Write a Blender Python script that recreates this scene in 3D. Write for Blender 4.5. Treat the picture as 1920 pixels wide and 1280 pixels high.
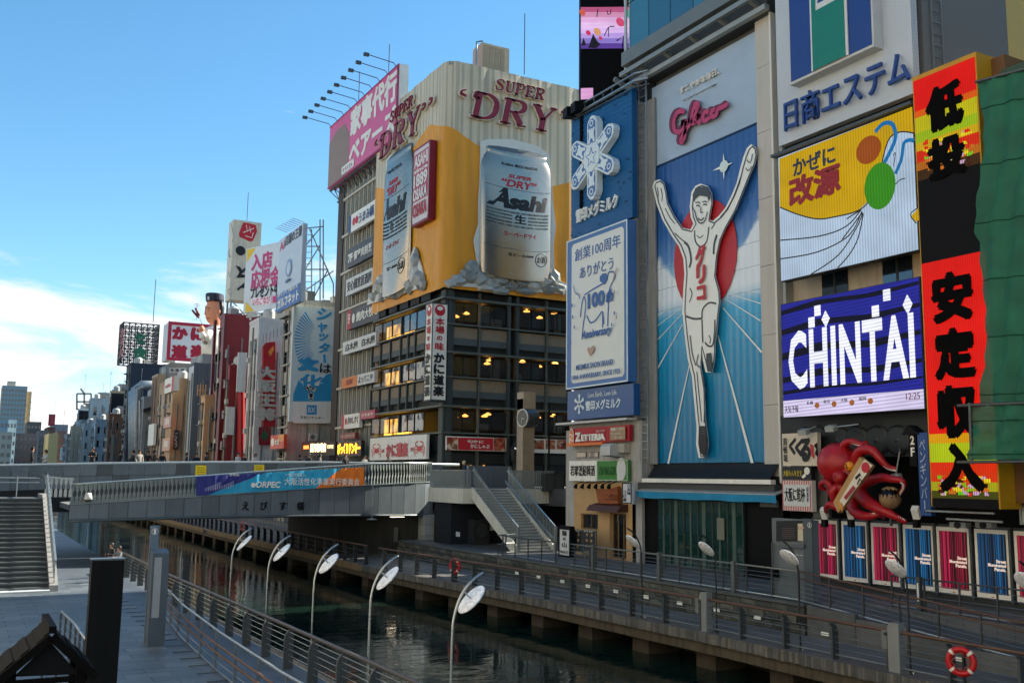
import bpy, math, random
from mathutils import Vector, Matrix
random.seed(7)
PI = math.pi
for _o in list(bpy.data.objects): bpy.data.objects.remove(_o)
SC = bpy.context.scene
COL = SC.collection

# ------------------------------------------------------------------ camera
FPX, PSI, TH, RHO = 1850.0, math.radians(28.9), math.radians(7.85), 0.0125   # focal length in photo pixels, heading, pitch, roll
EYE = Vector((0, 0, 6.7))
_f = Vector((math.sin(PSI)*math.cos(TH), math.cos(PSI)*math.cos(TH), math.sin(TH)))
_r0 = Vector((math.cos(PSI), -math.sin(PSI), 0)); _u0 = _r0.cross(_f)
_r = _r0*math.cos(RHO) + _u0*math.sin(RHO); _u = _u0*math.cos(RHO) - _r0*math.sin(RHO)
cam = bpy.data.cameras.new('camera'); cam_o = bpy.data.objects.new('camera', cam); COL.objects.link(cam_o)
cam.sensor_width = 36; cam.lens = 36*FPX/1920; cam.clip_start = .2; cam.clip_end = 6000
_m = Matrix((_r, _u, -_f)).transposed().to_4x4(); _m.translation = EYE
cam_o.matrix_world = _m; SC.camera = cam_o

# ------------------------------------------------------------------ sky, sun, exposure
SUN_AZ, SUN_EL = math.radians(88), math.radians(36)      # clockwise from +Y
w = bpy.data.worlds.new('World'); SC.world = w; w.use_nodes = True
_n, _l = w.node_tree.nodes, w.node_tree.links; _n.clear()
_out = _n.new('ShaderNodeOutputWorld'); _bg = _n.new('ShaderNodeBackground'); _bg.inputs[1].default_value = .085
_sky = _n.new('ShaderNodeTexSky'); _sky.sky_type = 'NISHITA'; _sky.sun_disc = False
_sky.sun_elevation = SUN_EL; _sky.sun_rotation = SUN_AZ; _sky.air_density = 1.0; _sky.dust_density = .15; _sky.ozone_density = 4.0; _sky.altitude = 10
# thin cirrus low over the horizon, all the way round
_tc = _n.new('ShaderNodeTexCoord'); _sep = _n.new('ShaderNodeSeparateXYZ'); _l.new(_tc.outputs['Generated'], _sep.inputs[0])
def _wm(op, a, b=None):
    x = _n.new('ShaderNodeMath'); x.operation = op
    for i, s in enumerate((a, b)):
        if s is None: continue
        if isinstance(s, (int, float)): x.inputs[i].default_value = s
        else: _l.new(s, x.inputs[i])
    return x.outputs[0]
_mp = _n.new('ShaderNodeMapping'); _mp.inputs['Scale'].default_value = (3.2, 3.2, 13.); _mp.inputs['Rotation'].default_value = (.10, -.06, 0); _mp.inputs['Location'].default_value = (1.7, .9, 2.2); _l.new(_tc.outputs['Generated'], _mp.inputs[0])
_n1 = _n.new('ShaderNodeTexNoise'); _n1.inputs['Scale'].default_value = 1.; _n1.inputs['Detail'].default_value = 10; _n1.inputs['Roughness'].default_value = .6; _n1.inputs['Distortion'].default_value = .35; _l.new(_mp.outputs[0], _n1.inputs['Vector'])
# the bank thins out with height
_mr = _n.new('ShaderNodeMapRange'); _mr.interpolation_type = 'SMOOTHSTEP'; _mr.inputs[1].default_value = -.02; _mr.inputs[2].default_value = .13
_l.new(_wm('SUBTRACT', _n1.outputs[0], _wm('ADD', _wm('MULTIPLY', _wm('MAXIMUM', _sep.outputs[2], 0.), 1.08), .285)), _mr.inputs[0])
_cm = _wm('MULTIPLY', _mr.outputs[0], .93)
_mx = _n.new('ShaderNodeMix'); _mx.data_type = 'RGBA'; _l.new(_cm, _mx.inputs[0]); 
_hs = _n.new('ShaderNodeHueSaturation'); _hs.inputs['Hue'].default_value = .487; _hs.inputs['Saturation'].default_value = 1.14; _hs.inputs['Value'].default_value = .98; _l.new(_sky.outputs[0], _hs.inputs['Color'])
_l.new(_hs.outputs[0], _mx.inputs[6]); _mx.inputs[7].default_value = (4.9, 4.85, 4.75, 1)
_l.new(_mx.outputs[2], _bg.inputs[0]); _l.new(_bg.outputs[0], _out.inputs[0])
sun = bpy.data.lights.new('sun', 'SUN'); sun.energy = 5.0; sun.angle = math.radians(.5); sun.color = (1, .9, .76)
sun_o = bpy.data.objects.new('sun', sun); COL.objects.link(sun_o)
_sd = Vector((math.sin(SUN_AZ)*math.cos(SUN_EL), math.cos(SUN_AZ)*math.cos(SUN_EL), math.sin(SUN_EL)))
sun_o.rotation_euler = _sd.to_track_quat('Z', 'Y').to_euler(); sun_o.location = (0, 0, 90)
SC.view_settings.view_transform = 'Standard'; SC.view_settings.look = 'None'; SC.view_settings.gamma = 1; SC.view_settings.use_curve_mapping = False
SC.view_settings.exposure = 1.45
SC.render.engine = 'CYCLES'
SC.cycles.use_denoising = True; SC.cycles.max_bounces = 6; SC.cycles.diffuse_bounces = 3; SC.cycles.glossy_bounces = 3; SC.cycles.transmission_bounces = 4; SC.cycles.transparent_max_bounces = 8
SC.cycles.caustics_reflective = False; SC.cycles.caustics_refractive = False

# ------------------------------------------------------------------ photo measurement: a pixel's sight line met with a known plane
def ray(x, y): return _f*FPX + _r*(x-960) - _u*(y-640)
def on(x, y, ax, val):
    d = ray(x, y); i = 'XYZ'.index(ax); return EYE + d*((val-EYE[i])/d[i])

# ------------------------------------------------------------------ materials
def hexc(h):
    h = h.lstrip('#'); c = [int(h[i:i+2], 16)/255 for i in (0, 2, 4)]
    return tuple((x/12.92 if x <= .04045 else ((x+.055)/1.055)**2.4) for x in c) + (1,)
_MC = {}
def M(col, rough=.6, metal=0., var=.10, scale=1.5, bump=0., bscale=20., spec=.4, streak=0., emit=0.):
    """painted / plain surface: base colour broken up by uneven grime and fine relief"""
    key = (col, rough, metal, var, scale, bump, bscale, spec, streak, emit)
    if key in _MC: return _MC[key]
    m = bpy.data.materials.new('surface'); m.use_nodes = True; nt = m.node_tree; n, l = nt.nodes, nt.links
    p = n['Principled BSDF']; c = hexc(col); c = (c[0]*1.05, c[1], c[2]*.91, 1)  # base colours warmed slightly to offset the blue skylight
    p.inputs['Roughness'].default_value = rough; p.inputs['Metallic'].default_value = metal; p.inputs['Specular IOR Level'].default_value = spec
    g = n.new('ShaderNodeNewGeometry')
    if var > 0:
        a = n.new('ShaderNodeTexNoise'); a.inputs['Scale'].default_value = scale; a.inputs['Detail'].default_value = 7; a.inputs['Roughness'].default_value = .65
        l.new(g.outputs['Position'], a.inputs['Vector'])
        r = n.new('ShaderNodeMapRange'); r.inputs[1].default_value = .3; r.inputs[2].default_value = .7; r.inputs[3].default_value = 1-var; r.inputs[4].default_value = 1+var*.55
        l.new(a.outputs[0], r.inputs[0]); fac = r.outputs[0]
        if streak > 0:
            mp = n.new('ShaderNodeMapping'); mp.inputs['Scale'].default_value = (2.2, 2.2, .12); l.new(g.outputs['Position'], mp.inputs[0])
            b = n.new('ShaderNodeTexNoise'); b.inputs['Scale'].default_value = 2.; b.inputs['Detail'].default_value = 5; l.new(mp.outputs[0], b.inputs['Vector'])
            r2 = n.new('ShaderNodeMapRange'); r2.inputs[1].default_value = .42; r2.inputs[2].default_value = .7; r2.inputs[3].default_value = 1; r2.inputs[4].default_value = 1-streak
            l.new(b.outputs[0], r2.inputs[0]); mu = n.new('ShaderNodeMath'); mu.operation = 'MULTIPLY'; l.new(fac, mu.inputs[0]); l.new(r2.outputs[0], mu.inputs[1]); fac = mu.outputs[0]
        x = n.new('ShaderNodeVectorMath'); x.operation = 'SCALE'; x.inputs[0].default_value = c[:3]; l.new(fac, x.inputs['Scale']); l.new(x.outputs[0], p.inputs['Base Color'])
        rr = n.new('ShaderNodeMapRange'); rr.inputs[3].default_value = max(0.03, rough-.12); rr.inputs[4].default_value = min(1, rough+.12); l.new(a.outputs[0], rr.inputs[0]); l.new(rr.outputs[0], p.inputs['Roughness'])
    else: p.inputs['Base Color'].default_value = c
    if bump > 0:
        bn = n.new('ShaderNodeTexNoise'); bn.inputs['Scale'].default_value = bscale; bn.inputs['Detail'].default_value = 6; l.new(g.outputs['Position'], bn.inputs['Vector'])
        bb = n.new('ShaderNodeBump'); bb.inputs['Strength'].default_value = bump; bb.inputs['Distance'].default_value = .03; l.new(bn.outputs[0], bb.inputs['Height']); l.new(bb.outputs[0], p.inputs['Normal'])
    if emit > 0:
        p.inputs['Emission Color'].default_value = c; p.inputs['Emission Strength'].default_value = emit
    _MC[key] = m; return m
def glass(col='#20303a', rough=.04, see=0., var=.06, wob=.02):
    key = ('glass', col, rough, see, var)
    if key in _MC: return _MC[key]
    m = bpy.data.materials.new('glass'); m.use_nodes = True; nt = m.node_tree; n, l = nt.nodes, nt.links
    p = n['Principled BSDF']; p.inputs['Base Color'].default_value = hexc(col); p.inputs['Roughness'].default_value = rough; p.inputs['Specular IOR Level'].default_value = .9; p.inputs['IOR'].default_value = 1.6
    g = n.new('ShaderNodeNewGeometry'); bn = n.new('ShaderNodeTexNoise'); bn.inputs['Scale'].default_value = .55; l.new(g.outputs['Position'], bn.inputs['Vector'])
    bb = n.new('ShaderNodeBump'); bb.inputs['Strength'].default_value = wob; bb.inputs['Distance'].default_value = .5; l.new(bn.outputs[0], bb.inputs['Height']); l.new(bb.outputs[0], p.inputs['Normal'])
    if see > 0:
        t = n.new('ShaderNodeBsdfTransparent'); mx = n.new('ShaderNodeMixShader'); mx.inputs[0].default_value = see
        l.new(p.outputs[0], mx.inputs[1]); l.new(t.outputs[0], mx.inputs[2]); l.new(mx.outputs[0], n['Material Output'].inputs[0])
    _MC[key] = m; return m
def led(col, strength=.8, lines=(0, 0, 22.), dark=.35, name='led'):
    """a lit LED surface: rows of diodes with dark gaps between them"""
    key = ('led', col, strength, lines, dark)
    if key in _MC: return _MC[key]
    m = bpy.data.materials.new(name); m.use_nodes = True; nt = m.node_tree; n, l = nt.nodes, nt.links
    p = n['Principled BSDF']; p.inputs['Base Color'].default_value = (.006, .006, .007, 1); p.inputs['Roughness'].default_value = .6; p.inputs['Specular IOR Level'].default_value = .08
    g = n.new('ShaderNodeNewGeometry'); vm = n.new('ShaderNodeVectorMath'); vm.operation = 'MULTIPLY'; vm.inputs[1].default_value = lines; l.new(g.outputs['Position'], vm.inputs[0])
    s = n.new('ShaderNodeSeparateXYZ'); l.new(vm.outputs[0], s.inputs[0])
    def mt(op, a, b=None):
        x = n.new('ShaderNodeMath'); x.operation = op
        for i, q in enumerate((a, b)):
            if q is None: continue
            if isinstance(q, (int, float)): x.inputs[i].default_value = q
            else: l.new(q, x.inputs[i])
        return x.outputs[0]
    tot = mt('ADD', mt('ADD', s.outputs[0], s.outputs[1]), s.outputs[2])
    wv = mt('ADD', mt('MULTIPLY', mt('SINE', tot), .5), .5)
    nz = n.new('ShaderNodeTexNoise'); nz.inputs['Scale'].default_value = .9; nz.inputs['Detail'].default_value = 4; l.new(g.outputs['Position'], nz.inputs['Vector'])
    k = mt('MULTIPLY', mt('ADD', mt('MULTIPLY', wv, 1-dark), dark), mt('ADD', mt('MULTIPLY', nz.outputs[0], .5), .75))
    p.inputs['Emission Color'].default_value = hexc(col); l.new(mt('MULTIPLY', k, strength*.55), p.inputs['Emission Strength'])
    _MC[key] = m; return m
def nodemat(name, build):
    """free-form node material; build(nt, principled, geometry_node) wires it"""
    if name in _MC: return _MC[name]
    m = bpy.data.materials.new(name); m.use_nodes = True; nt = m.node_tree
    build(nt, nt.nodes['Principled BSDF'], nt.nodes.new('ShaderNodeNewGeometry')); _MC[name] = m; return m

# ------------------------------------------------------------------ mesh building
class MB:
    def __init__(s): s.v = []; s.f = []; s.mi = []; s.cur = 0
    def add(s, vs, fs):
        b = len(s.v); s.v += [Vector(q) for q in vs]
        for f in fs: s.f.append([b+i for i in f]); s.mi.append(s.cur)
        return s
    def obox(s, O, a, b, c):
        O, a, b, c = Vector(O), Vector(a), Vector(b), Vector(c)
        if a.cross(b).dot(c) < 0: a, b = b, a
        P = [O, O+a, O+a+b, O+b]; P += [q+c for q in P]
        return s.add(P, [(3,2,1,0), (4,5,6,7), (0,1,5,4), (1,2,6,5), (2,3,7,6), (3,0,4,7)])
    def box(s, x0, y0, z0, x1, y1, z1): return s.obox((min(x0,x1), min(y0,y1), min(z0,z1)), (abs(x1-x0),0,0), (0,abs(y1-y0),0), (0,0,abs(z1-z0)))
    def prism(s, pts, vec):
        pts = [Vector(q) for q in pts]; vec = Vector(vec); n = len(pts)
        nn = sum(((pts[i]-pts[0]).cross(pts[(i+1) % n]-pts[0]) for i in range(1, n-1)), Vector())
        if nn.dot(vec) > 0: pts = pts[::-1]
        b = [q+vec for q in pts]
        return s.add(pts+b, [tuple(range(n)), tuple(range(2*n-1, n-1, -1))] + [((i+1) % n, i, n+i, n+(i+1) % n) for i in range(n)])
    def bar(s, p, q, w, h=None, up=(0, 0, 1)):
        p, q = Vector(p), Vector(q); d = (q-p); h = h or w; up = Vector(up)
        if abs(d.normalized().dot(up)) > .98: up = Vector((0, 1, 0))
        sd = d.cross(up).normalized(); uu = sd.cross(d).normalized()
        return s.obox(p-sd*w/2-uu*h/2, sd*w, uu*h, d)
    def tube(s, pts, r, n=6, closed=False):
        pts = [Vector(q) for q in pts]; k = len(pts); rs = r if isinstance(r, (list, tuple)) else [r]*k
        rings = []; prev = None
        for i in range(k):
            if closed: t = pts[(i+1) % k]-pts[i-1]
            else: t = pts[min(i+1, k-1)]-pts[max(i-1, 0)]
            t = t.normalized() if t.length > 1e-9 else Vector((0, 0, 1))
            if prev is None:
                a = Vector((0, 0, 1)) if abs(t.z) < .9 else Vector((1, 0, 0)); prev = (a - t*a.dot(t)).normalized()
            else:
                prev = prev - t*prev.dot(t); prev = prev.normalized() if prev.length > 1e-6 else t.orthogonal().normalized()
            b2 = t.cross(prev); rings.append([pts[i] + (prev*math.cos(2*PI*j/n) + b2*math.sin(2*PI*j/n))*rs[i] for j in range(n)])
        vs = [q for rg in rings for q in rg]; fs = []
        for i in range(k if closed else k-1):
            a0, b0 = i*n, ((i+1) % k)*n
            for j in range(n): fs.append((a0+j, a0+(j+1) % n, b0+(j+1) % n, b0+j))
        if not closed: fs += [tuple(range(n-1, -1, -1)), tuple(range((k-1)*n, k*n))]
        return s.add(vs, fs)
    def lathe(s, O, prof, n=16, axis=(0, 0, 1), ref=None, sx=1., sy=1.):
        O, ax = Vector(O), Vector(axis).normalized(); a = Vector(ref).normalized() if ref else ax.orthogonal().normalized(); b = ax.cross(a)
        vs = []; fs = []
        for (rr, h) in prof: vs += [O + ax*h + (a*math.cos(2*PI*j/n)*sx + b*math.sin(2*PI*j/n)*sy)*rr for j in range(n)]
        for i in range(len(prof)-1):
            for j in range(n): fs.append((i*n+j, i*n+(j+1) % n, (i+1)*n+(j+1) % n, (i+1)*n+j))
        fs += [tuple(range(n-1, -1, -1)), tuple(range((len(prof)-1)*n, len(prof)*n))]
        return s.add(vs, fs)
    def mesh(s, name, mats, smooth=False, org=Vector()):
        me = bpy.data.meshes.new(name); me.from_pydata([tuple(q-org) for q in s.v], [], s.f)
        for m in (mats if isinstance(mats, (list, tuple)) else [mats]): me.materials.append(m)
        if any(s.mi): me.polygons.foreach_set('material_index', s.mi)
        if smooth: me.polygons.foreach_set('use_smooth', [True]*len(me.polygons))
        me.update(); return me
    def build(s, name, mat, parent=None, smooth=False, label=None, cat=None, group=None, kind=None):
        if parent is None:
            xs = [q.x for q in s.v]; ys = [q.y for q in s.v]; org = Vector(((min(xs)+max(xs))/2, (min(ys)+max(ys))/2, min(q.z for q in s.v)))
        else: org = ORG[parent.name]
        o = bpy.data.objects.new(name, s.mesh(name, mat, smooth, org)); COL.objects.link(o)
        if parent is None: o.location = org
        else: o.parent = parent
        ORG[o.name] = org; return tag(o, label, cat, group, kind)
ORG = {}
def tag(o, label=None, cat=None, group=None, kind=None):
    if label: o['label'] = label
    if cat: o['category'] = cat
    if group: o['group'] = group
    if kind: o['kind'] = kind
    return o
def thing(name, loc, label, cat, group=None):
    o = bpy.data.objects.new(name, None); COL.objects.link(o); o.empty_display_size = .2; o.location = loc; ORG[o.name] = Vector(loc)
    return tag(o, label, cat, group)
def inst(me, name, parent, loc, rz=0., sc=None, **kw):
    """another object that shares the mesh me, placed at world point loc"""
    o = bpy.data.objects.new(name, me); COL.objects.link(o); loc = Vector(loc)
    if parent is not None: o.parent = parent; o.location = loc - ORG[parent.name]; ORG[o.name] = loc
    else: o.location = loc; ORG[o.name] = loc
    if rz: o.rotation_euler.z = rz
    if sc: o.scale = sc
    return tag(o, **kw)

# ------------------------------------------------------------------ flat frames (walls, boards) and lettering
class Fr:
    def __init__(s, O, u): s.O = Vector(O); s.u = Vector(u).normalized(); s.v = Vector((0, 0, 1)); s.n = s.u.cross(s.v)
    def P(s, a, b, c=0.): return s.O + s.u*a + s.v*b + s.n*c
    def uv(s, x, y, c=0.):
        d = ray(x, y); t = ((s.O + s.n*c) - EYE).dot(s.n)/d.dot(s.n); q = EYE + d*t - s.O
        return (q.dot(s.u), q.dot(s.v))
def FX(X, y=0., z=0.): return Fr((X, y, z), (0, -1, 0))     # wall that faces the canal
def FY(Y, x=0., z=0.): return Fr((x, Y, z), (1, 0, 0))      # wall that faces the camera's end of the canal
_fc = bpy.data.curves.new('fontwork', 'FONT'); _fo = bpy.data.objects.new('fontwork', _fc);  _fc.resolution_u = 3
_GC = {}
def glyph(s, bold=0., shear=0., sp=1.):
    """lettering outline filled and given sides; heavy brush weights are built by fanning thin copies"""
    k = (s, bold, shear, sp)
    if k not in _GC:
        cjk = any(ord(c) > 0x2e80 for c in s); b0 = min(bold, .008) if cjk else min(bold, .06)
        _fc.body = s; _fc.offset = b0; _fc.shear = shear; _fc.extrude = .01; _fc.space_character = sp; _fc.resolution_u = 2 if len(s) > 6 else 3
        me = bpy.data.meshes.new_from_object(_fo); vs = [tuple(q.co) for q in me.vertices]; fs = [tuple(q.vertices) for q in me.polygons]
        bpy.data.meshes.remove(me)
        if bold > b0 + .004:
            r = bold-b0; n = len(vs); V0, F0 = vs, fs; vs, fs = [], []
            for j in range(7):
                dx, dy = (0, 0) if j == 0 else (r*math.cos(PI*j/3), r*math.sin(PI*j/3)); vs += [(q[0]+dx, q[1]+dy, q[2]-.0012*j if q[2] > 0 else q[2]) for q in V0]; fs += [tuple(i+n*j for i in f) for f in F0]
        _GC[k] = (vs, fs)
    return _GC[k]
def outline(pts, w):
    """closed strip polygon along an open polyline (2D)"""
    L, R = [], []; n = len(pts); ws = w if isinstance(w, (list, tuple)) else [w]*n
    for i in range(n):
        a = Vector(pts[max(i-1, 0)]); b = Vector(pts[min(i+1, n-1)]); t = (b-a); t = t.normalized() if t.length > 1e-9 else Vector((1, 0)); nn = Vector((-t.y, t.x))*ws[i]/2; q = Vector(pts[i])
        L.append(q+nn); R.append(q-nn)
    return L, R
def smooth2(pts, k=4, closed=False):
    """Catmull-Rom resampling"""
    P = [Vector(q) for q in pts]; n = len(P); out = []
    for i in range(n if closed else n-1):
        if closed: a, b, c, d = P[i-1], P[i], P[(i+1) % n], P[(i+2) % n]
        else: a, b, c, d = P[max(i-1, 0)], P[i], P[i+1], P[min(i+2, n-1)]
        for j in range(k):
            t = j/k; out.append(.5*((2*b) + (c-a)*t + (2*a-5*b+4*c-d)*t*t + (3*b-a-3*c+d)*t**3))
    if not closed: out.append(P[-1])
    return out
class Board:
    """a sign face: shapes and lettering laid on a plane, in photo pixels (met with the plane) or metres (raw)"""
    def __init__(s, root, fr, c=0., raw=False): s.root, s.fr, s.c, s.raw = root, fr, c, raw
    def q(s, p): return Vector(p) if s.raw else Vector(s.fr.uv(p[0], p[1], s.c))
    def up(s, d=.012): s.c += d; return s.c
    def poly(s, pts, mat, name='print', d=.006, sm=0, parent=None, lift=.012):
        s.up(lift); pts = [s.q(p) for p in pts]
        if sm: pts = smooth2(pts, sm, True)
        return MB().prism([s.fr.P(p.x, p.y, s.c) for p in pts], s.fr.n*d).build(name, mat, parent or s.root)
    def rib(s, pts, wd, mat, name='stroke', d=.006, sm=0, parent=None, lift=.012, mb=None):
        s.up(lift); k = s.scale(pts[0]); pts = [s.q(p) for p in pts]
        if sm: pts = smooth2(pts, sm)
        n = len(pts); ww = wd if isinstance(wd, (list, tuple)) else [wd, wd]
        ws = [(ww[0] + (ww[-1]-ww[0])*i/max(1, n-1))*k if len(ww) == 2 else ww[min(i, len(ww)-1)]*k for i in range(n)]
        L, R = outline(pts, ws); m = mb or MB()
        for i in range(n-1):
            m.prism([s.fr.P(a.x, a.y, s.c) for a in (L[i], L[i+1], R[i+1], R[i])], s.fr.n*d)
        return m if mb is not None else m.build(name, mat, parent or s.root)
    def scale(s, p):
        if s.raw: return 1.
        a, b = s.q(p), s.q((p[0], p[1]+10)); return (a-b).length/10
    def oval(s, ctr, rx, ry, mat, name='print', d=.006, n=28, parent=None, lift=.012, rot=0.):
        s.up(lift); c = s.q(ctr)
        if s.raw: ax, ay = rx, ry
        else: ax = abs((s.q((ctr[0]+rx, ctr[1]))-c).x); ay = abs((s.q((ctr[0], ctr[1]+ry))-c).y)
        pts = []
        for i in range(n):
            a, b = ax*math.cos(2*PI*i/n), ay*math.sin(2*PI*i/n); pts.append((c.x+a*math.cos(rot)-b*math.sin(rot), c.y+a*math.sin(rot)+b*math.cos(rot)))
        return MB().prism([s.fr.P(p[0], p[1], s.c) for p in pts], s.fr.n*d).build(name, mat, parent or s.root)
    def text(s, txt, TL, BR, mat, bold=0., shear=0., vertical=False, d=.012, sp=1., name='lettering', parent=None, lift=.012, fill=.92):
        """lettering that fills the rectangle from TL to BR"""
        s.up(lift); a, b = s.q(TL), s.q(BR); x0, x1, y0, y1 = a.x, b.x, b.y, a.y; mb = MB()
        def put(t, x0, x1, y0, y1):
            vs, fs = glyph(t, bold, shear, sp)
            if not vs: return
            ax, bx = min(q[0] for q in vs), max(q[0] for q in vs); ay, by = min(q[1] for q in vs), max(q[1] for q in vs)
            kx, ky = (x1-x0)/max(1e-6, bx-ax), (y1-y0)/max(1e-6, by-ay)
            mb.add([s.fr.P(x0+(q[0]-ax)*kx, y0+(q[1]-ay)*ky, s.c+(q[2]+.01)/.02*d) for q in vs], fs)
        if vertical:
            n = len(txt); h = (y1-y0)/n
            for i, ch in enumerate(txt):
                if ch in ' 　': continue
                m = (1-fill)/2*h; sq = .62 if ch in 'のっぃ、ー・' else 1.
                cx, hw = (x0+x1)/2, (x1-x0)/2*sq; cy, hh = y1-(i+.5)*h, (h/2-m)*sq
                if ch == 'ー': cy, hh, hw = y1-(i+.5)*h, (h/2-m), (x1-x0)/2*.14; put('I', cx-hw, cx+hw, cy-hh*.8, cy+hh*.8); continue
                put(ch, cx-hw, cx+hw, cy-hh, cy+hh)
        else: put(txt, x0, x1, y0, y1)
        return mb.build(name, mat, parent or s.root)
def board(name, label, cat, fr, TL, BR, thick, mat, group=None, raw=False, rim=None, rimw=.12, rimd=.05, partname='panel'):
    """a thing: flat box board from TL to BR (photo pixels on the plane fr) with its back at the plane, optional raised rim. Returns its Board"""
    if raw: a, b = Vector(TL), Vector(BR)
    else: a, b = Vector(fr.uv(TL[0], TL[1], thick)), Vector(fr.uv(BR[0], BR[1], thick))
    x0, x1, y0, y1 = min(a.x, b.x), max(a.x, b.x), min(a.y, b.y), max(a.y, b.y)
    root = thing(name, fr.P((x0+x1)/2, y0, 0), label, cat, group)
    MB().obox(fr.P(x0, y0, 0), fr.u*(x1-x0), fr.v*(y1-y0), fr.n*thick).build(partname, mat, root)
    if rim:
        for (p0, p1, q0, q1) in ((x0, x1, y1-rimw, y1), (x0, x1, y0, y0+rimw), (x0, x0+rimw, y0+rimw, y1-rimw), (x1-rimw, x1, y0+rimw, y1-rimw)):
            MB().obox(fr.P(p0, q0, thick-.01), fr.u*(p1-p0), fr.v*(q1-q0), fr.n*(rimd+.01)).build('rim', rim, root)
    B = Board(root, fr, thick, raw); B.r = (x0, x1, y0, y1); return B
def wallgrid(mb, fr, u0, u1, v0, v1, holes, c=0., rec=.2):
    """front face of a wall with real openings: cells outside the holes, and reveals going back by rec"""
    us = sorted({u0, u1, *[max(u0, min(u1, h[0])) for h in holes], *[max(u0, min(u1, h[1])) for h in holes]}); vs = sorted({v0, v1, *[max(v0, min(v1, h[2])) for h in holes], *[max(v0, min(v1, h[3])) for h in holes]})
    for j in range(len(vs)-1):
        run = None
        for i in range(len(us)-1):
            cu, cv = (us[i]+us[i+1])/2, (vs[j]+vs[j+1])/2
            hole = any(h[0] < cu < h[1] and h[2] < cv < h[3] for h in holes)
            if not hole and run is None: run = us[i]
            if run is not None and (hole or i == len(us)-2):
                e = us[i] if hole else us[i+1]
                mb.add([fr.P(run, vs[j], c), fr.P(e, vs[j], c), fr.P(e, vs[j+1], c), fr.P(run, vs[j+1], c)], [(0,1,2,3)]); run = None
    for (a, b, p, q) in holes:
        for (k, m) in (((a,p),(b,p)), ((b,p),(b,q)), ((b,q),(a,q)), ((a,q),(a,p))):
            mb.add([fr.P(*k, c), fr.P(*k, c-rec), fr.P(*m, c-rec), fr.P(*m, c)], [(0,1,2,3)])
    return mb
_WM = {}
def window(root, fr, h, rec, frame, pane, cols=2, rows=1, fw=.06, name='window', sill=None):
    """a framed window set back in the opening h=(u0,u1,v0,v1): frame part with pane sub-parts; alike windows share their meshes"""
    W, H = round(h[1]-h[0], 3), round(h[3]-h[2], 3); key = (W, H, tuple(fr.u), frame.name, pane.name, cols, rows, fw)
    if key not in _WM:
        z = Fr((0, 0, 0), fr.u); mb = MB()
        def b(a0, a1, b0, b1): mb.obox(z.P(a0, b0, 0), z.u*(a1-a0), z.v*(b1-b0), z.n*.07)
        b(0, W, 0, fw); b(0, W, H-fw, H); b(0, fw, fw, H-fw); b(W-fw, W, fw, H-fw)
        for i in range(1, cols): b(W*i/cols-fw*.4, W*i/cols+fw*.4, fw, H-fw)
        for i in range(1, rows): b(fw, W-fw, H*i/rows-fw*.4, H*i/rows+fw*.4)
        fm = mb.mesh(name, frame); cw, chh = (W-2*fw)/cols, (H-2*fw)/rows
        pm = MB().obox(z.P(0, 0, 0), z.u*(cw-.004), z.v*(chh-.004), z.n*.02).mesh('pane', pane)
        _WM[key] = (fm, pm, cw, chh)
    fm, pm, cw, chh = _WM[key]; loc = fr.P(h[0], h[2], -rec+.02)
    wo = inst(fm, name, root, loc)
    for i in range(cols):
        for j in range(rows): inst(pm, 'pane', wo, fr.P(h[0]+fw+cw*i, h[2]+fw+chh*j, -rec+.03))
    return wo
# ================================================================== THE SETTING
def pix(p):
    q = Vector(p)-EYE; z = q.dot(_f); return (960+FPX*q.dot(_r)/z, 640-FPX*q.dot(_u)/z) if z > .1 else (-9999, -9999)
def _water(nt, p, g):
    n, l = nt.nodes, nt.links
    p.inputs['Base Color'].default_value = (.006, .017, .012, 1); p.inputs['Roughness'].default_value = .03; p.inputs['IOR'].default_value = 1.33; p.inputs['Specular IOR Level'].default_value = .75
    mp = n.new('ShaderNodeMapping'); mp.inputs['Rotation'].default_value = (0, 0, -.5); mp.inputs['Scale'].default_value = (.55, 1.5, 1); l.new(g.outputs['Position'], mp.inputs[0])
    a = n.new('ShaderNodeTexNoise'); a.inputs['Scale'].default_value = 1.15; a.inputs['Detail'].default_value = 3.; a.inputs['Roughness'].default_value = .5; a.inputs['Distortion'].default_value = .6; l.new(mp.outputs[0], a.inputs['Vector'])
    b = n.new('ShaderNodeTexNoise'); b.inputs['Scale'].default_value = .16; b.inputs['Detail'].default_value = 2; l.new(g.outputs['Position'], b.inputs['Vector'])
    mr = n.new('ShaderNodeMapRange'); mr.inputs[1].default_value = .38; mr.inputs[2].default_value = .66; mr.inputs[3].default_value = .25; l.new(b.outputs[0], mr.inputs[0])
    mu = n.new('ShaderNodeMath'); mu.operation = 'MULTIPLY'; l.new(a.outputs[0], mu.inputs[0]); l.new(mr.outputs[0], mu.inputs[1])
    bp = n.new('ShaderNodeBump'); bp.inputs['Strength'].default_value = .22; bp.inputs['Distance'].default_value = .10; l.new(mu.outputs[0], bp.inputs['Height']); l.new(bp.outputs[0], p.inputs['Normal'])
WATER = nodemat('canal_water', _water)
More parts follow.
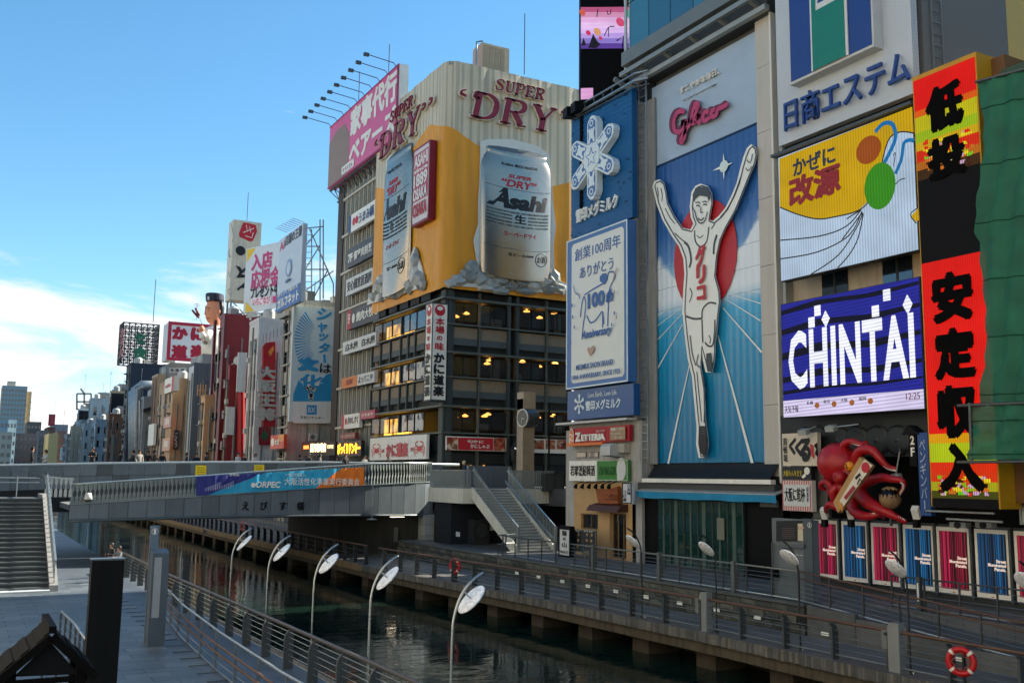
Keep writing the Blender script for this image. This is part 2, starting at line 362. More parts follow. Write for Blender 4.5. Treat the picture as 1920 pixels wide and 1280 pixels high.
def paving(name, c1, c2, bw, bh, rough=.55, mortar='#20262b', ms=.012, rot=0., bump=.25):
    def bd(nt, p, g):
        n, l = nt.nodes, nt.links
        mp = n.new('ShaderNodeMapping'); mp.inputs['Rotation'].default_value = (0, 0, rot); l.new(g.outputs['Position'], mp.inputs[0])
        b = n.new('ShaderNodeTexBrick'); b.inputs['Scale'].default_value = 1.; b.inputs['Brick Width'].default_value = bw; b.inputs['Row Height'].default_value = bh; b.inputs['Mortar Size'].default_value = ms
        b.inputs['Color1'].default_value = hexc(c1); b.inputs['Color2'].default_value = hexc(c2); b.inputs['Mortar'].default_value = hexc(mortar); l.new(mp.outputs[0], b.inputs['Vector'])
        a = n.new('ShaderNodeTexNoise'); a.inputs['Scale'].default_value = .7; a.inputs['Detail'].default_value = 8; l.new(g.outputs['Position'], a.inputs['Vector'])
        r = n.new('ShaderNodeMapRange'); r.inputs[1].default_value = .3; r.inputs[2].default_value = .7; r.inputs[3].default_value = .72; r.inputs[4].default_value = 1.12; l.new(a.outputs[0], r.inputs[0])
        v = n.new('ShaderNodeVectorMath'); v.operation = 'SCALE'; l.new(b.outputs['Color'], v.inputs[0]); l.new(r.outputs[0], v.inputs['Scale']); l.new(v.outputs[0], p.inputs['Base Color'])
        p.inputs['Roughness'].default_value = rough
        bp = n.new('ShaderNodeBump'); bp.inputs['Strength'].default_value = bump; bp.inputs['Distance'].default_value = .01; bp.invert = True; l.new(b.outputs['Fac'], bp.inputs['Height']); l.new(bp.outputs[0], p.inputs['Normal'])
    return nodemat(name, bd)
GREYPAVE = paving('promenade_paving', '#5e605f', '#555756', .6, .6)
DECKTOP = paving('boardwalk_planks', '#6d6b67', '#5c5a57', 3.0, .14, ms=.006, rot=PI/2)
PLAZA = paving('plaza_paving', '#525c66', '#4a545d', 1.2, .6, ms=.003)
STREET = M('#4b4f53', .8, var=.2, scale=.4)
CONC = M('#7d7f7c', .85, var=.25, scale=1.2, bump=.3, bscale=9, streak=.35)
CONCW = M('#a9abaa', .8, var=.16, scale=.8, streak=.25)
STEEL = M('#8f979c', .35, .75, var=.12)
STEELD = M('#4b5257', .45, .5, var=.15)
DARK = M('#15181b', .6, var=.2, spec=.2)
BLACK = M('#08090a', .6, var=.15, spec=.15)
MB().add([(-400,-60,0), (400,-60,0), (400,1500,0), (-400,1500,0)], [(0,1,2,3)]).build('canal_water', WATER, kind='structure')
MB().add([(-2500,-400,-2.2), (2500,-400,-2.2), (2500,5000,-2.2), (-2500,5000,-2.2)], [(0,1,2,3)]).build('ground', STREET, kind='structure')
# canal edge of the far-side boardwalk: gentle bend
EDGE = [(23.55,4), (23.5,28), (23.1,39), (22.3,48), (21.8,56), (21.6,100), (21.8,200), (22.2,460)]
def edge_x(y):
    for (a, b), (c, d) in zip(EDGE, EDGE[1:]):
        if y <= d: return a+(c-a)*(max(y, b)-b)/(d-b)
    return EDGE[-1][0]
ZL, ZU = 1.35, 2.40        # lower boardwalk and upper promenade
mb = MB()
for (a, b), (c, d) in zip(EDGE, EDGE[1:]): mb.prism([(a,b,ZL-.12), (c,d,ZL-.12), (40,d,ZL-.12), (40,b,ZL-.12)], (0,0,.12))
mb.build('boardwalk', DECKTOP, kind='structure')
# fascia planks, edge beam
OCHRE = M('#7c6a4e', .85, var=.3, scale=2.5, streak=.4); PLANK = [M('#5f6060', .85, var=.3, scale=3), M('#4e504f', .85, var=.3, scale=3), M('#6c6b66', .85, var=.3, scale=3)]
fas = thing('boardwalk_edge', (23, 30, .6), 'weathered timber edge of the boardwalk over concrete beam above the water', 'boardwalk edge')
y = 6.; mb = MB()
while y < 58:
    wd = .115+random.random()*.03; x0, x1 = edge_x(y), edge_x(y+wd); mb.cur = random.choice((0, 0, 1, 1, 2)); dz = random.random()*.03
    mb.prism([(x0-.05-random.random()*.012, y, 1.0+dz), (x1-.05-random.random()*.012, y+wd-.012, 1.0+dz), (x1-.004, y+wd-.012, 1.0+dz), (x0-.004, y, 1.0+dz)], (0,0,.345-dz)); y += wd
mb.build('fascia_planks', PLANK, fas, kind='stuff')
mb = MB()
for (a, b), (c, d) in zip(EDGE[4:], EDGE[5:]): mb.prism([(a-.05,b+2.,.95), (c-.05,d,.95), (c+.0,d,.95), (a+.0,b+2.,.95)], (0,0,.40))
mb.build('fascia_board', OCHRE, fas)
mb = MB()
for (a, b), (c, d) in zip(EDGE, EDGE[1:]): mb.prism([(a+.12,b,.62), (c+.12,d,.62), (c+.6,d,.62), (a+.6,b,.62)], (0,0,.6))
mb.build('beam', M('#504a3e', .85, var=.3, scale=2, streak=.4), fas)
PIERM = M('#3f392e', .9, var=.35, scale=1.6, bump=.3, streak=.3)
yy = [y for y in [13.2+3.75*i for i in range(13)]] + [64+5*i for i in range(20)]
pm = MB().prism([(0,0,-2), (1.5,0,-2), (1.5,1.05,-2), (0,1.05,-2)], (0,0,2.62)).mesh('pier', PIERM)
for y in yy: inst(pm, 'pier', fas, (edge_x(y)+.5, y, 0))
MB().box(25.6, 2, -2.2, 26.2, 470, 1.22).build('canal_wall', M('#23231f', .9, var=.3), kind='structure')
# upper promenade slab with ragged stone retaining wall
UX = 26.45


UP = MB().prism([(UX,26.2,-2), (UX,63.6,-2), (75,63.6,-2), (75,3,-2), (28.7,3,-2), (28.7,26.2,-2)], (0,0,ZU+2)).build('promenade', GREYPAVE, kind='structure')
MB().prism([(UX,26.195,-2), (UX,26.195,ZU), (UX,15.5,1.50), (UX,3,1.42), (UX,3,-2)], (2.245,0,0)).build('ramp', paving('ramp_paving', '#5e605f', '#565857', .6, .6), kind='structure')
MB().box(30, 66, -2, 40, 470, ZL+.35).build('promenade', GREYPAVE, kind='structure')
RW = thing('retaining_wall', (UX, 36, ZL), 'rough grey stone retaining wall between boardwalk and upper promenade', 'wall')
MB().box(UX-.06, 26.2, ZL, UX-.002, 63.0, ZU-.07).build('backing', M('#1d2021', .95), RW)
SM = [M('#4a4e4c', .95, var=.35, scale=4, bump=.8, bscale=7), M('#3e4341', .95, var=.35, scale=4, bump=.8, bscale=7), M('#565954', .95, var=.35, scale=4, bump=.8, bscale=7)]
stones = []
for k in range(9):
    b = MB(); L, H = .82, .30; pts = []
    for i in range(4):
        for j in range(3): pts.append((-(.05+random.random()*.07)*(1 if 0 < i < 3 and j == 1 else .55), L*i/3*.97, H*j/2*.95))
    fs = [(i*3+j, (i+1)*3+j, (i+1)*3+j+1, i*3+j+1) for i in range(3) for j in range(2)]
    b.add(pts, fs); bk = [(0., 0, 0), (0., L*.97, 0), (0., L*.97, H*.95), (0., 0, H*.95)]
    b.add([pts[0], pts[9], pts[11], pts[2]]+bk, [(0,4,5,1), (1,5,6,2), (2,6,7,3), (3,7,4,0)])
    stones.append(b.mesh('stone', SM[k % 3]))
for row in range(3):
    for i in range(45):
        inst(random.choice(stones), 'stone', RW, (UX-.06, 26.2+i*.82+(.4 if row == 1 else 0), ZL+.02+row*.315), sc=(1, 1, 1))
MB().box(UX-.16, 26.2, ZU-.075, UX+.25, 63.0, ZU+.03).build('coping', M('#4d5457', .8, var=.2), RW)
ORD = 'first second third fourth fifth sixth seventh eighth ninth'.split()
CAPM = M('#e9efe9', .4, var=.05)
wl = MB().box(-.03, 0, 0, 0, .34, .14).mesh('wall_light', CAPM)
for i, y in enumerate([28.3+2.28*k for k in range(9)]):
    inst(wl, 'wall_light', None, (UX-.18, y, 1.62), label=ORD[8-i]+' small white footlight in the stone wall, counting from the stairs', cat='light', group='footlights in the stone wall')
# lower wall under the ramp: big dressed blocks
LW = thing('ramp_wall', (UX, 20, ZL), 'grey concrete block wall under the ramp railing', 'wall')
BLK = [M('#54585a', .9, var=.3, bump=.4, bscale=6), M('#5f6264', .9, var=.3, bump=.4, bscale=6)]
for i in range(11):
    y0 = 25.9-i*2.05; z1 = ZU-.02-(26.2-y0)*.078 if y0 > 15.5 else 1.5
    MB().box(UX-.16, y0-2.02, ZL, UX-.004, y0, max(1.5, z1)).build('block', BLK[i % 2], LW)
for k in range(4): inst(wl, 'wall_light', None, (UX-.19, 25.0-2.6*k, 1.5), sc=(1, 1, .8), label=ORD[k]+' small white footlight in the block wall under ramp, counting from info booth', cat='light', group='footlights in the ramp wall')
# near bank: quay, plaza paving
mb = MB(); mb.prism([(8.85,6,-2), (8.85,24,-2), (8.35,60,-2), (8.0,460,-2), (-60,460,-2), (-60,6,-2)], (0,0,ZL+2)); mb.build('plaza', PLAZA, kind='structure')
MB().prism([(8.95,6,ZL-.3), (8.95,24,ZL-.3), (8.45,60,ZL-.3), (8.40,60,ZL-.3), (8.855,24,ZL-.3), (8.855,6,ZL-.3)], (0,0,.36)).build('kerb', CONC, kind='structure')
tm = [MB().box(0, 0, 0, 1.188, .588, .025).mesh('tile', M(c, .5, var=.22, scale=1.2, bump=.12, bscale=30)) for c in ('#56616b', '#4d5862', '#5f6973', '#525d67')]
ps = thing('plaza_tiling', (2, 24, ZL), 'blue-grey rectangular paving tiles of the near bank plaza', 'paving')
cand = []
for i in range(-14, 9):
    for j in range(16, 90):
        x, y = i*1.2+(.6 if j % 2 else 0), j*.6; px, py = pix((x+.6, y+.3, ZL))
        if -40 < px < 470 and 1040 < py < 1330 and x < 5.6: cand.append(((x+.6)**2+y*y, x, y))
for k, (d, x, y) in enumerate(sorted(cand)[:298]): inst(random.choice(tm), 'tile', ps, (x, y, ZL+.004-random.random()*.003))
# street deck between the buildings at bridge level
MB().prism([(30.2,57.2,4.9), (34,57.2,4.9), (34,54,4.9), (90,54,4.9), (90,73,4.9), (30.2,73,4.9)], (0,0,1.1)).build('street', STREET, kind='structure')
# ================================================================== THE BRIDGE
def along(pts, step):
    """points with tangents every `step` metres along a polyline"""
    P = [Vector(q) for q in pts]; out = []; acc = 0.
    for a, b in zip(P, P[1:]):
        L = (b-a).length; t = -acc
        while t + step <= L + 1e-6 or (acc == 0 and t == 0 and not out):
            if not out: out.append((a.copy(), (b-a).normalized())); t = 0
            if t + step > L: break
            t += step; out.append((a+(b-a)*(t/L), (b-a).normalized()))
        acc = L - t
    return out
PANELG = M('#66727d', .5, .25, var=.12, scale=.7, streak=.12); PANELG2 = M('#5d6973', .5, .25, var=.14, scale=.7, streak=.15); PANELD = M('#4d565c', .55, .2, var=.2, scale=1.5, streak=.2)
RAILM = M('#9aa6ab', .3, .7, var=.1); JOINT = M('#1c2124', .7)
BR = thing('bridge', (17, 66, 3.9), 'grey steel-panelled canal bridge with calligraphy on its side', 'bridge')
_bk = [(5.6, 62, 3.9, 4.89, 6.0), (12.4, 61.9, 4.05, 5.32, 6.53), (19.5, 61.9, 4.1, 5.85, 7.15), (23.9, 62.2, 4.08, 6.13, 7.5), (27.0, 62.9, 4.03, 6.28, 7.62), (28.8, 63.9, 3.98, 6.34, 7.66), (29.7, 65.2, 3.95, 6.36, 7.66)]
def bp(s):
    """bridge front line: s metres from its left end -> x, y, soffit, kerb, rail heights"""
    for a, b in zip(_bk, _bk[1:]):
        L = math.hypot(b[0]-a[0], b[1]-a[1])
        if s <= L or b is _bk[-1]: t = min(1, s/L); return [a[i]+(b[i]-a[i])*t for i in range(5)]
        s -= L
BL = sum(math.hypot(b[0]-a[0], b[1]-a[1]) for a, b in zip(_bk, _bk[1:]))
def bt(s):
    a, b = bp(max(0, s-.05)), bp(min(BL, s+.05)); t = Vector((b[0]-a[0], b[1]-a[1], 0)).normalized(); return t, Vector((t.y, -t.x, 0))
# core beam behind the cladding, deck, soffit tube
mb = MB(); N = 26
for i in range(N):
    a, b = bp(BL*i/N), bp(BL*(i+1)/N); n0, n1 = bt(BL*i/N)[1], bt(BL*(i+1)/N)[1]
    A, B = Vector((a[0], a[1], 0))-n0*.05, Vector((b[0], b[1], 0))-n1*.05
    V8 = [(A.x,A.y,a[2]+.06), (B.x,B.y,b[2]+.06), (B.x,B.y,b[3]-.03), (A.x,A.y,a[3]-.03)]; A2, B2 = A-n0*.5, B-n1*.5
    V8 += [(A2.x,A2.y,a[2]+.06), (B2.x,B2.y,b[2]+.06), (B2.x,B2.y,b[3]-.03), (A2.x,A2.y,a[3]-.03)]
    mb.add(V8, [(0,1,2,3), (7,6,5,4), (0,4,5,1), (3,2,6,7), (0,3,7,4), (1,5,6,2)])
mb.build('girder', JOINT, BR)
step = 1.035; k = int(BL/step); panels = []
for i in range(k):
    s0, s1 = BL*i/k, BL*(i+1)/k-.028; a, b = bp(s0), bp(s1); n0 = bt((s0+s1)/2)[1]
    mb = MB(); base = [(a[0],a[1],a[2]+.13), (b[0],b[1],b[2]+.13), (b[0],b[1],b[3]-.07), (a[0],a[1],a[3]-.07)]; base = [Vector(q)-n0*.045 for q in base]
    panels.append((mb.prism(base, n0*(.05+.004*random.random())).build('side_panel', random.choice((PANELG, PANELG, PANELG2)), BR), s0, s1))
BLP = [bp(BL*i/40) for i in range(41)]; BNP = [bt(BL*i/40)[1] for i in range(41)]
MB().tube([Vector((q[0], q[1], q[2]+.04))+n*.0 for q, n in zip(BLP, BNP)], .085, 8).build('bottom_edge', M('#525c63', .45, .4), BR, smooth=True)
mb = MB()
for (q, n), (q2, n2) in zip(zip(BLP, BNP), zip(BLP[1:], BNP[1:])):
    a, b = Vector((q[0], q[1], q[3]-.04)), Vector((q2[0], q2[1], q2[3]-.04)); mb.add([a+n*.05, b+n2*.05, b-n2*.45, a-n*.45, a+n*.05+Vector((0,0,.07)), b+n2*.05+Vector((0,0,.07)), b-n2*.45+Vector((0,0,.07)), a-n*.45+Vector((0,0,.07))], [(3,2,1,0), (4,5,6,7), (0,1,5,4), (2,3,7,6), (0,4,7,3), (1,2,6,5)])
mb.build('kerb_ledge', M('#7c8990', .45, .4, var=.12), BR)
MB().tube([Vector((q[0], q[1], q[4]))-n*.12 for q, n in zip(BLP, BNP)], .06, 8).build('handrail', RAILM, BR, smooth=True)
# balusters: flat blades, wide above, waisted, wide again below
def blade(h):
    w0, w1, w2 = .055, .013, .05; pr = [(w0, h), (w0*.95, h*.72), (w1, h*.58), (w1, h*.45), (w2, h*.33), (w2, .0)]
    pts = [(x, -.02-(y/h)*.10*(1 if y > h*.5 else .4), y) for x, y in pr] + [(-x, -.02-(y/h)*.10*(1 if y > h*.5 else .4), y) for x, y in reversed(pr)]
    return MB().prism([(p[0], 0, p[2]) for p in pts], (0, .03, 0)).mesh('baluster', M('#a3adaf', .4, .4, var=.12, scale=3))
BLADE = blade(1.); nb = int(BL/.235)
for i in range(nb):
    s = BL*(i+.5)/nb; q = bp(s); t, n = bt(s); inst(BLADE, 'baluster', BR, Vector((q[0], q[1], q[3]+.02))-n*.12, math.atan2(t.y, t.x)+.5, (2.0 if s < 21 else 1.75, 1, q[4]-q[3]-.05))
mb = MB()
for off, m_ in ((.2, None),):
    mb.tube([Vector((q[0], q[1], q[3]+.10))-n*.2 for q, n in zip(BLP, BNP)], .05, 6)
mb.build('lower_rail', RAILM, BR)
mb = MB()
for (q, n), (q2, n2) in zip(zip(BLP, BNP), zip(BLP[1:], BNP[1:])):
    a, b = Vector((q[0], q[1], q[3]))-n*.27, Vector((q2[0], q2[1], q2[3]))-n2*.27
    mb.add([a, b, b+Vector((0,0,(q2[4]-q2[3])*.86)), a+Vector((0,0,(q[4]-q[3])*.86))], [(0,1,2,3)])
mb.build('mesh_screen', M('#4a5357', .5, .3, var=.1), BR)
# calligraphy on four panels
fb = FY(61.9-.012)
B = Board(BR, fb, .03)
for ch, x in (('え', 460), ('び', 494), ('す', 530), ('橋', 563)): B.text(ch, (x-6, 940), (x+7, 956), BLACK, bold=.025, d=.02)
# deck and the higher main parapet behind
DECKM = M('#70767a', .7, var=.15)
mb = MB()
NN = 12
for i in range(NN):
    a, b = bp(BL*.88*i/NN), bp(BL*.88*(i+1)/NN); mb.prism([(a[0], a[1]+.55, a[3]-.35), (b[0], b[1]+.55, b[3]-.35), (b[0], 68.6, b[3]-.35), (a[0], 68.6, a[3]-.35)], (0, 0, .3))
mb.build('ramp_deck', DECKM, BR)
MB().box(-14, 69.25, 4.3, 36, 80.5, 6.05).build('deck', DECKM, BR)
BK = [(-13, 69, 6.8), (2.1, 69, 7.06), (8.24, 69, 7.30), (15, 69, 7.5), (22.5, 69, 7.63), (28, 69, 7.66), (33.6, 69, 7.66)]
def bz(x):
    for a, b in zip(BK, BK[1:]):
        if x <= b[0]: return a[2]+(b[2]-a[2])*(x-a[0])/(b[0]-a[0])
    return BK[-1][2]
MB().box(-13, 69.06, 4.2, 33.6, 69.22, 6.7).build('parapet_core', JOINT, BR)
for i in range(int(46/.98)):
    x0 = -12.9+i*.98; zt = bz(x0+.49)
    for (z0, z1) in ((zt-.80, zt-.10), (zt-1.58, zt-.825)):
        MB().obox((x0, 69.0, z0), (.955, 0, (bz(x0+.98)-bz(x0))*.97), (0, .05, 0), (0, 0, z1-z0)).build('parapet_panel', random.choice((PANELG, PANELG2, PANELD)) if x0 > 7.6 else random.choice((PANELG, PANELG2)), BR)
MB().tube([(a[0], 69.1, a[2]-.03) for a in BK], .105, 8).build('coping_rail', M('#8d9aa1', .35, .5, var=.1), BR, smooth=True)
MB().tube([(a[0], 80.3, a[2]-.03) for a in BK], .105, 8).build('coping_rail', M('#8d9aa1', .35, .5, var=.1), BR, smooth=True)
mb = MB(); mb.box(-13, 80.25, 5.9, 33.6, 80.35, 6.9); mb.build('far_parapet', PANELG, BR)
# piers of the bridge
PR = thing('bridge_pier', (27, 70, 1.35), 'dark curved concrete pier wall beneath the end of the bridge', 'pier')
mb = MB(); pl = [(23.3, 79, ZL), (23.6, 67.6, ZL), (24.6, 66.0, ZL), (28.2, 64.2, ZL), (29.6, 64.2, ZL), (29.6, 79, ZL)]
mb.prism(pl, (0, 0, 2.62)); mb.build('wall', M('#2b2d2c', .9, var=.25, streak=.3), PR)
MB().obox((26.55, 64.70, 2.2), (.28, -.14, 0), (-.01, -.02, 0), (0, 0, 1.0)).build('fluorescent_fitting', M('#3c4143', .5), PR)
GRB = thing('granite_pillar', (28.7, 63.2, ZL), 'pale granite-faced block under the bridge end beside the boardwalk', 'pillar')
GR = [M('#9aa3aa', .6, var=.22, scale=9), M('#8d979f', .6, var=.22, scale=9)]
for i in range(4):
    for j in range(2):
        MB().box(28.15+j*.66, 63.05, ZL+.02+i*.68, 28.15+j*.66+.645, 64.15, ZL+.02+i*.68+.665).build('stone', GR[(i+j) % 2], GRB)
MB().box(28.2, 63.08, ZL, 29.4, 64.1, ZL+2.7).build('core', JOINT, GRB)
MB().box(25.9, 63.7, 3.93, 26.9, 63.85, 3.985).build('tube_light', M('#fff0d8', .4, var=0, emit=2.5), label='bright fluorescent tube light fixed under the bridge', cat='light')
# banner
BN = thing('banner', (17.8, 61.8, 5.3), 'long printed cloth banner in navy, cyan and orange tied to the bridge railing', 'banner')
def bpt(x, y): return on(x, y, 'Y', 61.80)
def cloth(pxs, mat, name, dy=0.):
    mb = MB(); n = len(pxs)
    T = [bpt(*a)+Vector((0, .05*math.sin(a[0]*.09)+.03*math.sin(a[0]*.31)-dy, 0)) for a, b in pxs]; Bt = [bpt(*b)+Vector((0, .05*math.sin(b[0]*.09+.6)-dy, 0)) for a, b in pxs]
    for i in range(n-1):
        mb.add([Bt[i], Bt[i+1], T[i+1], T[i], *[q+Vector((0, .02, 0)) for q in (Bt[i], Bt[i+1], T[i+1], T[i])]], [(0,1,2,3), (7,6,5,4), (0,4,5,1), (3,2,6,7), (0,3,7,4), (1,5,6,2)])
    return mb.build(name, mat, BN)
def by(x): t = (x-368)/(682-368); return (893-17.5*t, 929-20*t)
CL = [((x, by(x)[0]), (x, by(x)[1])) for x in range(368, 683, 6)]
cloth(CL, M('#2a9fd0', .7, var=.12, scale=1), 'cloth')
nav = []
for x in range(368, 500, 5):
    t, b = by(x); cut = b-(x-388)/(497-388)*(b-t) if x > 388 else b; nav.append(((x, t), (x, max(t+.3, cut))))
cloth(nav, M('#28307f', .7, var=.12, scale=1), 'navy_field', .02)
org = []
for x in range(592, 683, 5):
    t, b = by(x); cut = b-(x-590)/(640-590)*(b-t) if x < 640 else t; org.append(((x, cut), (x, b)))
cloth(org, M('#e07a24', .7, var=.12, scale=1), 'orange_field', .02)
B = Board(BN, FY(61.70), 0.); WH = M('#e8ecec', .6, var=.03)
B.text('ORPEC', (480, 902), (526, 914), WH, bold=.03, shear=.15); B.text('大阪活性化事業実行委員会', (534, 895), (674, 910), WH, bold=.01, sp=1.05); B.text('一般社団法人', (534, 886), (573, 893), WH)
B.text('道頓堀', (430, 887), (448, 892), WH)
B.oval((475, 909), 4.5, 4.5, WH, 'emblem')
m = MB()
for a in range(16):
    x = 384+a*3.4; h = 6+((a*37) % 9); B.c = .0; B.rib([(x, 921-a*.4), (x+.4, 921-h-a*.4), (x+2.6, 921-h-a*.5), (x+2.8, 919-a*.5)], .5, WH, mb=m, lift=.0005)
m.build('line_drawing', M('#b9bde0', .6), BN)
# yellow notices on the parapet
for (a, b, lb) in (((367, 872), (386, 893), 'leftmost yellow paper notice taped on the bridge parapet panels'), ((477, 871), (495, 886), 'middle yellow paper notice taped on the bridge parapet panels'), ((611, 873), (625, 880), 'small yellow notice on the parapet peeking above orange end of banner')):
    S = board('notice', lb, 'notice', FY(68.985), a, b, .012, M('#e2c81e', .6, var=.06)); w_ = b[0]-a[0]
    for i in range(4):
        yy_ = a[1]+(b[1]-a[1])*(.2+.2*i); S.rib([(a[0]+2, yy_), (b[0]-2, yy_)], .7, M('#4a4210', .7), 'text_line')
# street lamp globe on the ramp
SL = thing('security_light', on(165, 937, 'Y', 61.9), 'small grey bell-shaped lamp hanging on the bridge kerb by its low end', 'lamp')
c = on(165, 937, 'Y', 61.8); MB().lathe(c, [(.05, .42), (.16, .40), (.2, .22), (.24, .05), (.15, 0)], 14).build('housing', M('#b9c0c3', .4, var=.08), SL, smooth=True); MB().lathe(c, [(.14, -.08), (.2, -.02), (.2, .02)], 14).build('lens', M('#2a2d2e', .3), SL)
c = on(697, 972, 'Y', 62.0); PT = thing('bracket_lamp', c, 'thin grey rod with flat lamp plate hanging below the bridge side', 'lamp')
MB().tube([c, c+Vector((0, 0, 2.5))], .035, 6).build('rod', M('#8c979c', .4, .5), PT); MB().lathe(c-Vector((0, 0, .06)), [(.1, .1), (.32, .06), (.34, 0)], 12).build('plate', M('#7e898e', .4, .4), PT)
# ------------------------------------------------------------------ landing, stairs
LD = thing('stair_landing', (29.5, 59, ZU), 'grey landing with picket railing joining the bridge to the stairs', 'landing')
CREAM = M('#c9cbc2', .6, var=.1, streak=.15); STEP = M('#85898a', .8, var=.2)
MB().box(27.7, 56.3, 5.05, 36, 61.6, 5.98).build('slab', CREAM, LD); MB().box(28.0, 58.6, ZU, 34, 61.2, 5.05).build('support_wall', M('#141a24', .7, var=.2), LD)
PK = MB().box(-.022, -.014, 0, .022, .014, 1.).mesh('picket', M('#8c979c', .4, .5, var=.1))
MB().bar((27.75, 61.5, 7.14), (27.75, 56.4, 7.12), .09, .07).build('handrail', RAILM, LD)
for i in range(36): inst(PK, 'picket', LD, (27.75, 56.45+i*.142, 5.98), PI/2, (1.5, 1, 1.12))
MB().bar((27.75, 56.36, 7.12), (28.25, 56.36, 7.12), .09, .07).build('handrail', RAILM, LD)
for i in range(4): inst(PK, 'picket', LD, (27.8+i*.14, 56.36, 5.98), 0, (2.2, 1, 1.12))
MB().bar((31.0, 56.36, 7.14), (34.4, 56.36, 7.14), .09, .07).build('handrail', RAILM, LD)
for i in range(22): inst(PK, 'picket', LD, (31.05+i*.155, 56.36, 5.98), 0, (2.2, 1, 1.14))
MB().box(30.6, 61.4, 5.98, 34, 61.7, 7.5).build('parapet', PANELG, LD)
ST = thing('staircase', (29.6, 53.4, ZU), 'straight stone staircase with white stringers leading up to the bridge', 'staircase')
nst = 22; y0, y1 = 50.5, 56.3
for i in range(nst):
    z = ZU+(5.98-ZU)*(i+1)/nst; yy0 = y0+(y1-y0)*i/nst
    MB().box(28.42, yy0, z-.17, 30.78, yy0+.34, z-.004 if i < nst-1 else z-.01).build('step', STEP, ST)
    MB().box(28.42, yy0-.012, z-.055, 30.78, yy0-.001, z-.006).build('nosing', M('#b9bcb6', .7, var=.2), ST)
for x in (28.3, 30.8):
    MB().prism([(x, y0-.2, ZU), (x, y0-.2, ZU+.32), (x, y1, 6.08), (x, y1, 5.35), (x, y0+.5, ZU)], (.1, 0, 0)).build('stringer', CREAM, ST)
    MB().bar((x+.05, y0-.15, ZU+1.5), (x+.05, y1, 7.14), .08, .07).build('handrail', RAILM, ST)
    for i in range(34):
        t = (i+.5)/34; inst(PK, 'picket', ST, (x+.05, y0-.1+(y1-y0)*t, ZU+.3+(5.98-ZU)*t), PI/2, (1.4, 1, 1.13))
    MB().box(x-.02, y0-.28, ZU, x+.12, y0-.1, ZU+1.48).build('newel', M('#8c979c', .4, .5, var=.1), ST)
for dz in (.62, .74): MB().tube([(30.72, y0-.15, ZU+dz+.1), (30.72, y1, 5.98+dz-.2)], .025, 6).build('inner_rail', RAILM, ST)
# blue-black void under the landing holds machinery
MC = thing('machinery', (30, 57.4, ZU), 'dark air-conditioning machine standing under the stairs', 'machine')
MB().box(29.2, 57.6, ZU, 30.3, 58.5, ZU+1.6).build('casing', M('#22272b', .6, var=.2), MC); MB().lathe((29.75, 57.58, ZU+.9), [(.4, 0), (.38, .06)], 18, axis=(0,-1,0)).build('fan_guard', M('#3c444a', .4, .4), MC)
MB().box(30.4, 57.5, ZU+.9, 30.9, 57.9, ZU+1.25).build('control_box', M('#9fb0ae', .5), MC)
S = board('wall_plate', 'small white plate on dark wall under the stair landing', 'sign', FX(27.99), (855, 996), (862, 1006), .02, M('#aab4b8', .5))
# ================================================================== CORNER RESTAURANT BUILDING WITH THE BEER SIGN
CRIM = M('#7d0f28', .45, var=.08); WHITE = M('#e4e6e2', .5, var=.08, scale=.8, streak=.10); PALE = M('#c9cfd1', .5, var=.1, streak=.12); NAVY = M('#1f3f78', .5, var=.06); REDP = M('#b2202c', .5, var=.06); INK = M('#121417', .55, var=.05)
SERIF = {  # strokes in a unit box: points, widths
 'D': [([(.18,0),(.18,1)], [.2,.2]), ([(0,.975),(.4,.975)], [.05,.05]), ([(0,.025),(.4,.025)], [.05,.05]), ([(.25,.975),(.55,.96),(.82,.78),(.88,.5),(.82,.22),(.55,.04),(.25,.025)], [.05,.09,.17,.22,.17,.09,.05])],
 'R': [([(.18,0),(.18,1)], [.2,.2]), ([(0,.975),(.4,.975)], [.05,.05]), ([(0,.025),(.4,.025)], [.05,.05]), ([(.25,.975),(.6,.97),(.8,.86),(.8,.66),(.6,.53),(.28,.51)], [.05,.08,.18,.18,.08,.05]), ([(.45,.52),(.8,.06)], [.2,.2]), ([(.68,.025),(1,.025)], [.05,.05])],
 'Y': [([(.5,0),(.5,.5)], [.2,.2]), ([(.14,1),(.5,.45)], [.2,.2]), ([(.88,1),(.52,.45)], [.08,.08]), ([(0,.975),(.36,.975)], [.05,.05]), ([(.7,.975),(1,.975)], [.05,.05]), ([(.3,.025),(.72,.025)], [.05,.05])],
 'S': [([(.86,.72),(.78,.92),(.5,.97),(.24,.86),(.2,.68),(.5,.52),(.8,.36),(.8,.14),(.5,.03),(.22,.07),(.12,.3)], [.05,.07,.08,.14,.17,.2,.17,.14,.08,.07,.05])],
 'U': [([(.2,1),(.2,.3),(.32,.08),(.52,.03),(.72,.1),(.8,.3),(.8,1)], [.2,.2,.16,.09,.08,.08,.08]), ([(0,.975),(.4,.975)], [.05,.05]), ([(.64,.975),(.96,.975)], [.05,.05])],
 'P': [([(.18,0),(.18,1)], [.2,.2]), ([(0,.975),(.4,.975)], [.05,.05]), ([(0,.025),(.4,.025)], [.05,.05]), ([(.25,.975),(.62,.97),(.84,.84),(.84,.62),(.62,.47),(.28,.46)], [.05,.08,.18,.18,.08,.05])],
 'E': [([(.18,0),(.18,1)], [.2,.2]), ([(0,.97),(.86,.97)], [.06,.06]), ([(0,.03),(.9,.03)], [.06,.06]), ([(.2,.52),(.62,.52)], [.06,.06]), ([(.84,.74),(.84,.99)], [.05,.05]), ([(.88,.01),(.88,.28)], [.05,.05]), ([(.62,.4),(.62,.64)], [.05,.05])]}
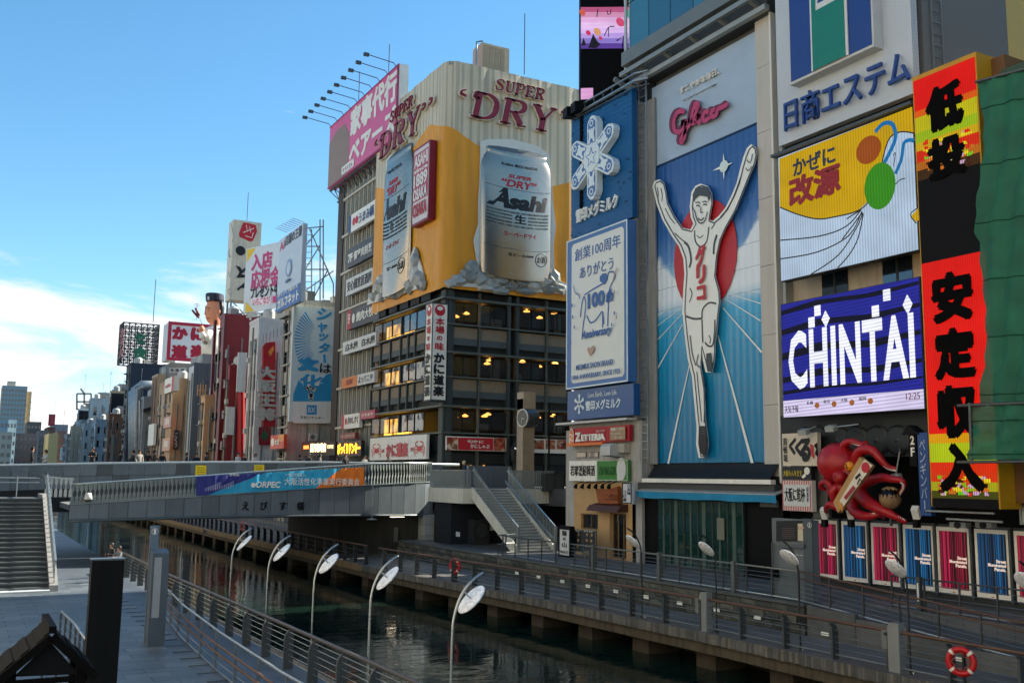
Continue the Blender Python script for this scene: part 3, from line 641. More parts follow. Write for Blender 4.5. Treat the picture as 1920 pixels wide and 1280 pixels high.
def serif(B, txt, TL, BR, mat, d, fat=0., slant=.22, adv=1.12, quotes=False, parent=None, warp=None):
    """slanted serif capitals, one raised part per letter"""
    a, b = B.q(TL), B.q(BR); H = a.y-b.y; n = len(txt); qn = .55 if quotes else 0; W = (b.x-a.x-slant*H)/(n*adv-(adv-1)+2*qn)
    def draw(strokes, x0, nm):
        mb = MB()
        for pts, ws in strokes:
            P = [Vector((x0+p[0]*W+slant*(p[1])*H, b.y+p[1]*H)) for p in pts]
            if len(P) > 2: P = smooth2(P, 4); ws = [ws[min(i//4, len(ws)-1)]+(ws[min(i//4+1, len(ws)-1)]-ws[min(i//4, len(ws)-1)])*((i % 4)/4) for i in range(len(P))]
            L, R = outline(P, [w_*W+fat for w_ in ws])
            if fat and len(P) == 2:
                t = (P[1]-P[0]).normalized()*fat/2; L = [L[0]-t, L[1]+t]; R = [R[0]-t, R[1]+t]
            for i in range(len(P)-1):
                q = [L[i], L[i+1], R[i+1], R[i]]; mb.prism([B.fr.P(z.x, z.y, B.c+(warp(z) if warp else 0)) for z in q], B.fr.n*d)
        mb.build(nm, mat, parent or B.root)
    def quote(x0, flip):
        for k in (0, .36):
            st = [([(k+.1,.95),(k+.1,.86)], [.2,.2]), ([(k+.16,.9),(k+.17,.78),(k+.06,.68)], [.1,.07,.02])]
            if flip: st = [([(k+.1,.80),(k+.1,.71)], [.2,.2]), ([(k+.04,.76),(k+.03,.88),(k+.14,.97)], [.1,.07,.02])]
            draw([([(x*1.4, y) for x, y in p], w_) for p, w_ in st], x0, 'quotation_mark')
    x = a.x
    if quotes: quote(x, True); x += qn*W
    for ch in txt: draw(SERIF[ch], x, 'letter'); x += W*adv
    if quotes: quote(x, False)
CX, CY, CE, CW_ = 34.0, 73.0, 46.4, 88.6       # corner, right end, left end
fR, fL = FY(CY), FX(CX)
zr = lambda y: fR.uv(840, y)[1]
AB = thing('restaurant_building', (40, 80, ZL), 'dark grey corner restaurant building with stacked ledges under a beer sign', 'building')
GREEN = M('#3b4446', .6, var=.15, streak=.2); GREEND = M('#23292b', .7, var=.2); LEDGE = M('#59625f', .55, .2, var=.15); BEIGE = M('#7f7565', .75, var=.14, scale=3); GBAND = M('#4a5458', .7, var=.12)
Z = {k: zr(y) for k, y in dict(top=543, l1=559, w1t=565, w1b=601, l2=607, s1t=611, s1m=632, s1b=645, d1=657, l3=660, w2t=666, w2b=702, l4=706, s2t=709, s2m=731, s2b=744, d2=757, l5=761, w3t=768, w3b=804, l6=811, sgt=816, sgb=847, g0=868, gb=888).items()}
MB().box(CX+3.2, CY+3.2, ZL, CE, CW_, Z['top']).build('core_wall', GREEND, AB)
mb = MB(); mb.box(CX+.1, CY+.1, ZL, CE, CW_, 6.1); mb.box(CX+.5, CY+.5, Z['top']-.5, CE, CW_, Z['top']+20)
mb.build('wall', GREEND, AB)
MB().box(CE-.1, CY+.1, 6, CE, CW_-.1, Z['top']).build('end_wall', GREEND, AB)
for a, b in (('g0', 'sgb'), ('l6', 'sgt'), ('l5', 's2t'), ('l3', 's1t')):
    lo = {'sgb': Z['g0'], 'sgt': Z['sgb'], 's2t': Z['d2'], 's1t': Z['d1']}[b]; hi = {'sgb': Z['sgb'], 'sgt': Z['l6'], 's2t': Z['l4'], 's1t': Z['l2']}[b]
    MB().box(CX+.25, CY+.25, lo-.05, CE, CW_, hi+.05).build('floor_band', GREEND, AB)
MB().box(CX+.25, CY+.25, Z['l1'], CE, CW_, Z['top']).build('floor_band', GREEND, AB)
for k in ('l1', 'l2', 'l3', 'l4', 'l5', 'l6'):
    t = .16 if k in ('l1', 'l3', 'l5') else .12; o = .42 if k in ('l1', 'l3', 'l5') else .3
    MB().prism([(CX-o, CY-o, Z[k]-t/2), (CE, CY-o, Z[k]-t/2), (CE, CY+.3, Z[k]-t/2), (CX+.3, CY+.3, Z[k]-t/2), (CX+.3, CW_, Z[k]-t/2), (CX-o, CW_, Z[k]-t/2)], (0, 0, t)).build('ledge', LEDGE, AB)
ucol = [fR.uv(x, 760)[0] for x in (838, 896, 951, 967, 1023, 1062)]
for x in (838, 951, 967): u = fR.uv(x, 760)[0]; MB().box(u-.12, CY-.22, 6.0, u+.14, CY+.24, Z['top']).build('column', GREEN, AB)
for x in (896, 1023): u = fR.uv(x, 760)[0]; MB().box(u-.05, CY-.16, 6.0, u+.07, CY+.24, Z['top']).build('mullion', LEDGE, AB)
MB().box(CX-.1, CY-.1, 6., CX+.75, CY+.75, Z['top']).build('corner_column', GREEN, AB)
SEE = glass('#1b2830', .03, see=.6); SEEB = glass('#3a5266', .03, see=.15)
bays = [(838, 896), (896, 951), (967, 1023), (1023, 1064)]
for (wt, wb) in (('w1t', 'w1b'), ('w2t', 'w2b'), ('w3t', 'w3b'), ('g0', 'gb')):
    for a, b in bays:
        ua, ub = fR.uv(a, 700)[0]+.16, fR.uv(b, 700)[0]-.08
        window(AB, fR, (ua, ub, min(Z[wt], Z[wb]), max(Z[wt], Z[wb])), .1, BLACK, SEE, cols=2, fw=.05)
for (st, sm_, sb, dd) in (('s1t', 's1m', 's1b', 'd1'), ('s2t', 's2m', 's2b', 'd2')):
    for a, b in bays:
        ua, ub = fR.uv(a, 700)[0]+.17, fR.uv(b, 700)[0]-.09
        MB().box(ua, CY+.02, Z[sm_], ub, CY+.3, Z[st]).build('spandrel_panel', BEIGE, AB); MB().box(ua, CY-.02, Z[sb], ub, CY+.3, Z[sm_]-.01).build('spandrel_band', GBAND, AB)
# canal face: six bays of windows with lit ones at the far end
vb = [fL.uv(x, 640)[0] for x in (700, 716, 734, 753, 767, 780, 798)]
def _lit(nt, p, g):
    n, l = nt.nodes, nt.links; p.inputs['Base Color'].default_value = (.35, .17, .03, 1)
    mp = n.new('ShaderNodeMapping'); mp.inputs['Scale'].default_value = (1, .9, .35); l.new(g.outputs['Position'], mp.inputs[0])
    a = n.new('ShaderNodeTexNoise'); a.inputs['Scale'].default_value = 1.6; a.inputs['Detail'].default_value = 4; l.new(mp.outputs[0], a.inputs['Vector'])
    r = n.new('ShaderNodeValToRGB'); r.color_ramp.elements[0].position = .35; r.color_ramp.elements[0].color = (.05, .015, .004, 1); r.color_ramp.elements[1].position = .65; r.color_ramp.elements[1].color = (1, .50, .06, 1); l.new(a.outputs[0], r.inputs[0])
    l.new(r.outputs[0], p.inputs['Emission Color']); p.inputs['Emission Strength'].default_value = 1.5
LIT = nodemat('lit_interior', _lit)
for (wt, wb, fl) in (('w1t', 'w1b', 1), ('w2t', 'w2b', 1), ('w3t', 'w3b', 1)):
    for i in range(6):
        if i == 3: MB().obox(fL.P(vb[3]-.12, Z[wb], -.2), fL.u*.24, fL.v*(Z[wt]-Z[wb]), fL.n*.3).build('pier', GREEN, AB)
        window(AB, fL, (vb[i]+.03+(.12 if i == 3 else 0), vb[i+1]-.03-(.12 if i == 2 else 0), Z[wb], Z[wt]), .1, BLACK, SEE if i < 3 else SEEB, cols=1, fw=.05)
    MB().obox(fL.P(vb[0]+.3, Z[wb], -1.3), fL.u*(vb[3]-vb[0]-.4), fL.v*(Z[wt]-Z[wb]-.1), fL.n*.1).build('lit_interior', LIT, AB)
for (st, sm_, sb, dd) in (('s1t', 's1m', 's1b', 'd1'), ('s2t', 's2m', 's2b', 'd2')):
    for i in range(6):
        MB().obox(fL.P(vb[i]+.22, Z[sm_], -.2), fL.u*(vb[i+1]-vb[i]-.44), fL.v*(Z[st]-Z[sm_]), fL.n*.2).build('spandrel_panel', BEIGE, AB)
        MB().obox(fL.P(vb[i]+.22, Z[sb], -.2), fL.u*(vb[i+1]-vb[i]-.44), fL.v*(Z[sm_]-Z[sb]-.02), fL.n*.24).build('spandrel_band', GBAND, AB)
        MB().obox(fL.P(vb[i]-.1, Z[dd], -.2), fL.u*.2, fL.v*(Z[st]-Z[dd]+.2), fL.n*.36).build('bracket', GREEN, AB)
for i in range(5):
    x = 718+i*20; u = fL.uv(x, 545)[0]; MB().obox(fL.P(u, Z['l1']+.2, .3), fL.u*1.9, fL.v*.9, fL.n*.1).build('soffit_panel', DARK, AB)
random.seed(21)
for (wt, wb) in (('w1t', 'w1b'), ('w2t', 'w2b'), ('w3t', 'w3b')):
    for a, b in bays:
        for s_ in (0, .5):
            if random.random() < .55: ua, ub = fR.uv(a, 700)[0]+.2, fR.uv(b, 700)[0]-.1; W_ = (ub-ua)/2; h_ = (Z[wt]-Z[wb])*random.choice((.35, .6, 1.)); MB().box(ua+W_*s_*2, CY+.45, Z[wt]-h_ if random.random() < .5 else Z[wb], ua+W_*(s_*2+random.uniform(.4, .95)), CY+.5, Z[wt] if random.random() < .4 else Z[wb]+h_).build('blind', M(random.choice(('#8d8a80', '#5a6470', '#46525e', '#a39c8c')), .7, var=.15), AB)
LAMP = M('#ffb45a', .4, var=0, emit=2.); lm = MB().lathe((0, 0, 0), [(.1, 0), (.30, .05), (.27, .14), (.12, .26), (.03, .32)], 12).mesh('pendant_lamp', LAMP, True)
for k, (a, b) in enumerate([(225,215), (292,195), (388,158), (683,180), (767,222), (862,193), (185,508), (427,520), (442,497), (655,507), (763,538), (867,517), (217,865), (283,858), (410,860), (432,848), (755,868), (857,858), (320,1190), (405,1190)]):
    p = on(790+a/3.459, 530+b/3.459, 'Y', CY+1.1+.25*(k % 3)); inst(lm, 'pendant_lamp', None, p-Vector((0, 0, .15)), sc=(1, 1, .8), label=ORD[k % 6 if k < 18 else k-18]+' warm pendant lamp from the corner on the '+('top', 'middle', 'lowest glazed', 'ground')[k//6]+' restaurant floor', cat='lamp', group='pendant lamps inside the restaurant')
# ------------------------------------------------------------------ the wraparound beer sign
BS = thing('beer_sign', (40, 80, Z['top']), 'wraparound amber and cream beer sign with two silver cans', 'sign')
Z0, Z1 = Z['top']+.05, on(830, 119, 'X', CX-.5).z; SX, SY = CX-.5, CY-.5; RC = 1.3
path = [(SX, CW_+.2)]
for i in range(1, 60): path.append((SX, CW_+.2+(SY+RC-CW_-.2)*i/60))
for i in range(13): a = PI+PI/2*i/12; path.append((SX+RC+RC*math.cos(a), SY+RC+RC*math.sin(a)))
for i in range(1, 46): path.append((SX+RC+(CE+.3-SX-RC)*i/45, SY))
cut = [(700,352), (712,352), (726,358), (750,330), (772,285), (787,258), (806,234), (822,228), (845,235), (871,255), (894,272), (910,280), (960,310), (1034,350), (1055,345), (1075,341)]
zc = []
for (x, y) in cut:
    p = on(x, y, 'X', SX) if x < 822 else on(x, y, 'Y', SY)
    s_ = -(p.y-SY) if x < 822 else (p.x-SX); zc.append((s_, p.z))
zc.sort()
def zcut(s):
    if s <= zc[0][0]: return zc[0][1]
    for a, b in zip(zc, zc[1:]):
        if s <= b[0]: return a[1]+(b[1]-a[1])*(s-a[0])/max(1e-6, b[0]-a[0])
    return zc[-1][1]
lowf, upf, upg = MB(), MB(), MB(); acc = 0.; PP = []
for i, (x, y) in enumerate(path):
    a, b = path[max(0, i-1)], path[min(len(path)-1, i+1)]; t = Vector((b[0]-a[0], b[1]-a[1], 0)).normalized(); n_ = Vector((t.y, -t.x, 0))
    if i: acc += math.hypot(x-path[i-1][0], y-path[i-1][1])
    PP.append((Vector((x, y, 0))+n_*(.03*math.sin(acc*2.1)+.012*math.sin(acc*5.7)), (x-SX) if y <= SY+RC and x > SX+.3 else -(y-SY)))
for i in range(len(PP)-1):
    (p, s0), (q, s1) = PP[i], PP[i+1]; za, zb = zcut(s0), zcut(s1)
    def col(mb, z00, z01, z10, z11): mb.add([(p.x,p.y,z00), (q.x,q.y,z01), (q.x,q.y,z11), (p.x,p.y,z10)], [(0,1,2,3)])
    col(lowf, Z0, Z0, za, zb); col(upf if (i*7 % 11) < 6 else upg, za, zb, Z1, Z1)
def ribbed(c1, rough=.5):
    def bd(nt, p, g):
        n, l = nt.nodes, nt.links; s = n.new('ShaderNodeSeparateXYZ'); l.new(g.outputs['Position'], s.inputs[0])
        wv = n.new('ShaderNodeMath'); wv.operation = 'SINE'; mu = n.new('ShaderNodeMath'); mu.operation = 'MULTIPLY'; mu.inputs[1].default_value = 48.; l.new(s.outputs[2], mu.inputs[0]); l.new(mu.outputs[0], wv.inputs[0])
        bp = n.new('ShaderNodeBump'); bp.inputs['Strength'].default_value = .2; bp.inputs['Distance'].default_value = .03; l.new(wv.outputs[0], bp.inputs['Height']); l.new(bp.outputs[0], p.inputs['Normal'])
        a = n.new('ShaderNodeTexNoise'); a.inputs['Scale'].default_value = .5; a.inputs['Detail'].default_value = 6; mp = n.new('ShaderNodeMapping'); mp.inputs['Scale'].default_value = (2, 2, .25); l.new(g.outputs['Position'], mp.inputs[0]); l.new(mp.outputs[0], a.inputs['Vector'])
        r = n.new('ShaderNodeMapRange'); r.inputs[1].default_value = .3; r.inputs[2].default_value = .7; r.inputs[3].default_value = .8; r.inputs[4].default_value = 1.1; l.new(a.outputs[0], r.inputs[0])
        v = n.new('ShaderNodeVectorMath'); v.operation = 'SCALE'; v.inputs[0].default_value = hexc(c1)[:3]; l.new(r.outputs[0], v.inputs['Scale']); l.new(v.outputs[0], p.inputs['Base Color']); p.inputs['Roughness'].default_value = rough
    return nodemat('ribbed'+c1, bd)
lowf.build('amber_field', ribbed('#e0950a'), BS, smooth=True); upf.build('foam_field', ribbed('#cdc0a2'), BS, smooth=True); upg.build('foam_stripe', ribbed('#b3a88e'), BS, smooth=True)
MB().prism([(SX+.2, SY+.2, Z1-.3), (CE, SY+.2, Z1-.3), (CE, CW_, Z1-.3), (SX+.2, CW_, Z1-.3)], (0, 0, .25)).build('top_plate', CONCW, BS)
MB().prism([(SX+.1, SY+.1, Z0), (CE+.2, SY+.1, Z0), (CE+.2, CW_, Z0), (SX+.1, CW_, Z0)], (0, 0, .05)).build('bottom_plate', DARK, BS)
eR, eL = FY(SY), FX(SX); SILV = M('#a09a92', .24, .85, var=.05, scale=.4); SILV2 = M('#c0c5c8', .3, .5, var=.06, scale=.5); CAND = M('#6f777d', .3, .6, var=.06); ICE = [M('#9da3a3', .35, var=.3, scale=1.3, bump=.3, bscale=2), M('#b5b9b7', .35, var=.3, scale=1.3, bump=.3, bscale=2), M('#878e8f', .35, var=.3, scale=1.3, bump=.3, bscale=2)]
def can(fr, xl, xr, yt, yb, ref, edge, side):
    """can relief between pixels xl..xr, lid top yt to foot yb; edge = white cut-out outline in pixels"""
    B = Board(BS, fr, .08)
    B.poly(edge, M('#cfd3d0', .5, var=.06), 'cutout', d=.12, lift=0.)
    c0 = B.c = .2; (ul, vt), (ur, vb_) = fr.uv(xl, yt, c0), fr.uv(xr, yb, c0)
    cu, R = (ul+ur)/2, (ur-ul)/2; H = vt-vb_; DP = .55
    prof = [(.96, 0), (1., .03), (1., .80), (.985, .84), (.93, .885), (.86, .915), (.84, .925), (.87, .94), (.87, .955), (.845, .96)]
    mb = MB(); n = 20; vs, fs = [], []
    for rr, h in prof:
        for j in range(n+1): a = PI*j/n; vs.append(fr.P(cu-R*rr*math.cos(a), vb_+H*h+ (-.05*H*math.sin(a) if h < .9 else -.035*H*math.sin(a)), c0+DP*rr*math.sin(a)))
    for i in range(len(prof)-1):
        for j in range(n): fs.append((i*(n+1)+j, i*(n+1)+j+1, (i+1)*(n+1)+j+1, (i+1)*(n+1)+j))
    body = mb.add(vs, fs).build('can', SILV, BS, smooth=True)
    vs = [fr.P(cu-R*.845*math.cos(PI*j/n), vb_+H*.96-.035*H*math.sin(PI*j/n), c0+DP*.845*math.sin(PI*j/n)) for j in range(n+1)] + [fr.P(cu-R*.845*math.cos(PI*j/n), vb_+H*.96+.02*H*math.sin(PI*j/n), c0-.0) for j in range(n+1)]
    MB().add(vs, [(j, j+1, n+2+j, n+1+j) for j in range(n)]).build('lid', CAND, BS)
    wp = lambda z: DP*math.sqrt(max(0, 1-((z.x-cu)/R)**2))
    def tx(t, x0, x1, h0, h1, mat, **kw):
        """lettering bent round the can; x in -1..1, h in 0..1"""
        bold = kw.pop('bold', .02); vs_, fs_ = glyph(t, bold, kw.pop('shear', 0.), 1.); ax, bx = min(q[0] for q in vs_), max(q[0] for q in vs_); ay, by_ = min(q[1] for q in vs_), max(q[1] for q in vs_)
        m_ = MB(); out = []
        for q in vs_:
            xx = x0+(x1-x0)*(q[0]-ax)/(bx-ax); hh = h0+(h1-h0)*(q[1]-ay)/(by_-ay); s_ = math.sqrt(max(0, 1-xx*xx)); out.append(fr.P(cu+R*xx, vb_+H*hh-.05*H*s_, c0+DP*s_+.02+q[2]))
        m_.add(out, fs_).build('lettering', mat, body)
    tx('KARA 辛口 KUCHI', -.5, .5, .865, .89, INK); tx('SUPER', -.32, .34, .775, .805, REDP, shear=.2, bold=.03)
    tx('“DRY”', -.5, .5, .705, .765, REDP, shear=.2, bold=.03)
    tx('sahi', -.32, .84, .535, .66, INK, shear=.18, bold=.05); tx('A', -.88, -.28, .535, .69, INK, shear=.35, bold=.05); tx('生', -.14, .2, .43, .5, INK, bold=.03)
    for i, (s1, s2) in enumerate((('ASAHI SUPER DRY IS BREWED WITH PRECISION TO HIGH', None), ('QUALITY STANDARDS', 'UNDER THE SUPER'), ('VISION OF JAPANESE', 'MASTER BREWERS'), ('OUR ADVANCED BREW', 'ING TECHNIQUES'), ('DELIVER A DRY, CRISP TASTE AND QUICK, CLEAN FINISH', None))):
        h = .503-.026*i
        if s2: tx(s1, -.88, -.2, h, h+.014, INK, bold=.0); tx(s2, .26, .88, h, h+.014, INK, bold=.0)
        else: tx(s1, -.88, .88, h, h+.014, INK, bold=.0)
    tx('スーパードライ', -.42, .5, .325, .36, REDP, bold=.03); tx('生ビール', -.3, .2, .175, .20, INK); tx('（非熱処理）', .2, .42, .178, .195, INK, bold=0.)
    vs2 = [(.66+.18*math.cos(2*PI*i/24), .165+.052*math.sin(2*PI*i/24)) for i in range(24)]
    pts = [fr.P(cu+R*x, vb_+H*h-.05*H*math.sqrt(1-x*x), c0+DP*math.sqrt(1-x*x)+.02) for x, h in vs2]; MB().tube(pts, .03, 4, True).build('seal_ring', INK, body)
    tx('お酒', .53, .79, .14, .19, INK, bold=.02)
    for (h0, h1) in ((.69, .69), (.23, .23)):
        MB().tube([fr.P(cu+R*x, vb_+H*h0-.05*H*math.sqrt(1-x*x), c0+DP*math.sqrt(1-x*x)+.01) for x in [-.93+.093*i for i in range(21)]], .025, 4).build('panel_line', CAND, body)
    B.c = c0; return B
eg = [(900,262+4), (912,262), (960,262), (1005,274), (1028,290), (1033,330), (1036,380), (1041,425), (1037,460), (1038,505), (1046,525), (1062,533), (1062,552), (838,535), (855,520), (872,512), (878,498), (893,490), (890,470), (887,450), (896,420), (896,380), (899,330)]
BRt = can(eR, 903, 1032, 262, 523, 0, eg, 0)
el = [(726,300), (733,292), (750,286), (764,288), (770,300), (770,400), (768,480), (772,480), (779,462), (785,480), (793,502), (799,537), (690,572), (693,556), (700,548), (708,520), (716,515), (722,500), (724,400)]
BLt = can(eL, 725, 768, 292, 530, 0, el, 0)
# heaps of ice at the feet of the cans
def rock(fr, x, y, w_, h_, dep, mat):
    u_, v_ = fr.uv(x, y, .2); mb = MB(); n = 7; ring = []
    a0 = random.random()*6
    r0 = [(w_*(.7+.5*random.random())*math.cos(a0+2*PI*i/n), h_*(.7+.5*random.random())*math.sin(a0+2*PI*i/n)) for i in range(n)]
    r1 = [(p[0]*.55+random.uniform(-.1, .1)*w_, p[1]*.55+random.uniform(-.1, .1)*h_) for p in r0]
    vs = [fr.P(u_+p[0], v_+p[1], .16) for p in r0]+[fr.P(u_+p[0], v_+p[1], .16+dep*(.6+.6*random.random())) for p in r1]
    mb.add(vs, [(i, (i+1) % n, n+(i+1) % n, n+i) for i in range(n)]+[tuple(range(n, 2*n))]); mb.build('ice_block', mat, BS)
for (x, y, w_, h_) in [(862,527,.7,.45), (880,518,.75,.6), (888,503,.6,.7), (900,522,.8,.6), (920,532,.8,.55), (940,525,.8,.6), (960,535,.75,.5), (980,528,.8,.6), (1000,536,.8,.5), (1018,527,.8,.6), (1036,520,.7,.8), (1050,540,.7,.5), (845,532,.6,.3), (910,540,.9,.3), (985,545,.9,.3), (1030,543,.8,.4), (940,545,.9,.3)]: rock(eR, x, y, w_*1.25, h_*1.2, .35, random.choice(ICE))
for (x, y, w_, h_) in [(700,556,.8,.6), (708,540,1.,.9), (717,525,.9,.9), (725,545,1.1,.8), (737,540,1.1,.8), (748,545,1.1,.7), (757,532,1.1,.9), (767,535,1.1,.8), (776,515,1.,1.4), (779,490,.7,1.1), (786,525,1.,1.), (793,533,.7,.7), (715,556,1.2,.5), (740,552,1.2,.5)]: rock(eL, x, y, w_, h_, .35, random.choice(ICE))
# raised lettering
for fr, t1, t2, box1, box2, sl in ((eR, 'SUPER', 'DRY', ((925,162), (1021,184)), ((853,182), (1068,238)), .2), (eL, 'SUPER', 'DRY', ((736,183), (778,213)), ((707,203), (804,283)), .16)):
    for (t_, bx_, qq) in ((t1, box1, False), (t2, box2, True)):
        # box given along the slanted row: use its own left and right rows
        a, b = bx_; Bq = Board(BS, fr, .12)
        pl_, pr_ = fr.uv(a[0], a[1], .12), fr.uv(b[0], b[1], .12)
        zt, zb_ = (on(960, 157, 'Y', SY).z, on(960, 178, 'Y', SY).z) if t_ == 'SUPER' else (on(960, 189, 'Y', SY).z, on(960, 237, 'Y', SY).z)
        Bq.raw = True
        serif(Bq, t_, (pl_[0], zt), (pr_[0], zb_), M('#d8d3c6', .5), .16, fat=.16, slant=sl, quotes=qq); Bq.c += .16
        serif(Bq, t_, (pl_[0], zt), (pr_[0], zb_), CRIM, .12, slant=sl, quotes=qq)
S = board('beer_plaque', 'tall crimson plaque with pale lettering between the cans of beer sign', 'sign', FX(SX-.06), (776,283), (803,410), .62, CRIM)
x0, x1, y0_, y1_ = S.r; S.raw = True
S.poly([(x0+.25, y0_+.2), (x1-.25, y0_+.2), (x1-.12, y0_+.5), (x1-.12, y1_-.5), (x1-.25, y1_-.2), (x0+.25, y1_-.2), (x0+.12, y1_-.5), (x0+.12, y0_+.5)], M('#d5cdd0', .5), 'face')
hh = (y1_-y0_); S.poly([(x0+.2, y0_+hh*.30), (x1-.2, y0_+hh*.30), (x1-.2, y0_+hh*.92), (x0+.2, y0_+hh*.92)], M('#b5556c', .5), 'field')
for t_, a, b in (('ASAHI', .74, .90), ('since', .67, .72), ('1889', .48, .65), ('OSAKA', .31, .46)): S.text(t_, (x0+.3, y0_+hh*b), (x1-.3, y0_+hh*a), WHITE, bold=.03)
S.text('OSAKA', (x0+.3, y0_+hh*.27), (x1-.3, y0_+hh*.10), REDP, bold=.03)
# ------------------------------------------------------------------ vertical corner sign, crab sign, menu banners
KS = thing('vertical_crab_sign', (33.4, 72.4, 12.5), 'tall two-faced white vertical sign on the building corner with red emblem', 'sign')
q0, q1 = fR.uv(811.5, 570, .75), fR.uv(835, 749, .75); zt, zb_ = on(823, 570, 'Y', CY-.75).z, on(823, 749, 'Y', CY-.75).z
MB().box(q0[0], CY-.75, zb_, q1[0], CY+.55, zt).build('box', WHITE, KS); MB().box(q0[0]-.04, CY-.79, zt, q1[0]+.04, CY+.6, zt+.1).build('cap', STEELD, KS); MB().box(q0[0]-.04, CY-.79, zb_-.1, q1[0]+.04, CY+.6, zb_).build('cap', STEELD, KS)
for fr, a, b in ((FY(CY-.75), q0[0], q1[0]), (FX(q0[0]), -(CY+.55), -(CY-.75))):
    Bk = Board(KS, fr, .0, True); w_ = b-a; H = zt-zb_; c = (a+b)/2
    MB().obox(fr.P(a-.03, zb_, -.02), fr.u*.07, fr.v*H, fr.n*.06).build('edge', STEELD, KS)
    Bk.oval((c, zt-.065*H), w_*.36, w_*.36, REDP, 'emblem'); Bk.oval((c, zt-.045*H), w_*.2, w_*.13, WHITE, 'emblem_gap')
    Bk.text('本場の味', (a+.2*w_, zt-.14*H), (b-.18*w_, zt-.49*H), REDP, bold=.03, vertical=True); Bk.text('かに道楽', (a+.14*w_, zt-.51*H), (b-.12*w_, zt-.97*H), INK, bold=.05, vertical=True)
def crab(B, cx, cy, s_):
    """red printed crab seen from above"""
    R_ = M('#bf2f3e', .5); B.oval((cx, cy), s_*.42, s_*.5, R_, 'crab_body')
    m_ = MB()
    for sd in (-1, 1):
        B.rib([(cx+sd*s_*.25, cy-s_*.45), (cx+sd*s_*.7, cy-s_*.75), (cx+sd*s_*.55, cy-s_*1.2), (cx+sd*s_*.15, cy-s_*1.32)], s_*.2, R_, mb=m_, lift=.001, sm=3)
        for i in range(4):
            y = cy-s_*.25+i*s_*.28; B.rib([(cx+sd*s_*.3, y), (cx+sd*s_*.85, y-s_*.1+i*s_*.1), (cx+sd*s_*(.95-.1*i), y+s_*(.35+.12*i))], s_*.13, R_, mb=m_, lift=.0005, sm=3)
    m_.build('crab_legs', R_, B.root)
S = board('crab_restaurant_sign', 'wide white sign with red lettering between two red crabs over bridge end', 'sign', FX(CX-.35), (694, 822), (799, 860), .25, WHITE)
zt = Z['sgt']+.05; S.raw = False
crab(S, 706, 845, 9.5); crab(S, 786, 841, 10.5); S.text('かに道楽', (724, 831), (764, 856), M('#bf2f3e', .5), bold=.05); S.text('大阪名物', (716, 842), (720, 848), REDP); S.text('御予約', (770, 838), (775, 846), REDP)
def _food(nt, p, g):
    n, l = nt.nodes, nt.links; a = n.new('ShaderNodeTexVoronoi'); a.inputs['Scale'].default_value = 3.2; l.new(g.outputs['Position'], a.inputs['Vector'])
    r = n.new('ShaderNodeValToRGB'); cr = r.color_ramp; cr.elements[0].color = hexc('#3a2418'); cr.elements[1].color = hexc('#c9b9a0')
    for pos, c in ((.25, '#8f2c1c'), (.45, '#b3583a'), (.62, '#5d5a34'), (.8, '#a85a40')): e = cr.elements.new(pos); e.color = hexc(c)
    s = n.new('ShaderNodeSeparateColor'); l.new(a.outputs['Color'], s.inputs[0]); l.new(s.outputs[0], r.inputs[0]); l.new(r.outputs[0], p.inputs['Base Color']); p.inputs['Roughness'].default_value = .4
FOOD = nodemat('food_photo_print', _food)
S = board('menu_banner', 'long banner with red centre and food photos under the restaurant windows', 'banner', FY(CY-.36), (836, 817), (949, 846), .06, WHITE)
S.poly([(838,819), (858,819.5), (858,843), (838,843)], FOOD); S.poly([(926,820.5), (948,821), (948,845), (926,844.5)], FOOD); S.poly([(859,820), (925,821), (925,844), (859,843)], REDP, 'red_field'); S.text('旬かに', (876,824), (907,831), WHITE, bold=.03); S.text('かにしゃぶ', (882,832), (918,841), WHITE, bold=.03)
S = board('menu_banner', 'short banner with bowls of food behind the clock post', 'banner', FY(CY-.36), (1000, 822), (1062, 850), .06, WHITE)
for i in range(3): S.poly([(1002+i*21, 824), (1020+i*21, 824.5), (1020+i*21, 842), (1002+i*21, 841.5)], FOOD)
GP = thing('street_pillar', (40, 72, 6), 'dark green rounded street gate pillar with hanging lantern behind the landing', 'pillar')
u_ = fR.uv(955, 860)[0]; u2 = fR.uv(985, 860)[0]; zt = zr(815)
MB().prism([(u_, CY-1.4, 6), (u2, CY-1.4, 6), (u2, CY-1.4, zt), (u_+.5, CY-1.4, zt), (u_, CY-1.4, zt-.5)], (0, .7, 0)).build('body', M('#34443f', .6, var=.15), GP)
c = Vector((u_-.3, CY-1.2, zr(852))); MB().lathe(c, [(.05, -.7), (.2, -.45), (.26, -.2), (.26, .5), (.34, .55), (.1, .95)], 10).build('lantern', M('#262b2c', .4, .4), GP)
# clock post
CK = thing('street_clock', (35.4, 62, 6), 'stone pillar clock with round drum clock face by the stairs', 'clock')
MB().box(35.05, 61.7, 5.9, 36.0, 62.6, 12.35).build('pillar', M('#9c8f7d', .7, var=.18, streak=.2), CK); MB().box(35.05, 61.66, 11.6, 36.05, 62.6, 12.85).build('cap_box', M('#a69a88', .7, var=.15), CK)
ax = Vector((-.99, -.12, 0)).normalized(); cc = Vector((35.3, 61.75, 10.95))
MB().lathe(cc, [(.6, -.8), (.68, -.75), (.68, .2), (.58, .3)], 26, axis=ax).build('drum', STEELD, CK, smooth=False)
MB().tube([cc+ax*.3+(ax.cross(Vector((0,0,1)))*math.cos(2*PI*i/28)+Vector((0,0,1))*math.sin(2*PI*i/28))*.62 for i in range(28)], .045, 6, True).build('bezel', WHITE, CK)
MB().lathe(cc+ax*.28, [(.58, 0), (.58, .03)], 26, axis=ax).build('dial', M('#3a4347', .25, var=.1), CK)
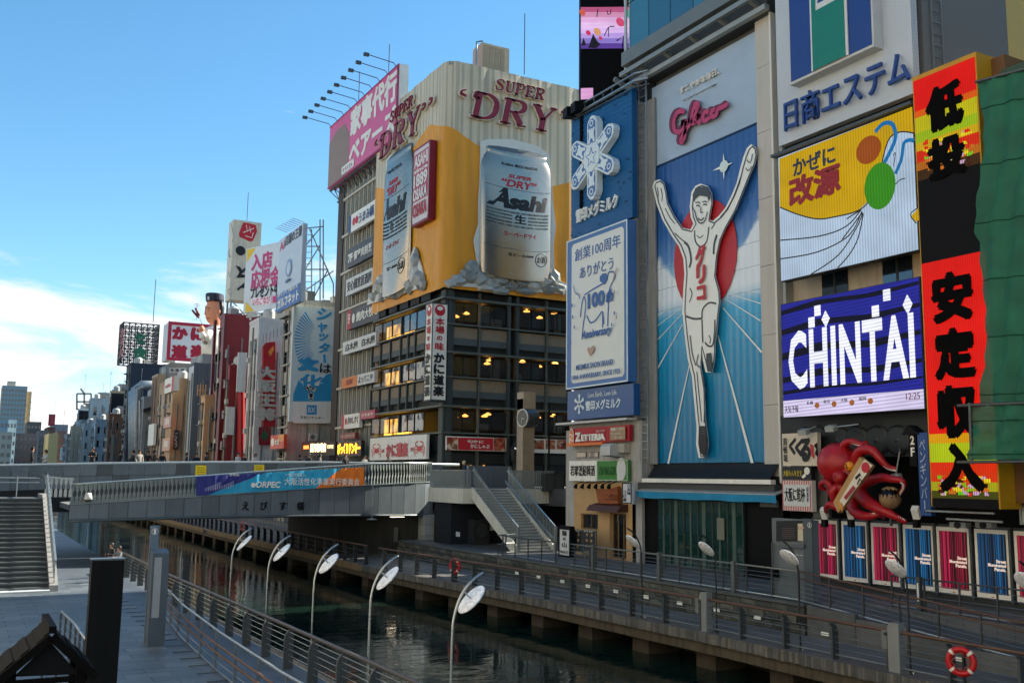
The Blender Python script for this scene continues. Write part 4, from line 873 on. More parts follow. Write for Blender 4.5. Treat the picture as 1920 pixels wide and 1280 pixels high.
sd = ax.cross(Vector((0,0,1))); MB().bar(cc+ax*.33, cc+ax*.33+sd*.1+Vector((0,0,-.5)), .05, .02).build('hand', WHITE, CK); MB().bar(cc+ax*.33, cc+ax*.33+sd*-.32+Vector((0,0,-.1)), .06, .02).build('hand', WHITE, CK)
PO = on(1029, 880, 'Y', 60); MB().tube([PO+Vector((0,0,-1)), PO+Vector((0,0,4.6))], .07, 8).build('dark_pole', BLACK, label='thin black pole standing on the landing right of the clock', cat='pole')
S = board('cabinet', 'dark double-door cabinet on the landing beside the small shop building', 'cabinet', FY(56.3), (1023, 887), (1058, 921), .5, M('#2b3033', .5, var=.15))
for x in (1025, 1042): S.poly([(x,890), (x+14,890), (x+14,918), (x,918)], M('#363c40', .4, var=.1), 'door')
# roof plant
RU = thing('rooftop_cooling_unit', on(925, 128, 'Y', 80), 'boxy beige cooling unit on the roof behind the beer sign', 'cooling unit')
p0, p1 = on(893, 130, 'Y', 80), on(955, 92, 'Y', 80); BG = M('#bdb09a', .7, var=.12)
MB().box(p0.x+.6, 80, Z1-.3, p1.x, 82, p1.z).build('housing', BG, RU)
for i in range(4): MB().box(p0.x+.75+i*.6, 79.94, p0.z+.2, p0.x+1.2+i*.6, 80, p1.z-.2).build('louvre', M('#a3977f', .7), RU)
MB().tube([(p0.x, 80, p0.z-1), (p0.x, 80, p1.z-.1), (p0.x+.6, 80, p1.z+.1)], .1, 8).build('pipe', STEEL, RU)
p2, p3 = on(872, 122, 'Y', 79), on(992, 140, 'Y', 79); MB().box(p2.x, 79, Z1-.3, p3.x, 79.8, Z1+.6).build('roof_rail', STEELD, label='low dark equipment rail along the roof edge above beer sign', cat='rail')
PO = on(983, 140, 'Y', 79); MB().tube([PO, PO+Vector((0,0,6.2))], .05, 5).build('lightning_rod', STEELD, label='thin lightning rod on the roof above the beer sign', cat='rod')
# ================================================================== THE ROW OF BUILDINGS BEYOND THE BRIDGE
def FE(pA, pB, Y):
    """frame through two pixels that lie at one height; the first at distance Y"""
    A = on(*pA, 'Y', Y); Bq = on(*pB, 'Z', A.z); return Fr((A.x, A.y, 0), Bq-A)
GLD = glass('#1a2229', .05); GLB = glass('#3c5468', .05); FRA = M('#8d9296', .4, .5, var=.1); FRW = M('#b9bdbd', .5, var=.08); FRD = M('#24272a', .5, .2, var=.1)
def cells(u0, u1, v0, v1, cols, rows, wf=.7, hf=.55, vlo=.04, vhi=.96):
    out = []; H = (v1-v0)*(vhi-vlo); b = v0+(v1-v0)*vlo
    for i in range(cols):
        for j in range(rows):
            cw, chh = (u1-u0)/cols, H/rows; cu, cv = u0+cw*(i+.5), b+chh*(j+.5); out.append((cu-cw*wf/2, cu+cw*wf/2, cv-chh*hf/2, cv+chh*hf/2))
    return out
def bld(name, label, xl, xc, xr, yt, X, mat, side=None, canal=None, face=None, frame=None, pane=None, deep=12., zb=1.5, cat='building', ledges=0, ledm=None, para=.35):
    """block with its near canal corner at pixel column xc; canal=(cols, rows, wf, hf[, window cols]) openings on the canal face, face= the same on the face that looks up the canal"""
    C = on(xc, yt, 'X', X); YL = on(xl, 860, 'X', X).y; XR = max(X+1., on(xr, 860, 'Y', C.y).x) if xr else X+deep; ZT = C.z; side = side or mat
    root = thing(name, (X+2, C.y+2, zb), label, cat); fx, fy = FX(X), FY(C.y); frame = frame or FRA; pane = pane or GLD
    hc = cells(-YL, -C.y, zb, ZT, *canal[:4]) if canal else []; hf = cells(X, XR, zb, ZT, *face[:4]) if face else []
    wallgrid(MB(), fx, -YL, -C.y, zb, ZT, hc, 0., .25).build('canal_wall', mat, root); wallgrid(MB(), fy, X, XR, zb, ZT, hf, 0., .25).build('end_wall', side, root)
    mb = MB(); mb.add([(X, YL, zb), (X, YL, ZT), (XR+deep, YL, ZT), (XR+deep, YL, zb)], [(3,2,1,0)]); mb.add([(XR, C.y, zb), (XR+deep, C.y, zb), (XR+deep, C.y, ZT), (XR, C.y, ZT)], [(0,1,2,3)])
    mb.add([(XR+deep, C.y, zb), (XR+deep, YL, zb), (XR+deep, YL, ZT), (XR+deep, C.y, ZT)], [(0,1,2,3)]); mb.build('rear_wall', side, root)
    MB().add([(X, C.y, ZT-.02), (XR+deep, C.y, ZT-.02), (XR+deep, YL, ZT-.02), (X, YL, ZT-.02)], [(0,1,2,3)]).build('roof', CONCW, root)
    MB().box(X+.26, C.y+.26, zb, XR+deep-.3, YL-.3, ZT-.3).build('room_core', M('#14171a', .8), root)
    if para:
        for (a, b, c, d) in ((X-.06, C.y-.06, X+.14, YL), (X+.14, C.y-.06, XR+deep, C.y+.14)): MB().box(a, b, ZT-.05, c, d, ZT+para).build('parapet', side, root)
    for h in hc: window(root, fx, h, .2, frame, pane, cols=canal[4] if len(canal) > 4 else 2)
    for h in hf: window(root, fy, h, .2, frame, pane, cols=face[4] if len(face) > 4 else 2)
    for k in range(ledges):
        z = zb+(ZT-zb)*(k+1)/(ledges+1); MB().box(X-.18, C.y-.05, z-.1, X-.003, YL, z+.1).build('ledge', ledm or mat, root)
    rnd = random.Random(label)
    for q in range(6):
        x, y, s_, h_ = rnd.uniform(X+.4, XR+3), rnd.uniform(C.y+.4, max(C.y+1.5, YL-2.5)), rnd.uniform(.6, 1.6), rnd.uniform(.5, 1.7); MB().box(x, y, ZT-.03, x+s_, y+s_*.8, ZT+h_).build('roof_unit', M(rnd.choice(('#9a9d9c', '#7d8285', '#b4b2aa', '#5f6468')), .6, var=.15), root)
    p = Vector((X+1.5, C.y+1.2, ZT)); MB().lathe(p, [(.7, 0), (.75, .2), (.75, 1.3), (.5, 1.6)], 12).build('water_tank', M('#a9b0b3', .5, var=.1), root); MB().tube([p+Vector((1.5, .5, 0)), p+Vector((1.5, .5, rnd.uniform(2.5, 5)))], .05, 5).build('mast', STEELD, root)
    for q in range(3):
        y = rnd.uniform(C.y+.3, YL-.3); MB().tube([(X-.08, y, zb), (X-.08, y, ZT-rnd.uniform(.2, 4))], rnd.uniform(.06, .13), 6).build('drain_pipe', M('#7a7e80', .5, .2, var=.15), root)
        x = rnd.uniform(X+.2, XR-.2); MB().tube([(x, C.y-.08, zb), (x, C.y-.08, ZT-rnd.uniform(.2, 6))], rnd.uniform(.06, .13), 6).build('drain_pipe', M('#7a7e80', .5, .2, var=.15), root)
    for h in hc:
        if rnd.random() < .5: MB().obox(fx.P(h[0]+.1, h[2]-.75, .0), fx.u*.8, fx.v*.6, fx.n*.35).build('air_conditioner_box', M('#b0b2ae', .6, var=.15), root)
        if rnd.random() < .35: MB().obox(fx.P(h[0]-.1, h[3]+.08, .0), fx.u*(h[1]-h[0]+.2), fx.v*.12, fx.n*.6).build('window_hood', M('#5d6266', .6, var=.15), root)
    return (root, fx, fy, C, YL, XR, ZT)
def acunit(p, label, ang=0.):
    r = thing('air_conditioner', p, label, 'air conditioner'); p = Vector(p)
    MB().box(p.x, p.y, p.z, p.x+.9, p.y+.4, p.z+.75).build('casing', M('#b9bcb8', .6, var=.12), r); MB().lathe((p.x+.35, p.y-.01, p.z+.38), [(.27, 0), (.25, .03)], 14, axis=(0,-1,0)).build('fan_grille', M('#5c6062', .5), r)
def antenna(p, h, label):
    p = Vector(p); r = thing('antenna', p, label, 'antenna'); MB().tube([p, p+Vector((0,0,h))], .04, 5).build('mast', STEELD, r)
    for k in (.86, .95): MB().tube([p+Vector((-.5, 0, h*k)), p+Vector((.5, .1, h*k))], .03, 4).build('element', STEELD, r)
# --- 1. grey finned office block next to the restaurant
OB = thing('office_block', (36, 94, 1.5), 'tall grey office block with vertical fins and stacked shop signs', 'building')
fo = FX(34.3); Yn, Yf = 88.9, on(631, 600, 'X', 34.3).y; ZT = on(640, 345, 'X', 34.3).z+6.5; GF = M('#9a9a92', .6, var=.14, streak=.2); GFD = M('#5c5c58', .7, var=.2, streak=.25)
MB().box(34.75, Yn, 1.5, 48, Yf-.02, ZT).build('wall', GFD, OB); MB().box(34.2, Yf-1.3, 1.5, 34.9, Yf+.5, ZT).build('end_pier', M('#3f3c3a', .8, var=.15), OB)
ns = 26
for i in range(ns+1):
    y = Yn+.2+(Yf-1.5-Yn-.2)*i/ns; MB().box(34.3 if i % 3 else 34.2, y-.05, 5, 34.76, y+.05, ZT-.2).build('fin', GF if i % 3 else M('#b4b4ac', .6, var=.12), OB)
nf = 9
for j in range(nf+1):
    z = 7.5+(ZT-8)*j/nf; MB().box(34.12, Yn, z-.11, 34.8, Yf-1.3, z+.11).build('transom', M('#b4b4ac', .6, var=.12), OB)
    if j < nf: MB().box(34.55, Yn, z+.3, 34.78, Yf-1.35, z+1.6 if j % 2 else z+.9).build('glazing_band', glass('#4a5356', .12), OB)
def row_sign(label, corners, mat, parts, X=33.9, th=.35, name='shop_sign'):
    """sign on the canal side given by its four pixel corners TL,TR,BR,BL (they share heights pairwise); parts = (text, u0, u1, v0, v1, mat, bold)"""
    fr = FX(X); tl, bl = fr.uv(*corners[0], th), fr.uv(*corners[3], th); tr, br = fr.uv(*corners[1], th), fr.uv(*corners[2], th)
    u0, u1 = (tl[0]+bl[0])/2, (tr[0]+br[0])/2; v1, v0 = (tl[1]+tr[1])/2, (bl[1]+br[1])/2
    S = board(name, label, 'sign', fr, (u0, v1), (u1, v0), th, mat, raw=True)
    for p in parts:
        t, a, b, c, d, m_ = p[:6]; bold = p[6] if len(p) > 6 else .02
        A, Bq = (u0+(u1-u0)*a, v0+(v1-v0)*d), (u0+(u1-u0)*b, v0+(v1-v0)*c)
        if t == '#': S.poly([A, (Bq[0], A[1]), Bq, (A[0], Bq[1])], m_, 'field')
        elif t == 'o': S.oval(((A[0]+Bq[0])/2, (A[1]+Bq[1])/2), abs(Bq[0]-A[0])/2, abs(Bq[1]-A[1])/2, m_, 'emblem')
        else: S.text(t, A, Bq, m_, bold=bold, vertical=(p[7] if len(p) > 7 else False))
    return S
DKS = M('#3d3f46', .5, var=.1); ORNG = M('#c9762a', .5, var=.08); ROSE = M('#a8455a', .5, var=.1); BLUE = M('#1f7fb8', .5, var=.06); MAG = M('#b83a78', .5, var=.05); YELL = M('#d9b91e', .5, var=.05)
row_sign('white shop sign with pink circles, topmost on the finned office block', [(653.5,407), (703,374), (703,405.5), (653.5,442)], WHITE, [('#', 0, .1, 0, 1, NAVY), ('o', .16, .27, .3, .75, REDP), ('o', .28, .39, .3, .75, REDP), ('うまみ鍋', .42, .97, .2, .8, NAVY)])
row_sign('dark grey seventh-floor shop sign on the finned office block', [(651,469), (700,441), (700,478), (651,503.5)], DKS, [('7F', .04, .22, .25, .7, WHITE, .04), ('個室肉割烹', .27, .95, .25, .72, WHITE)])
row_sign('white shop sign with brush lettering below the dark seventh-floor sign', [(649,525), (698.5,501.6), (698.5,532), (648,556.7)], PALE, [('安心個室居酒屋', .06, .97, .2, .85, INK, .03)])
row_sign('dark fifth-floor shop sign with red number tab beside beer sign', [(652,583.5), (711,559), (711,598), (651.5,618)], DKS, [('#', 0, .11, 0, 1, REDP), ('5F', .02, .09, .3, .8, WHITE), ('o', .16, .25, .25, .75, WHITE), ('焼肉大牧場', .3, .97, .25, .75, WHITE, .03)])
row_sign('white shop sign reading twice the same black name under the fifth floor', [(643,643), (704.7,621), (704.7,647), (642,666)], PALE, [('白木屋', .1, .48, .2, .8, INK, .03), ('白木屋', .6, .98, .2, .8, INK, .03)])
row_sign('half orange half white narrow shop sign on the finned office block', [(640.5,710.7), (702,694), (702,715), (640,730)], PALE, [('#', 0, .5, 0, 1, ORNG), ('居酒屋', .15, .36, .25, .8, M('#8f2b12', .5)), ('よってこや', .54, .96, .2, .8, INK)])
row_sign('small white sign with red strip low on the finned office block', [(640.5,779), (673.7,773), (673.7,800.4), (640.5,805)], WHITE, [('#', 0, .14, 0, 1, REDP), ('o', .2, .32, .3, .75, REDP), ('月のしずく', .36, .95, .3, .8, INK)])
row_sign('small rose-coloured sign low on the finned office block', [(675,771.5), (702.7,767), (702.7,781.6), (675,788)], ROSE, [('カラオケ', .1, .9, .3, .7, WHITE)])
row_sign('small red-brown shop sign above the glowing yellow letters', [(638,813), (666,810), (666,821), (638,824)], M('#8d3a2c', .5), [('チーズ', .1, .45, .25, .75, WHITE), ('ダイニング', .5, .95, .25, .75, WHITE)], X=33.4)
row_sign('dark sign with glowing yellow lettering low by the bridge', [(632,829), (677,825), (677,853), (632,857)], M('#2a1c12', .5), [('びっくりドンキー', .03, .97, .15, .9, M('#ffb01e', .4, var=0, emit=1.6), .05)], X=33.2)
S = board('coffee_shop_sign', 'dark coffee shop sign with glowing orange-white letters low by the bridge', 'sign', FE((566,830), (628,828), 104), (566, 829), (628, 853), .3, M('#232325', .5))
S.text('星乃珈琲店', (582, 831), (611, 847), M('#ffd9a8', .4, var=0, emit=1.6), bold=.03); S.text('COFFEE', (614, 834), (625, 840), M('#ffd9a8', .4, var=0, emit=1.2)); S.poly([(569,835), (579,834.5), (579,841), (569,841.5)], M('#e8843a', .4, var=0, emit=1.)); 
AWN = thing('awning', (33, 96, 5), 'sloping maroon tiled awning above the bridge parapet', 'awning')
for i in range(9):
    y = 89.5+i*1.15; MB().prism([(32.2, y, 6.9), (32.2, y+1.1, 6.9), (34.2, y+1.1, 8.1), (34.2, y, 8.1)], (0, 0, .08)).build('panel', M('#4a3334', .6, var=.15) if i % 2 else M('#3d2c2e', .6, var=.15), AWN)
# big pink billboard on the office roof
PB = thing('pink_billboard', (33.6, 94, 30), 'large magenta rooftop billboard with white characters and row of arm lamps', 'billboard')
fp = FX(33.3); c_ = [fp.uv(619, 243), fp.uv(749, 115), fp.uv(619, 352)]; pu0, pu1, pv1, pv0 = c_[0][0], c_[1][0], (c_[0][1]+c_[1][1])/2, c_[2][1]
MB().obox(fp.P(pu0, pv0, -.9), fp.u*(pu1-pu0), fp.v*(pv1-pv0), fp.n*.9).build('panel', M('#cf5f92', .5, var=.06), PB)
MB().obox(fp.P(pu1, pv0, -.95), fp.u*.04, fp.v*(pv1-pv0), fp.n*.93).build('side', WHITE, PB)
B = Board(PB, fp, .0, True); W_, H_ = pu1-pu0, pv1-pv0
def pr(a, b): return (pu0+W_*a, pv0+H_*b)
B.poly([pr(0,0), pr(.30,0), pr(.33,.3), pr(.33,.6), pr(.25,.84), pr(.12,.85), pr(0,.72)], M('#8a7466', .5, var=.08), 'brown_field', sm=0)
B.text('家事代行', pr(.34, .97), pr(.985, .53), WHITE, bold=.05); B.text('ベアーズ', pr(.34, .47), pr(.985, .10), WHITE, bold=.05)
B.poly([pr(.23,.05), pr(.42,.05), pr(.42,.17), pr(.23,.17)], WHITE, 'name_tag'); B.text('モモエさん', pr(.25, .145), pr(.40, .075), M('#8a4a78', .5), bold=.02)
for (a, b, c2, d) in ((0, 1, .985, 1), (0, 1, 0, .015), (.985, 1, .015, .985)): B.poly([pr(a, c2), pr(b, c2), pr(b, d), pr(a, d)], M('#8f2450', .5), 'border')
for i in range(10):
    u = pu0+W_*(.02+.105*i); arm = MB().tube([fp.P(u, pv1-.1, 0), fp.P(u, pv1+.25, .3), fp.P(u, pv1+.5, 2.9)], .045, 5).build('lamp_arm', STEELD, PB)
    MB().obox(fp.P(u-.15, pv1+.32, 2.8), fp.u*.3, fp.v*.28, fp.n*.5).build('floodlight', STEELD, arm)
for i in range(14):
    u = pu0+W_*i/14; MB().bar(fp.P(u, pv0-.1, -.2), fp.P(u+W_/28, pv0-1.3, -1.2), .1).build('truss_bar', STEELD, PB); MB().bar(fp.P(u+W_/14, pv0-.1, -.2), fp.P(u+W_/28, pv0-1.3, -1.2), .1).build('truss_bar', STEELD, PB)
MB().bar(fp.P(pu0, pv0-.12, -.3), fp.P(pu1, pv0-.12, -.3), .2).build('truss_rail', STEELD, PB); MB().bar(fp.P(pu0, pv0-1.3, -1.2), fp.P(pu1, pv0-1.3, -1.2), .18).build('truss_rail', STEELD, PB)
MB().box(35.5, 89, ZT, 47, Yf-2, pv1-1).build('roof_housing', GFD, OB)
for (x, y, lb) in ((729, 130, 'thin lightning rod behind the tall end of pink billboard'), (673, 178, 'thin lightning rod behind the middle of pink billboard')):
    p = on(x, y, 'X', 34.2); MB().tube([p-Vector((0,0,2)), p+Vector((0,0,2.6))], .045, 5).build('lightning_rod', STEELD, label=lb, cat='rod')
# --- 2. concrete block with the blue shutter sign
CG = M('#a7a7a0', .8, var=.16, streak=.3); b2 = bld('concrete_building', 'grey concrete building with open balconies beside the blue shutter sign', 520, 549, 626, 566, 31.0, CG, CG, (1, 6, .72, .62), None, FRD, GLD, ledges=6)
root, fx, fy, C2, YL2, XR2, ZT2 = b2
for j in range(6):
    z = 1.5+(ZT2-1.5)*(.05+.153*j)+1.2
    for k in range(8): MB().box(30.93, C2.y+.9+k*1.55, z, 30.97, C2.y+.95+k*1.55, z+1.05).build('rail_bar', FRD, root)
    MB().box(30.92, C2.y+.5, z+1.05, 30.98, YL2-.5, z+1.12).build('balcony_rail', FRD, root)
BX = board('shutter_sign', 'tall blue and white sign with sunburst and brush lettering on concrete wall', 'sign', FY(C2.y), (551, 573), (622, 793), .45, M('#c3d3da', .5, var=.05), rim=None)
sb = M('#2d8fc4', .5, var=.05)
BX.poly([(550,738), (560,712), (575,728), (590,735), (600,715), (612,702), (622,700), (622,752), (549,752)], sb, 'blue_field')
for i in range(20):
    a = -1.5+i*.165; cx, cy = 604, 640; B_ = BX; B_.rib([(cx-52*math.cos(a*.55), cy-70*math.sin(a*.55)), (cx-22*math.cos(a*.55), cy-32*math.sin(a*.55))], [3., .4], sb, 'sun_ray', lift=.001)
for ch, x, y, w_, h_ in (('シ', 594, 576, 28, 26), ('ャ', 596, 604, 18, 20), ('ッ', 598, 624, 18, 16), ('タ', 598, 641, 20, 22), ('ー', 606, 664, 5, 16)):
    if ch == 'ー': BX.rib([(608,664), (609,680)], 4.5, sb, 'letter')
    else: BX.text(ch, (x, y), (x+w_, y+h_), sb, bold=.04, shear=.2)
BX.text('は', (600, 681), (621, 700), INK, bold=.02); BX.text('文', (558, 668), (598, 697), sb, bold=.10); BX.text('化', (562, 700), (606, 728), WHITE, bold=.10); BX.text('化', (562, 700), (606, 728), sb, bold=.05); BX.text('や', (572, 722), (588, 736), WHITE, bold=.10); BX.text('や', (572, 722), (588, 736), INK, bold=.03); BX.text('！', (578, 736), (588, 750), WHITE, bold=.12); BX.text('！', (579, 737), (587, 749), INK, bold=.02)
BX.poly([(550,753.5), (622,753.5), (622,793), (550,793)], WHITE, 'white_field'); BX.poly([(575,759), (594,759), (594,777), (575,777)], sb, 'logo_square'); BX.text('BX', (578, 763), (591, 773), WHITE); BX.text('文化シヤッター', (563, 779), (608, 786), INK, bold=.02)
acunit(on(580, 825, 'Y', C2.y-1), 'grey air conditioner under the blue shutter sign'); 
# gulf billboard and its truss, angled billboard
GB = row_sign('pale rooftop billboard with dark characters and blue foot', [(523,448), (565.5,424), (565.5,562), (519,587)], M('#b6c8dd', .5, var=.06), [('AI', .03, .25, .83, .95, ROSE, .04), ('店舗の王様', .27, .97, .85, .99, DKS, .03), ('#', 0, 1, 0, .24, M('#2f66b0', .5)), ('ガルフネット', .06, .95, .03, .17, WHITE, .04), ('ポイントで始める', .06, .9, .19, .24, WHITE), ('o', .36, .62, .40, .64, M('#7f9cc4', .5)), ('o', .42, .56, .44, .6, M('#b6c8dd', .5)), ('GulfNet', .38, .62, .33, .38, NAVY)], X=31.2, th=.5, name='rooftop_billboard')
TF = thing('billboard_truss', (32, 118, 20), 'pale steel truss frame propping up the rooftop billboard', 'truss'); GS = M('#9aa6ad', .4, .5, var=.1); YT = C2.y+1.2
def tb(a, b, w_=.13): MB().bar(on(*a, 'Y', YT), on(*b, 'Y', YT), w_).build('truss_bar', GS, TF)
for a, b in (((572,428), (572,575)), ((600,412), (600,575)), ((606,412), (606,560)), ((580,428), (625,532)), ((572,462), (600,462)), ((572,505), (615,505)), ((572,545), (625,508)), ((572,505), (600,460)), ((572,462), (600,428)), ((580,575), (615,505)), ((572,428), (606,425)), ((625,532), (625,560)), ((584,430), (584,570))): tb(a, b)
for i in range(12): tb((572, 440+i*11), (584, 440+i*11), .07)
for i in range(8): MB().bar(on(540+i*4.6, 436-i*2.6, 'X', 31), on(536+i*4.6, 430-i*2.6, 'X', 31)-Vector((1.2, 0, 0)), .08).build('lamp_arm', GS, TF)
fa = FE((463,467), (521,454), 126); S = board('recruit_billboard', 'white angled rooftop billboard with magenta characters and yellow corners', 'billboard', fa, (462, 467), (521, 577), .3, M('#c6d3e0', .5, var=.05))
S.poly([(463,468), (480,465), (463,492)], YELL, 'corner_field'); S.poly([(461,565), (476,583), (460,585)], YELL, 'corner_field')
S.text('入店', (472, 477), (510, 501), MAG, bold=.05); S.text('応援金', (471, 508), (524, 535), MAG, bold=.035); S.text('プレゼント中', (470, 539), (522, 553), INK, bold=.04); S.poly([(471,559), (508,556), (508,570), (471,571)], M('#e7dbe6', .5), 'tag'); S.text('いちごなび', (474, 560), (506, 568), MAG, bold=.02); S.poly([(511,555), (520,554), (520,567), (511,568)], MAG, 'tag')
SUPS = thing('billboard_support', on(500, 592, 'Y', 126), 'tangle of steel beams under the angled rooftop billboard', 'support frame')
for a, b in (((468,588), (470,600)), ((492,586), (488,600)), ((462,594), (530,588)), ((505,585), (515,600)), ((480,586), (520,596)), ((515,582), (540,592)), ((540,588), (560,586))): MB().bar(on(*a, 'Y', 126), on(*b, 'Y', 126), .22).build('beam', GS, SUPS)
# --- 3. white narrow building with red vertical sign
WB = M('#c2c6cb', .6, var=.10, streak=.15); b3 = bld('white_building', 'narrow white building with grouped windows and a red vertical sign', 456, 486, 522, 600, 30.6, WB, WB, (1, 5, .8, .45, 4), None, FRW, glass('#28323a', .06))
V3 = thing('vertical_red_sign', (32, b3[3].y-.6, 8), 'red vertical sign with large silver characters on the white building', 'sign'); f3 = FY(b3[3].y)
B = Board(V3, f3, .0); B.poly([(492,650), (498,643), (514,641), (514,800), (492,800)], M('#a31522', .5), 'panel', d=.5, lift=.05); B.c = .62
for ch, y in (('大', 686), ('阪', 711), ('王', 738), ('将', 764)): B.text(ch, (483, y), (517, y+25), M('#b8babb', .35, .3), bold=.07, d=.25, lift=0.)
B.c = .6; B.poly([(503,660), (512,648), (514,655), (507,668)], M('#d88a3a', .5), 'flame'); B.poly([(485,800), (508,800), (508,834), (485,834)], M('#7d1522', .5), 'lower_panel'); B.poly([(496,806), (504,816), (496,828), (488,816)], M('#1f5b3c', .5), 'green_diamond')
row_sign('orange and red small sign low beside the white building', [(507,816), (532,814), (532,840), (507,842)], M('#c8452c', .5), [('#', .6, 1, .5, 1, M('#d9902f', .5)), ('o', .05, .3, .2, .8, WHITE), ('本家', .35, .7, .25, .7, WHITE)], X=30.2)
# --- 4. maroon building, rooftop chef figure, white brush-letter tower
MR = M('#7d2329', .55, var=.12, streak=.15); b4 = bld('maroon_building', 'maroon tower building with dark window strip and pale panels', 399, 421, 462, 592, 30.0, MR, MR, (2, 6, .62, .6, 1), None, FRD, GLD)
root, fx, fy, C4, YL4, XR4, ZT4 = b4
GP_ = M('#8f9094', .6, var=.1)
for i in range(2):
    for j in range(6):
        u = -YL4+(YL4-C4.y)*(i+.5)/2; z = 1.5+(ZT4-1.5)*(.04+.92*(j+.5)/6)-2.4; MB().obox(fx.P(u-3.4, z-.5, 0), fx.u*6.8, fx.v*1.1, fx.n*.08).build('spandrel', GP_, root)
for x0, x1 in ((417,421), (400,402)): u0, u1 = fx.uv(x0, 700)[0], fx.uv(x1, 700)[0]; MB().obox(fx.P(u0, 1.5, .02), fx.u*(u1-u0), fx.v*(ZT4-1.5), fx.n*.35).build('fin', M('#5e1a20', .5, var=.1), root)
b4b = bld('maroon_annex', 'lower maroon annex with red ducts in front of maroon tower', 419, 431, 470, 688, 29.6, M('#7a1f22', .6, var=.15), None, (1, 4, .7, .5), None, FRD, GLD)
MB().tube([on(452,682,'Y',b4b[3].y-.4), on(452,868,'Y',b4b[3].y-.4)], .5, 10).build('red_duct', M('#a3202a', .45, var=.1), label='tall red pipe duct beside the maroon annex', cat='duct')
S = board('blank_signboard', 'blank pale grey signboard hung high on the red duct', 'signboard', FY(b4b[3].y-1.2), (447, 660), (460, 735), .3, PALE)
S = board('blank_signboard', 'blank pale signboard low on the maroon annex', 'signboard', FY(b4b[3].y-.1), (425, 762), (438, 815), .3, PALE)
TW = thing('brush_letter_tower', (31, 150, 30), 'tall white rooftop sign tower with black brush letters and red stamp', 'sign tower')
Yt = C4.y+6; e0, e1 = on(438, 411, 'Y', Yt), on(491, 417, 'Y', Yt); zt, zb_ = e0.z, on(438, 562, 'Y', Yt).z; y2 = on(429, 430, 'X', e0.x).y
CRM = M('#cfccbf', .55, var=.08, streak=.2)
MB().box(e0.x, Yt, zb_, e1.x, y2, zt).build('box', CRM, TW)
for i in range(30): x = e0.x+(e1.x-e0.x)*(i+.5)/30; MB().box(x-.02, Yt-.025, zb_, x+.02, Yt, zt).build('rib', CRM, TW)
for (x, y) in ((e0.x+.3, Yt+.3), (e1.x-.3, Yt+.3), (e0.x+.3, y2-.3)): MB().bar((x, y, ZT4), (x, y, zb_), .25).build('leg', STEEL, TW)
MB().bar((e0.x+.3, Yt+.3, ZT4), (e1.x-.3, Yt+.3, zb_), .15).build('brace', STEEL, TW); MB().bar((e1.x-.3, Yt+.3, ZT4), (e0.x+.3, Yt+.3, zb_), .15).build('brace', STEEL, TW)
B = Board(TW, FY(Yt), .04); B.poly([(458,417), (480,422), (482,434), (474,452), (468,453), (449,444), (448,438), (455,419)], REDP, 'stamp'); B.rib([(456,436), (476,428)], 1.3, WHITE, 'stamp_mark'); B.rib([(462,422), (464,434), (468,424), (470,436)], 1.2, WHITE, 'stamp_mark'); B.rib([(460,442), (472,446), (475,436)], 1.2, WHITE, 'stamp_mark')
B.oval((451,470), 9, 9, INK, 'brush_letter', rot=.3); B.poly([(442,498), (450,500), (454,507), (462,499), (466,503), (452,514), (462,516), (462,520), (443,521), (449,510)], INK, 'brush_letter'); B.poly([(444,542), (458,530), (462,527), (462,540), (452,540), (446,545)], INK, 'brush_letter')
B = Board(TW, FX(e0.x), .04); B.rib([(434,421), (437,440), (435,456)], 1.4, INK, 'brush_letter', sm=3); B.rib([(430,466), (429,478), (432,482)], 1.6, INK, 'brush_letter', sm=3); B.rib([(428,510), (431,520), (434,500)], 1.6, INK, 'brush_letter'); B.rib([(432,540), (427,546), (430,552)], 1.6, INK, 'brush_letter')
p = on(463, 414, 'Y', Yt+1); MB().tube([p, p+Vector((0, 0, 4.3))], .05, 5).build('lightning_rod', STEELD, label='thin lightning rod on the white brush-letter tower', cat='rod')
# --- chef figure
CHF = thing('chef_figure', on(402, 668, 'Y', 155), 'giant rooftop chef figure in white coat with black hat holding two skewers', 'sculpture'); YC = 155.
SKIN = M('#d48e6c', .55, var=.06); HAIR = M('#1b1d24', .5, var=.1)
def cp(x, y, dy=0.): return on(x, y, 'Y', YC+dy)
hc_ = cp(402, 588); k = (cp(412, 588)-hc_).length/10*1.1
def blob(c, prof, **kw): return MB().lathe(c, prof, 18, **kw)
mb = MB(); pro = []
cs = [(405, 616, 7.5, 8), (405, 610, 8, 8), (402, 604, 11.5, 10), (400, 597, 13, 12), (400, 588, 13.5, 13), (401, 580, 13.5, 13), (402, 571, 13, 12.5), (403, 565, 12, 12)]
def loft(mb, secs, n=20):
    vs = []; fs = []
    for (x, y, rx, ry, *rest) in secs:
        c = cp(x, y); vs += [c+Vector((rx*k*math.cos(2*PI*j/n), ry*k*math.sin(2*PI*j/n), 0)) for j in range(n)]
    for i in range(len(secs)-1): fs += [(i*n+j, i*n+(j+1) % n, (i+1)*n+(j+1) % n, (i+1)*n+j) for j in range(n)]
    fs += [tuple(range(n-1, -1, -1)), tuple(range((len(secs)-1)*n, len(secs)*n))]; return mb.add(vs, fs)
head = loft(MB(), cs).build('head', SKIN, CHF, smooth=True)
loft(MB(), [(403, 566.5, 14.5, 14), (403, 563, 15.5, 15), (402.5, 553, 15.5, 15), (402.5, 551, 14, 13.5)]).build('hat', M('#141a2e', .5), CHF, smooth=False)
MB().prism([cp(*q, -13*k) for q in ((389,562), (392,562), (392,556), (389,556))], (0,-.1,0)).build('hat_mark', WHITE, head)
MB().lathe(cp(388, 588)-Vector((.2, 0, 0)), [(.02, -1.2*k*1.4), (2.2*k, -.2), (1.2*k, 1.2), (.02, 2.6*k)], 10).build('nose', SKIN, head, smooth=True)
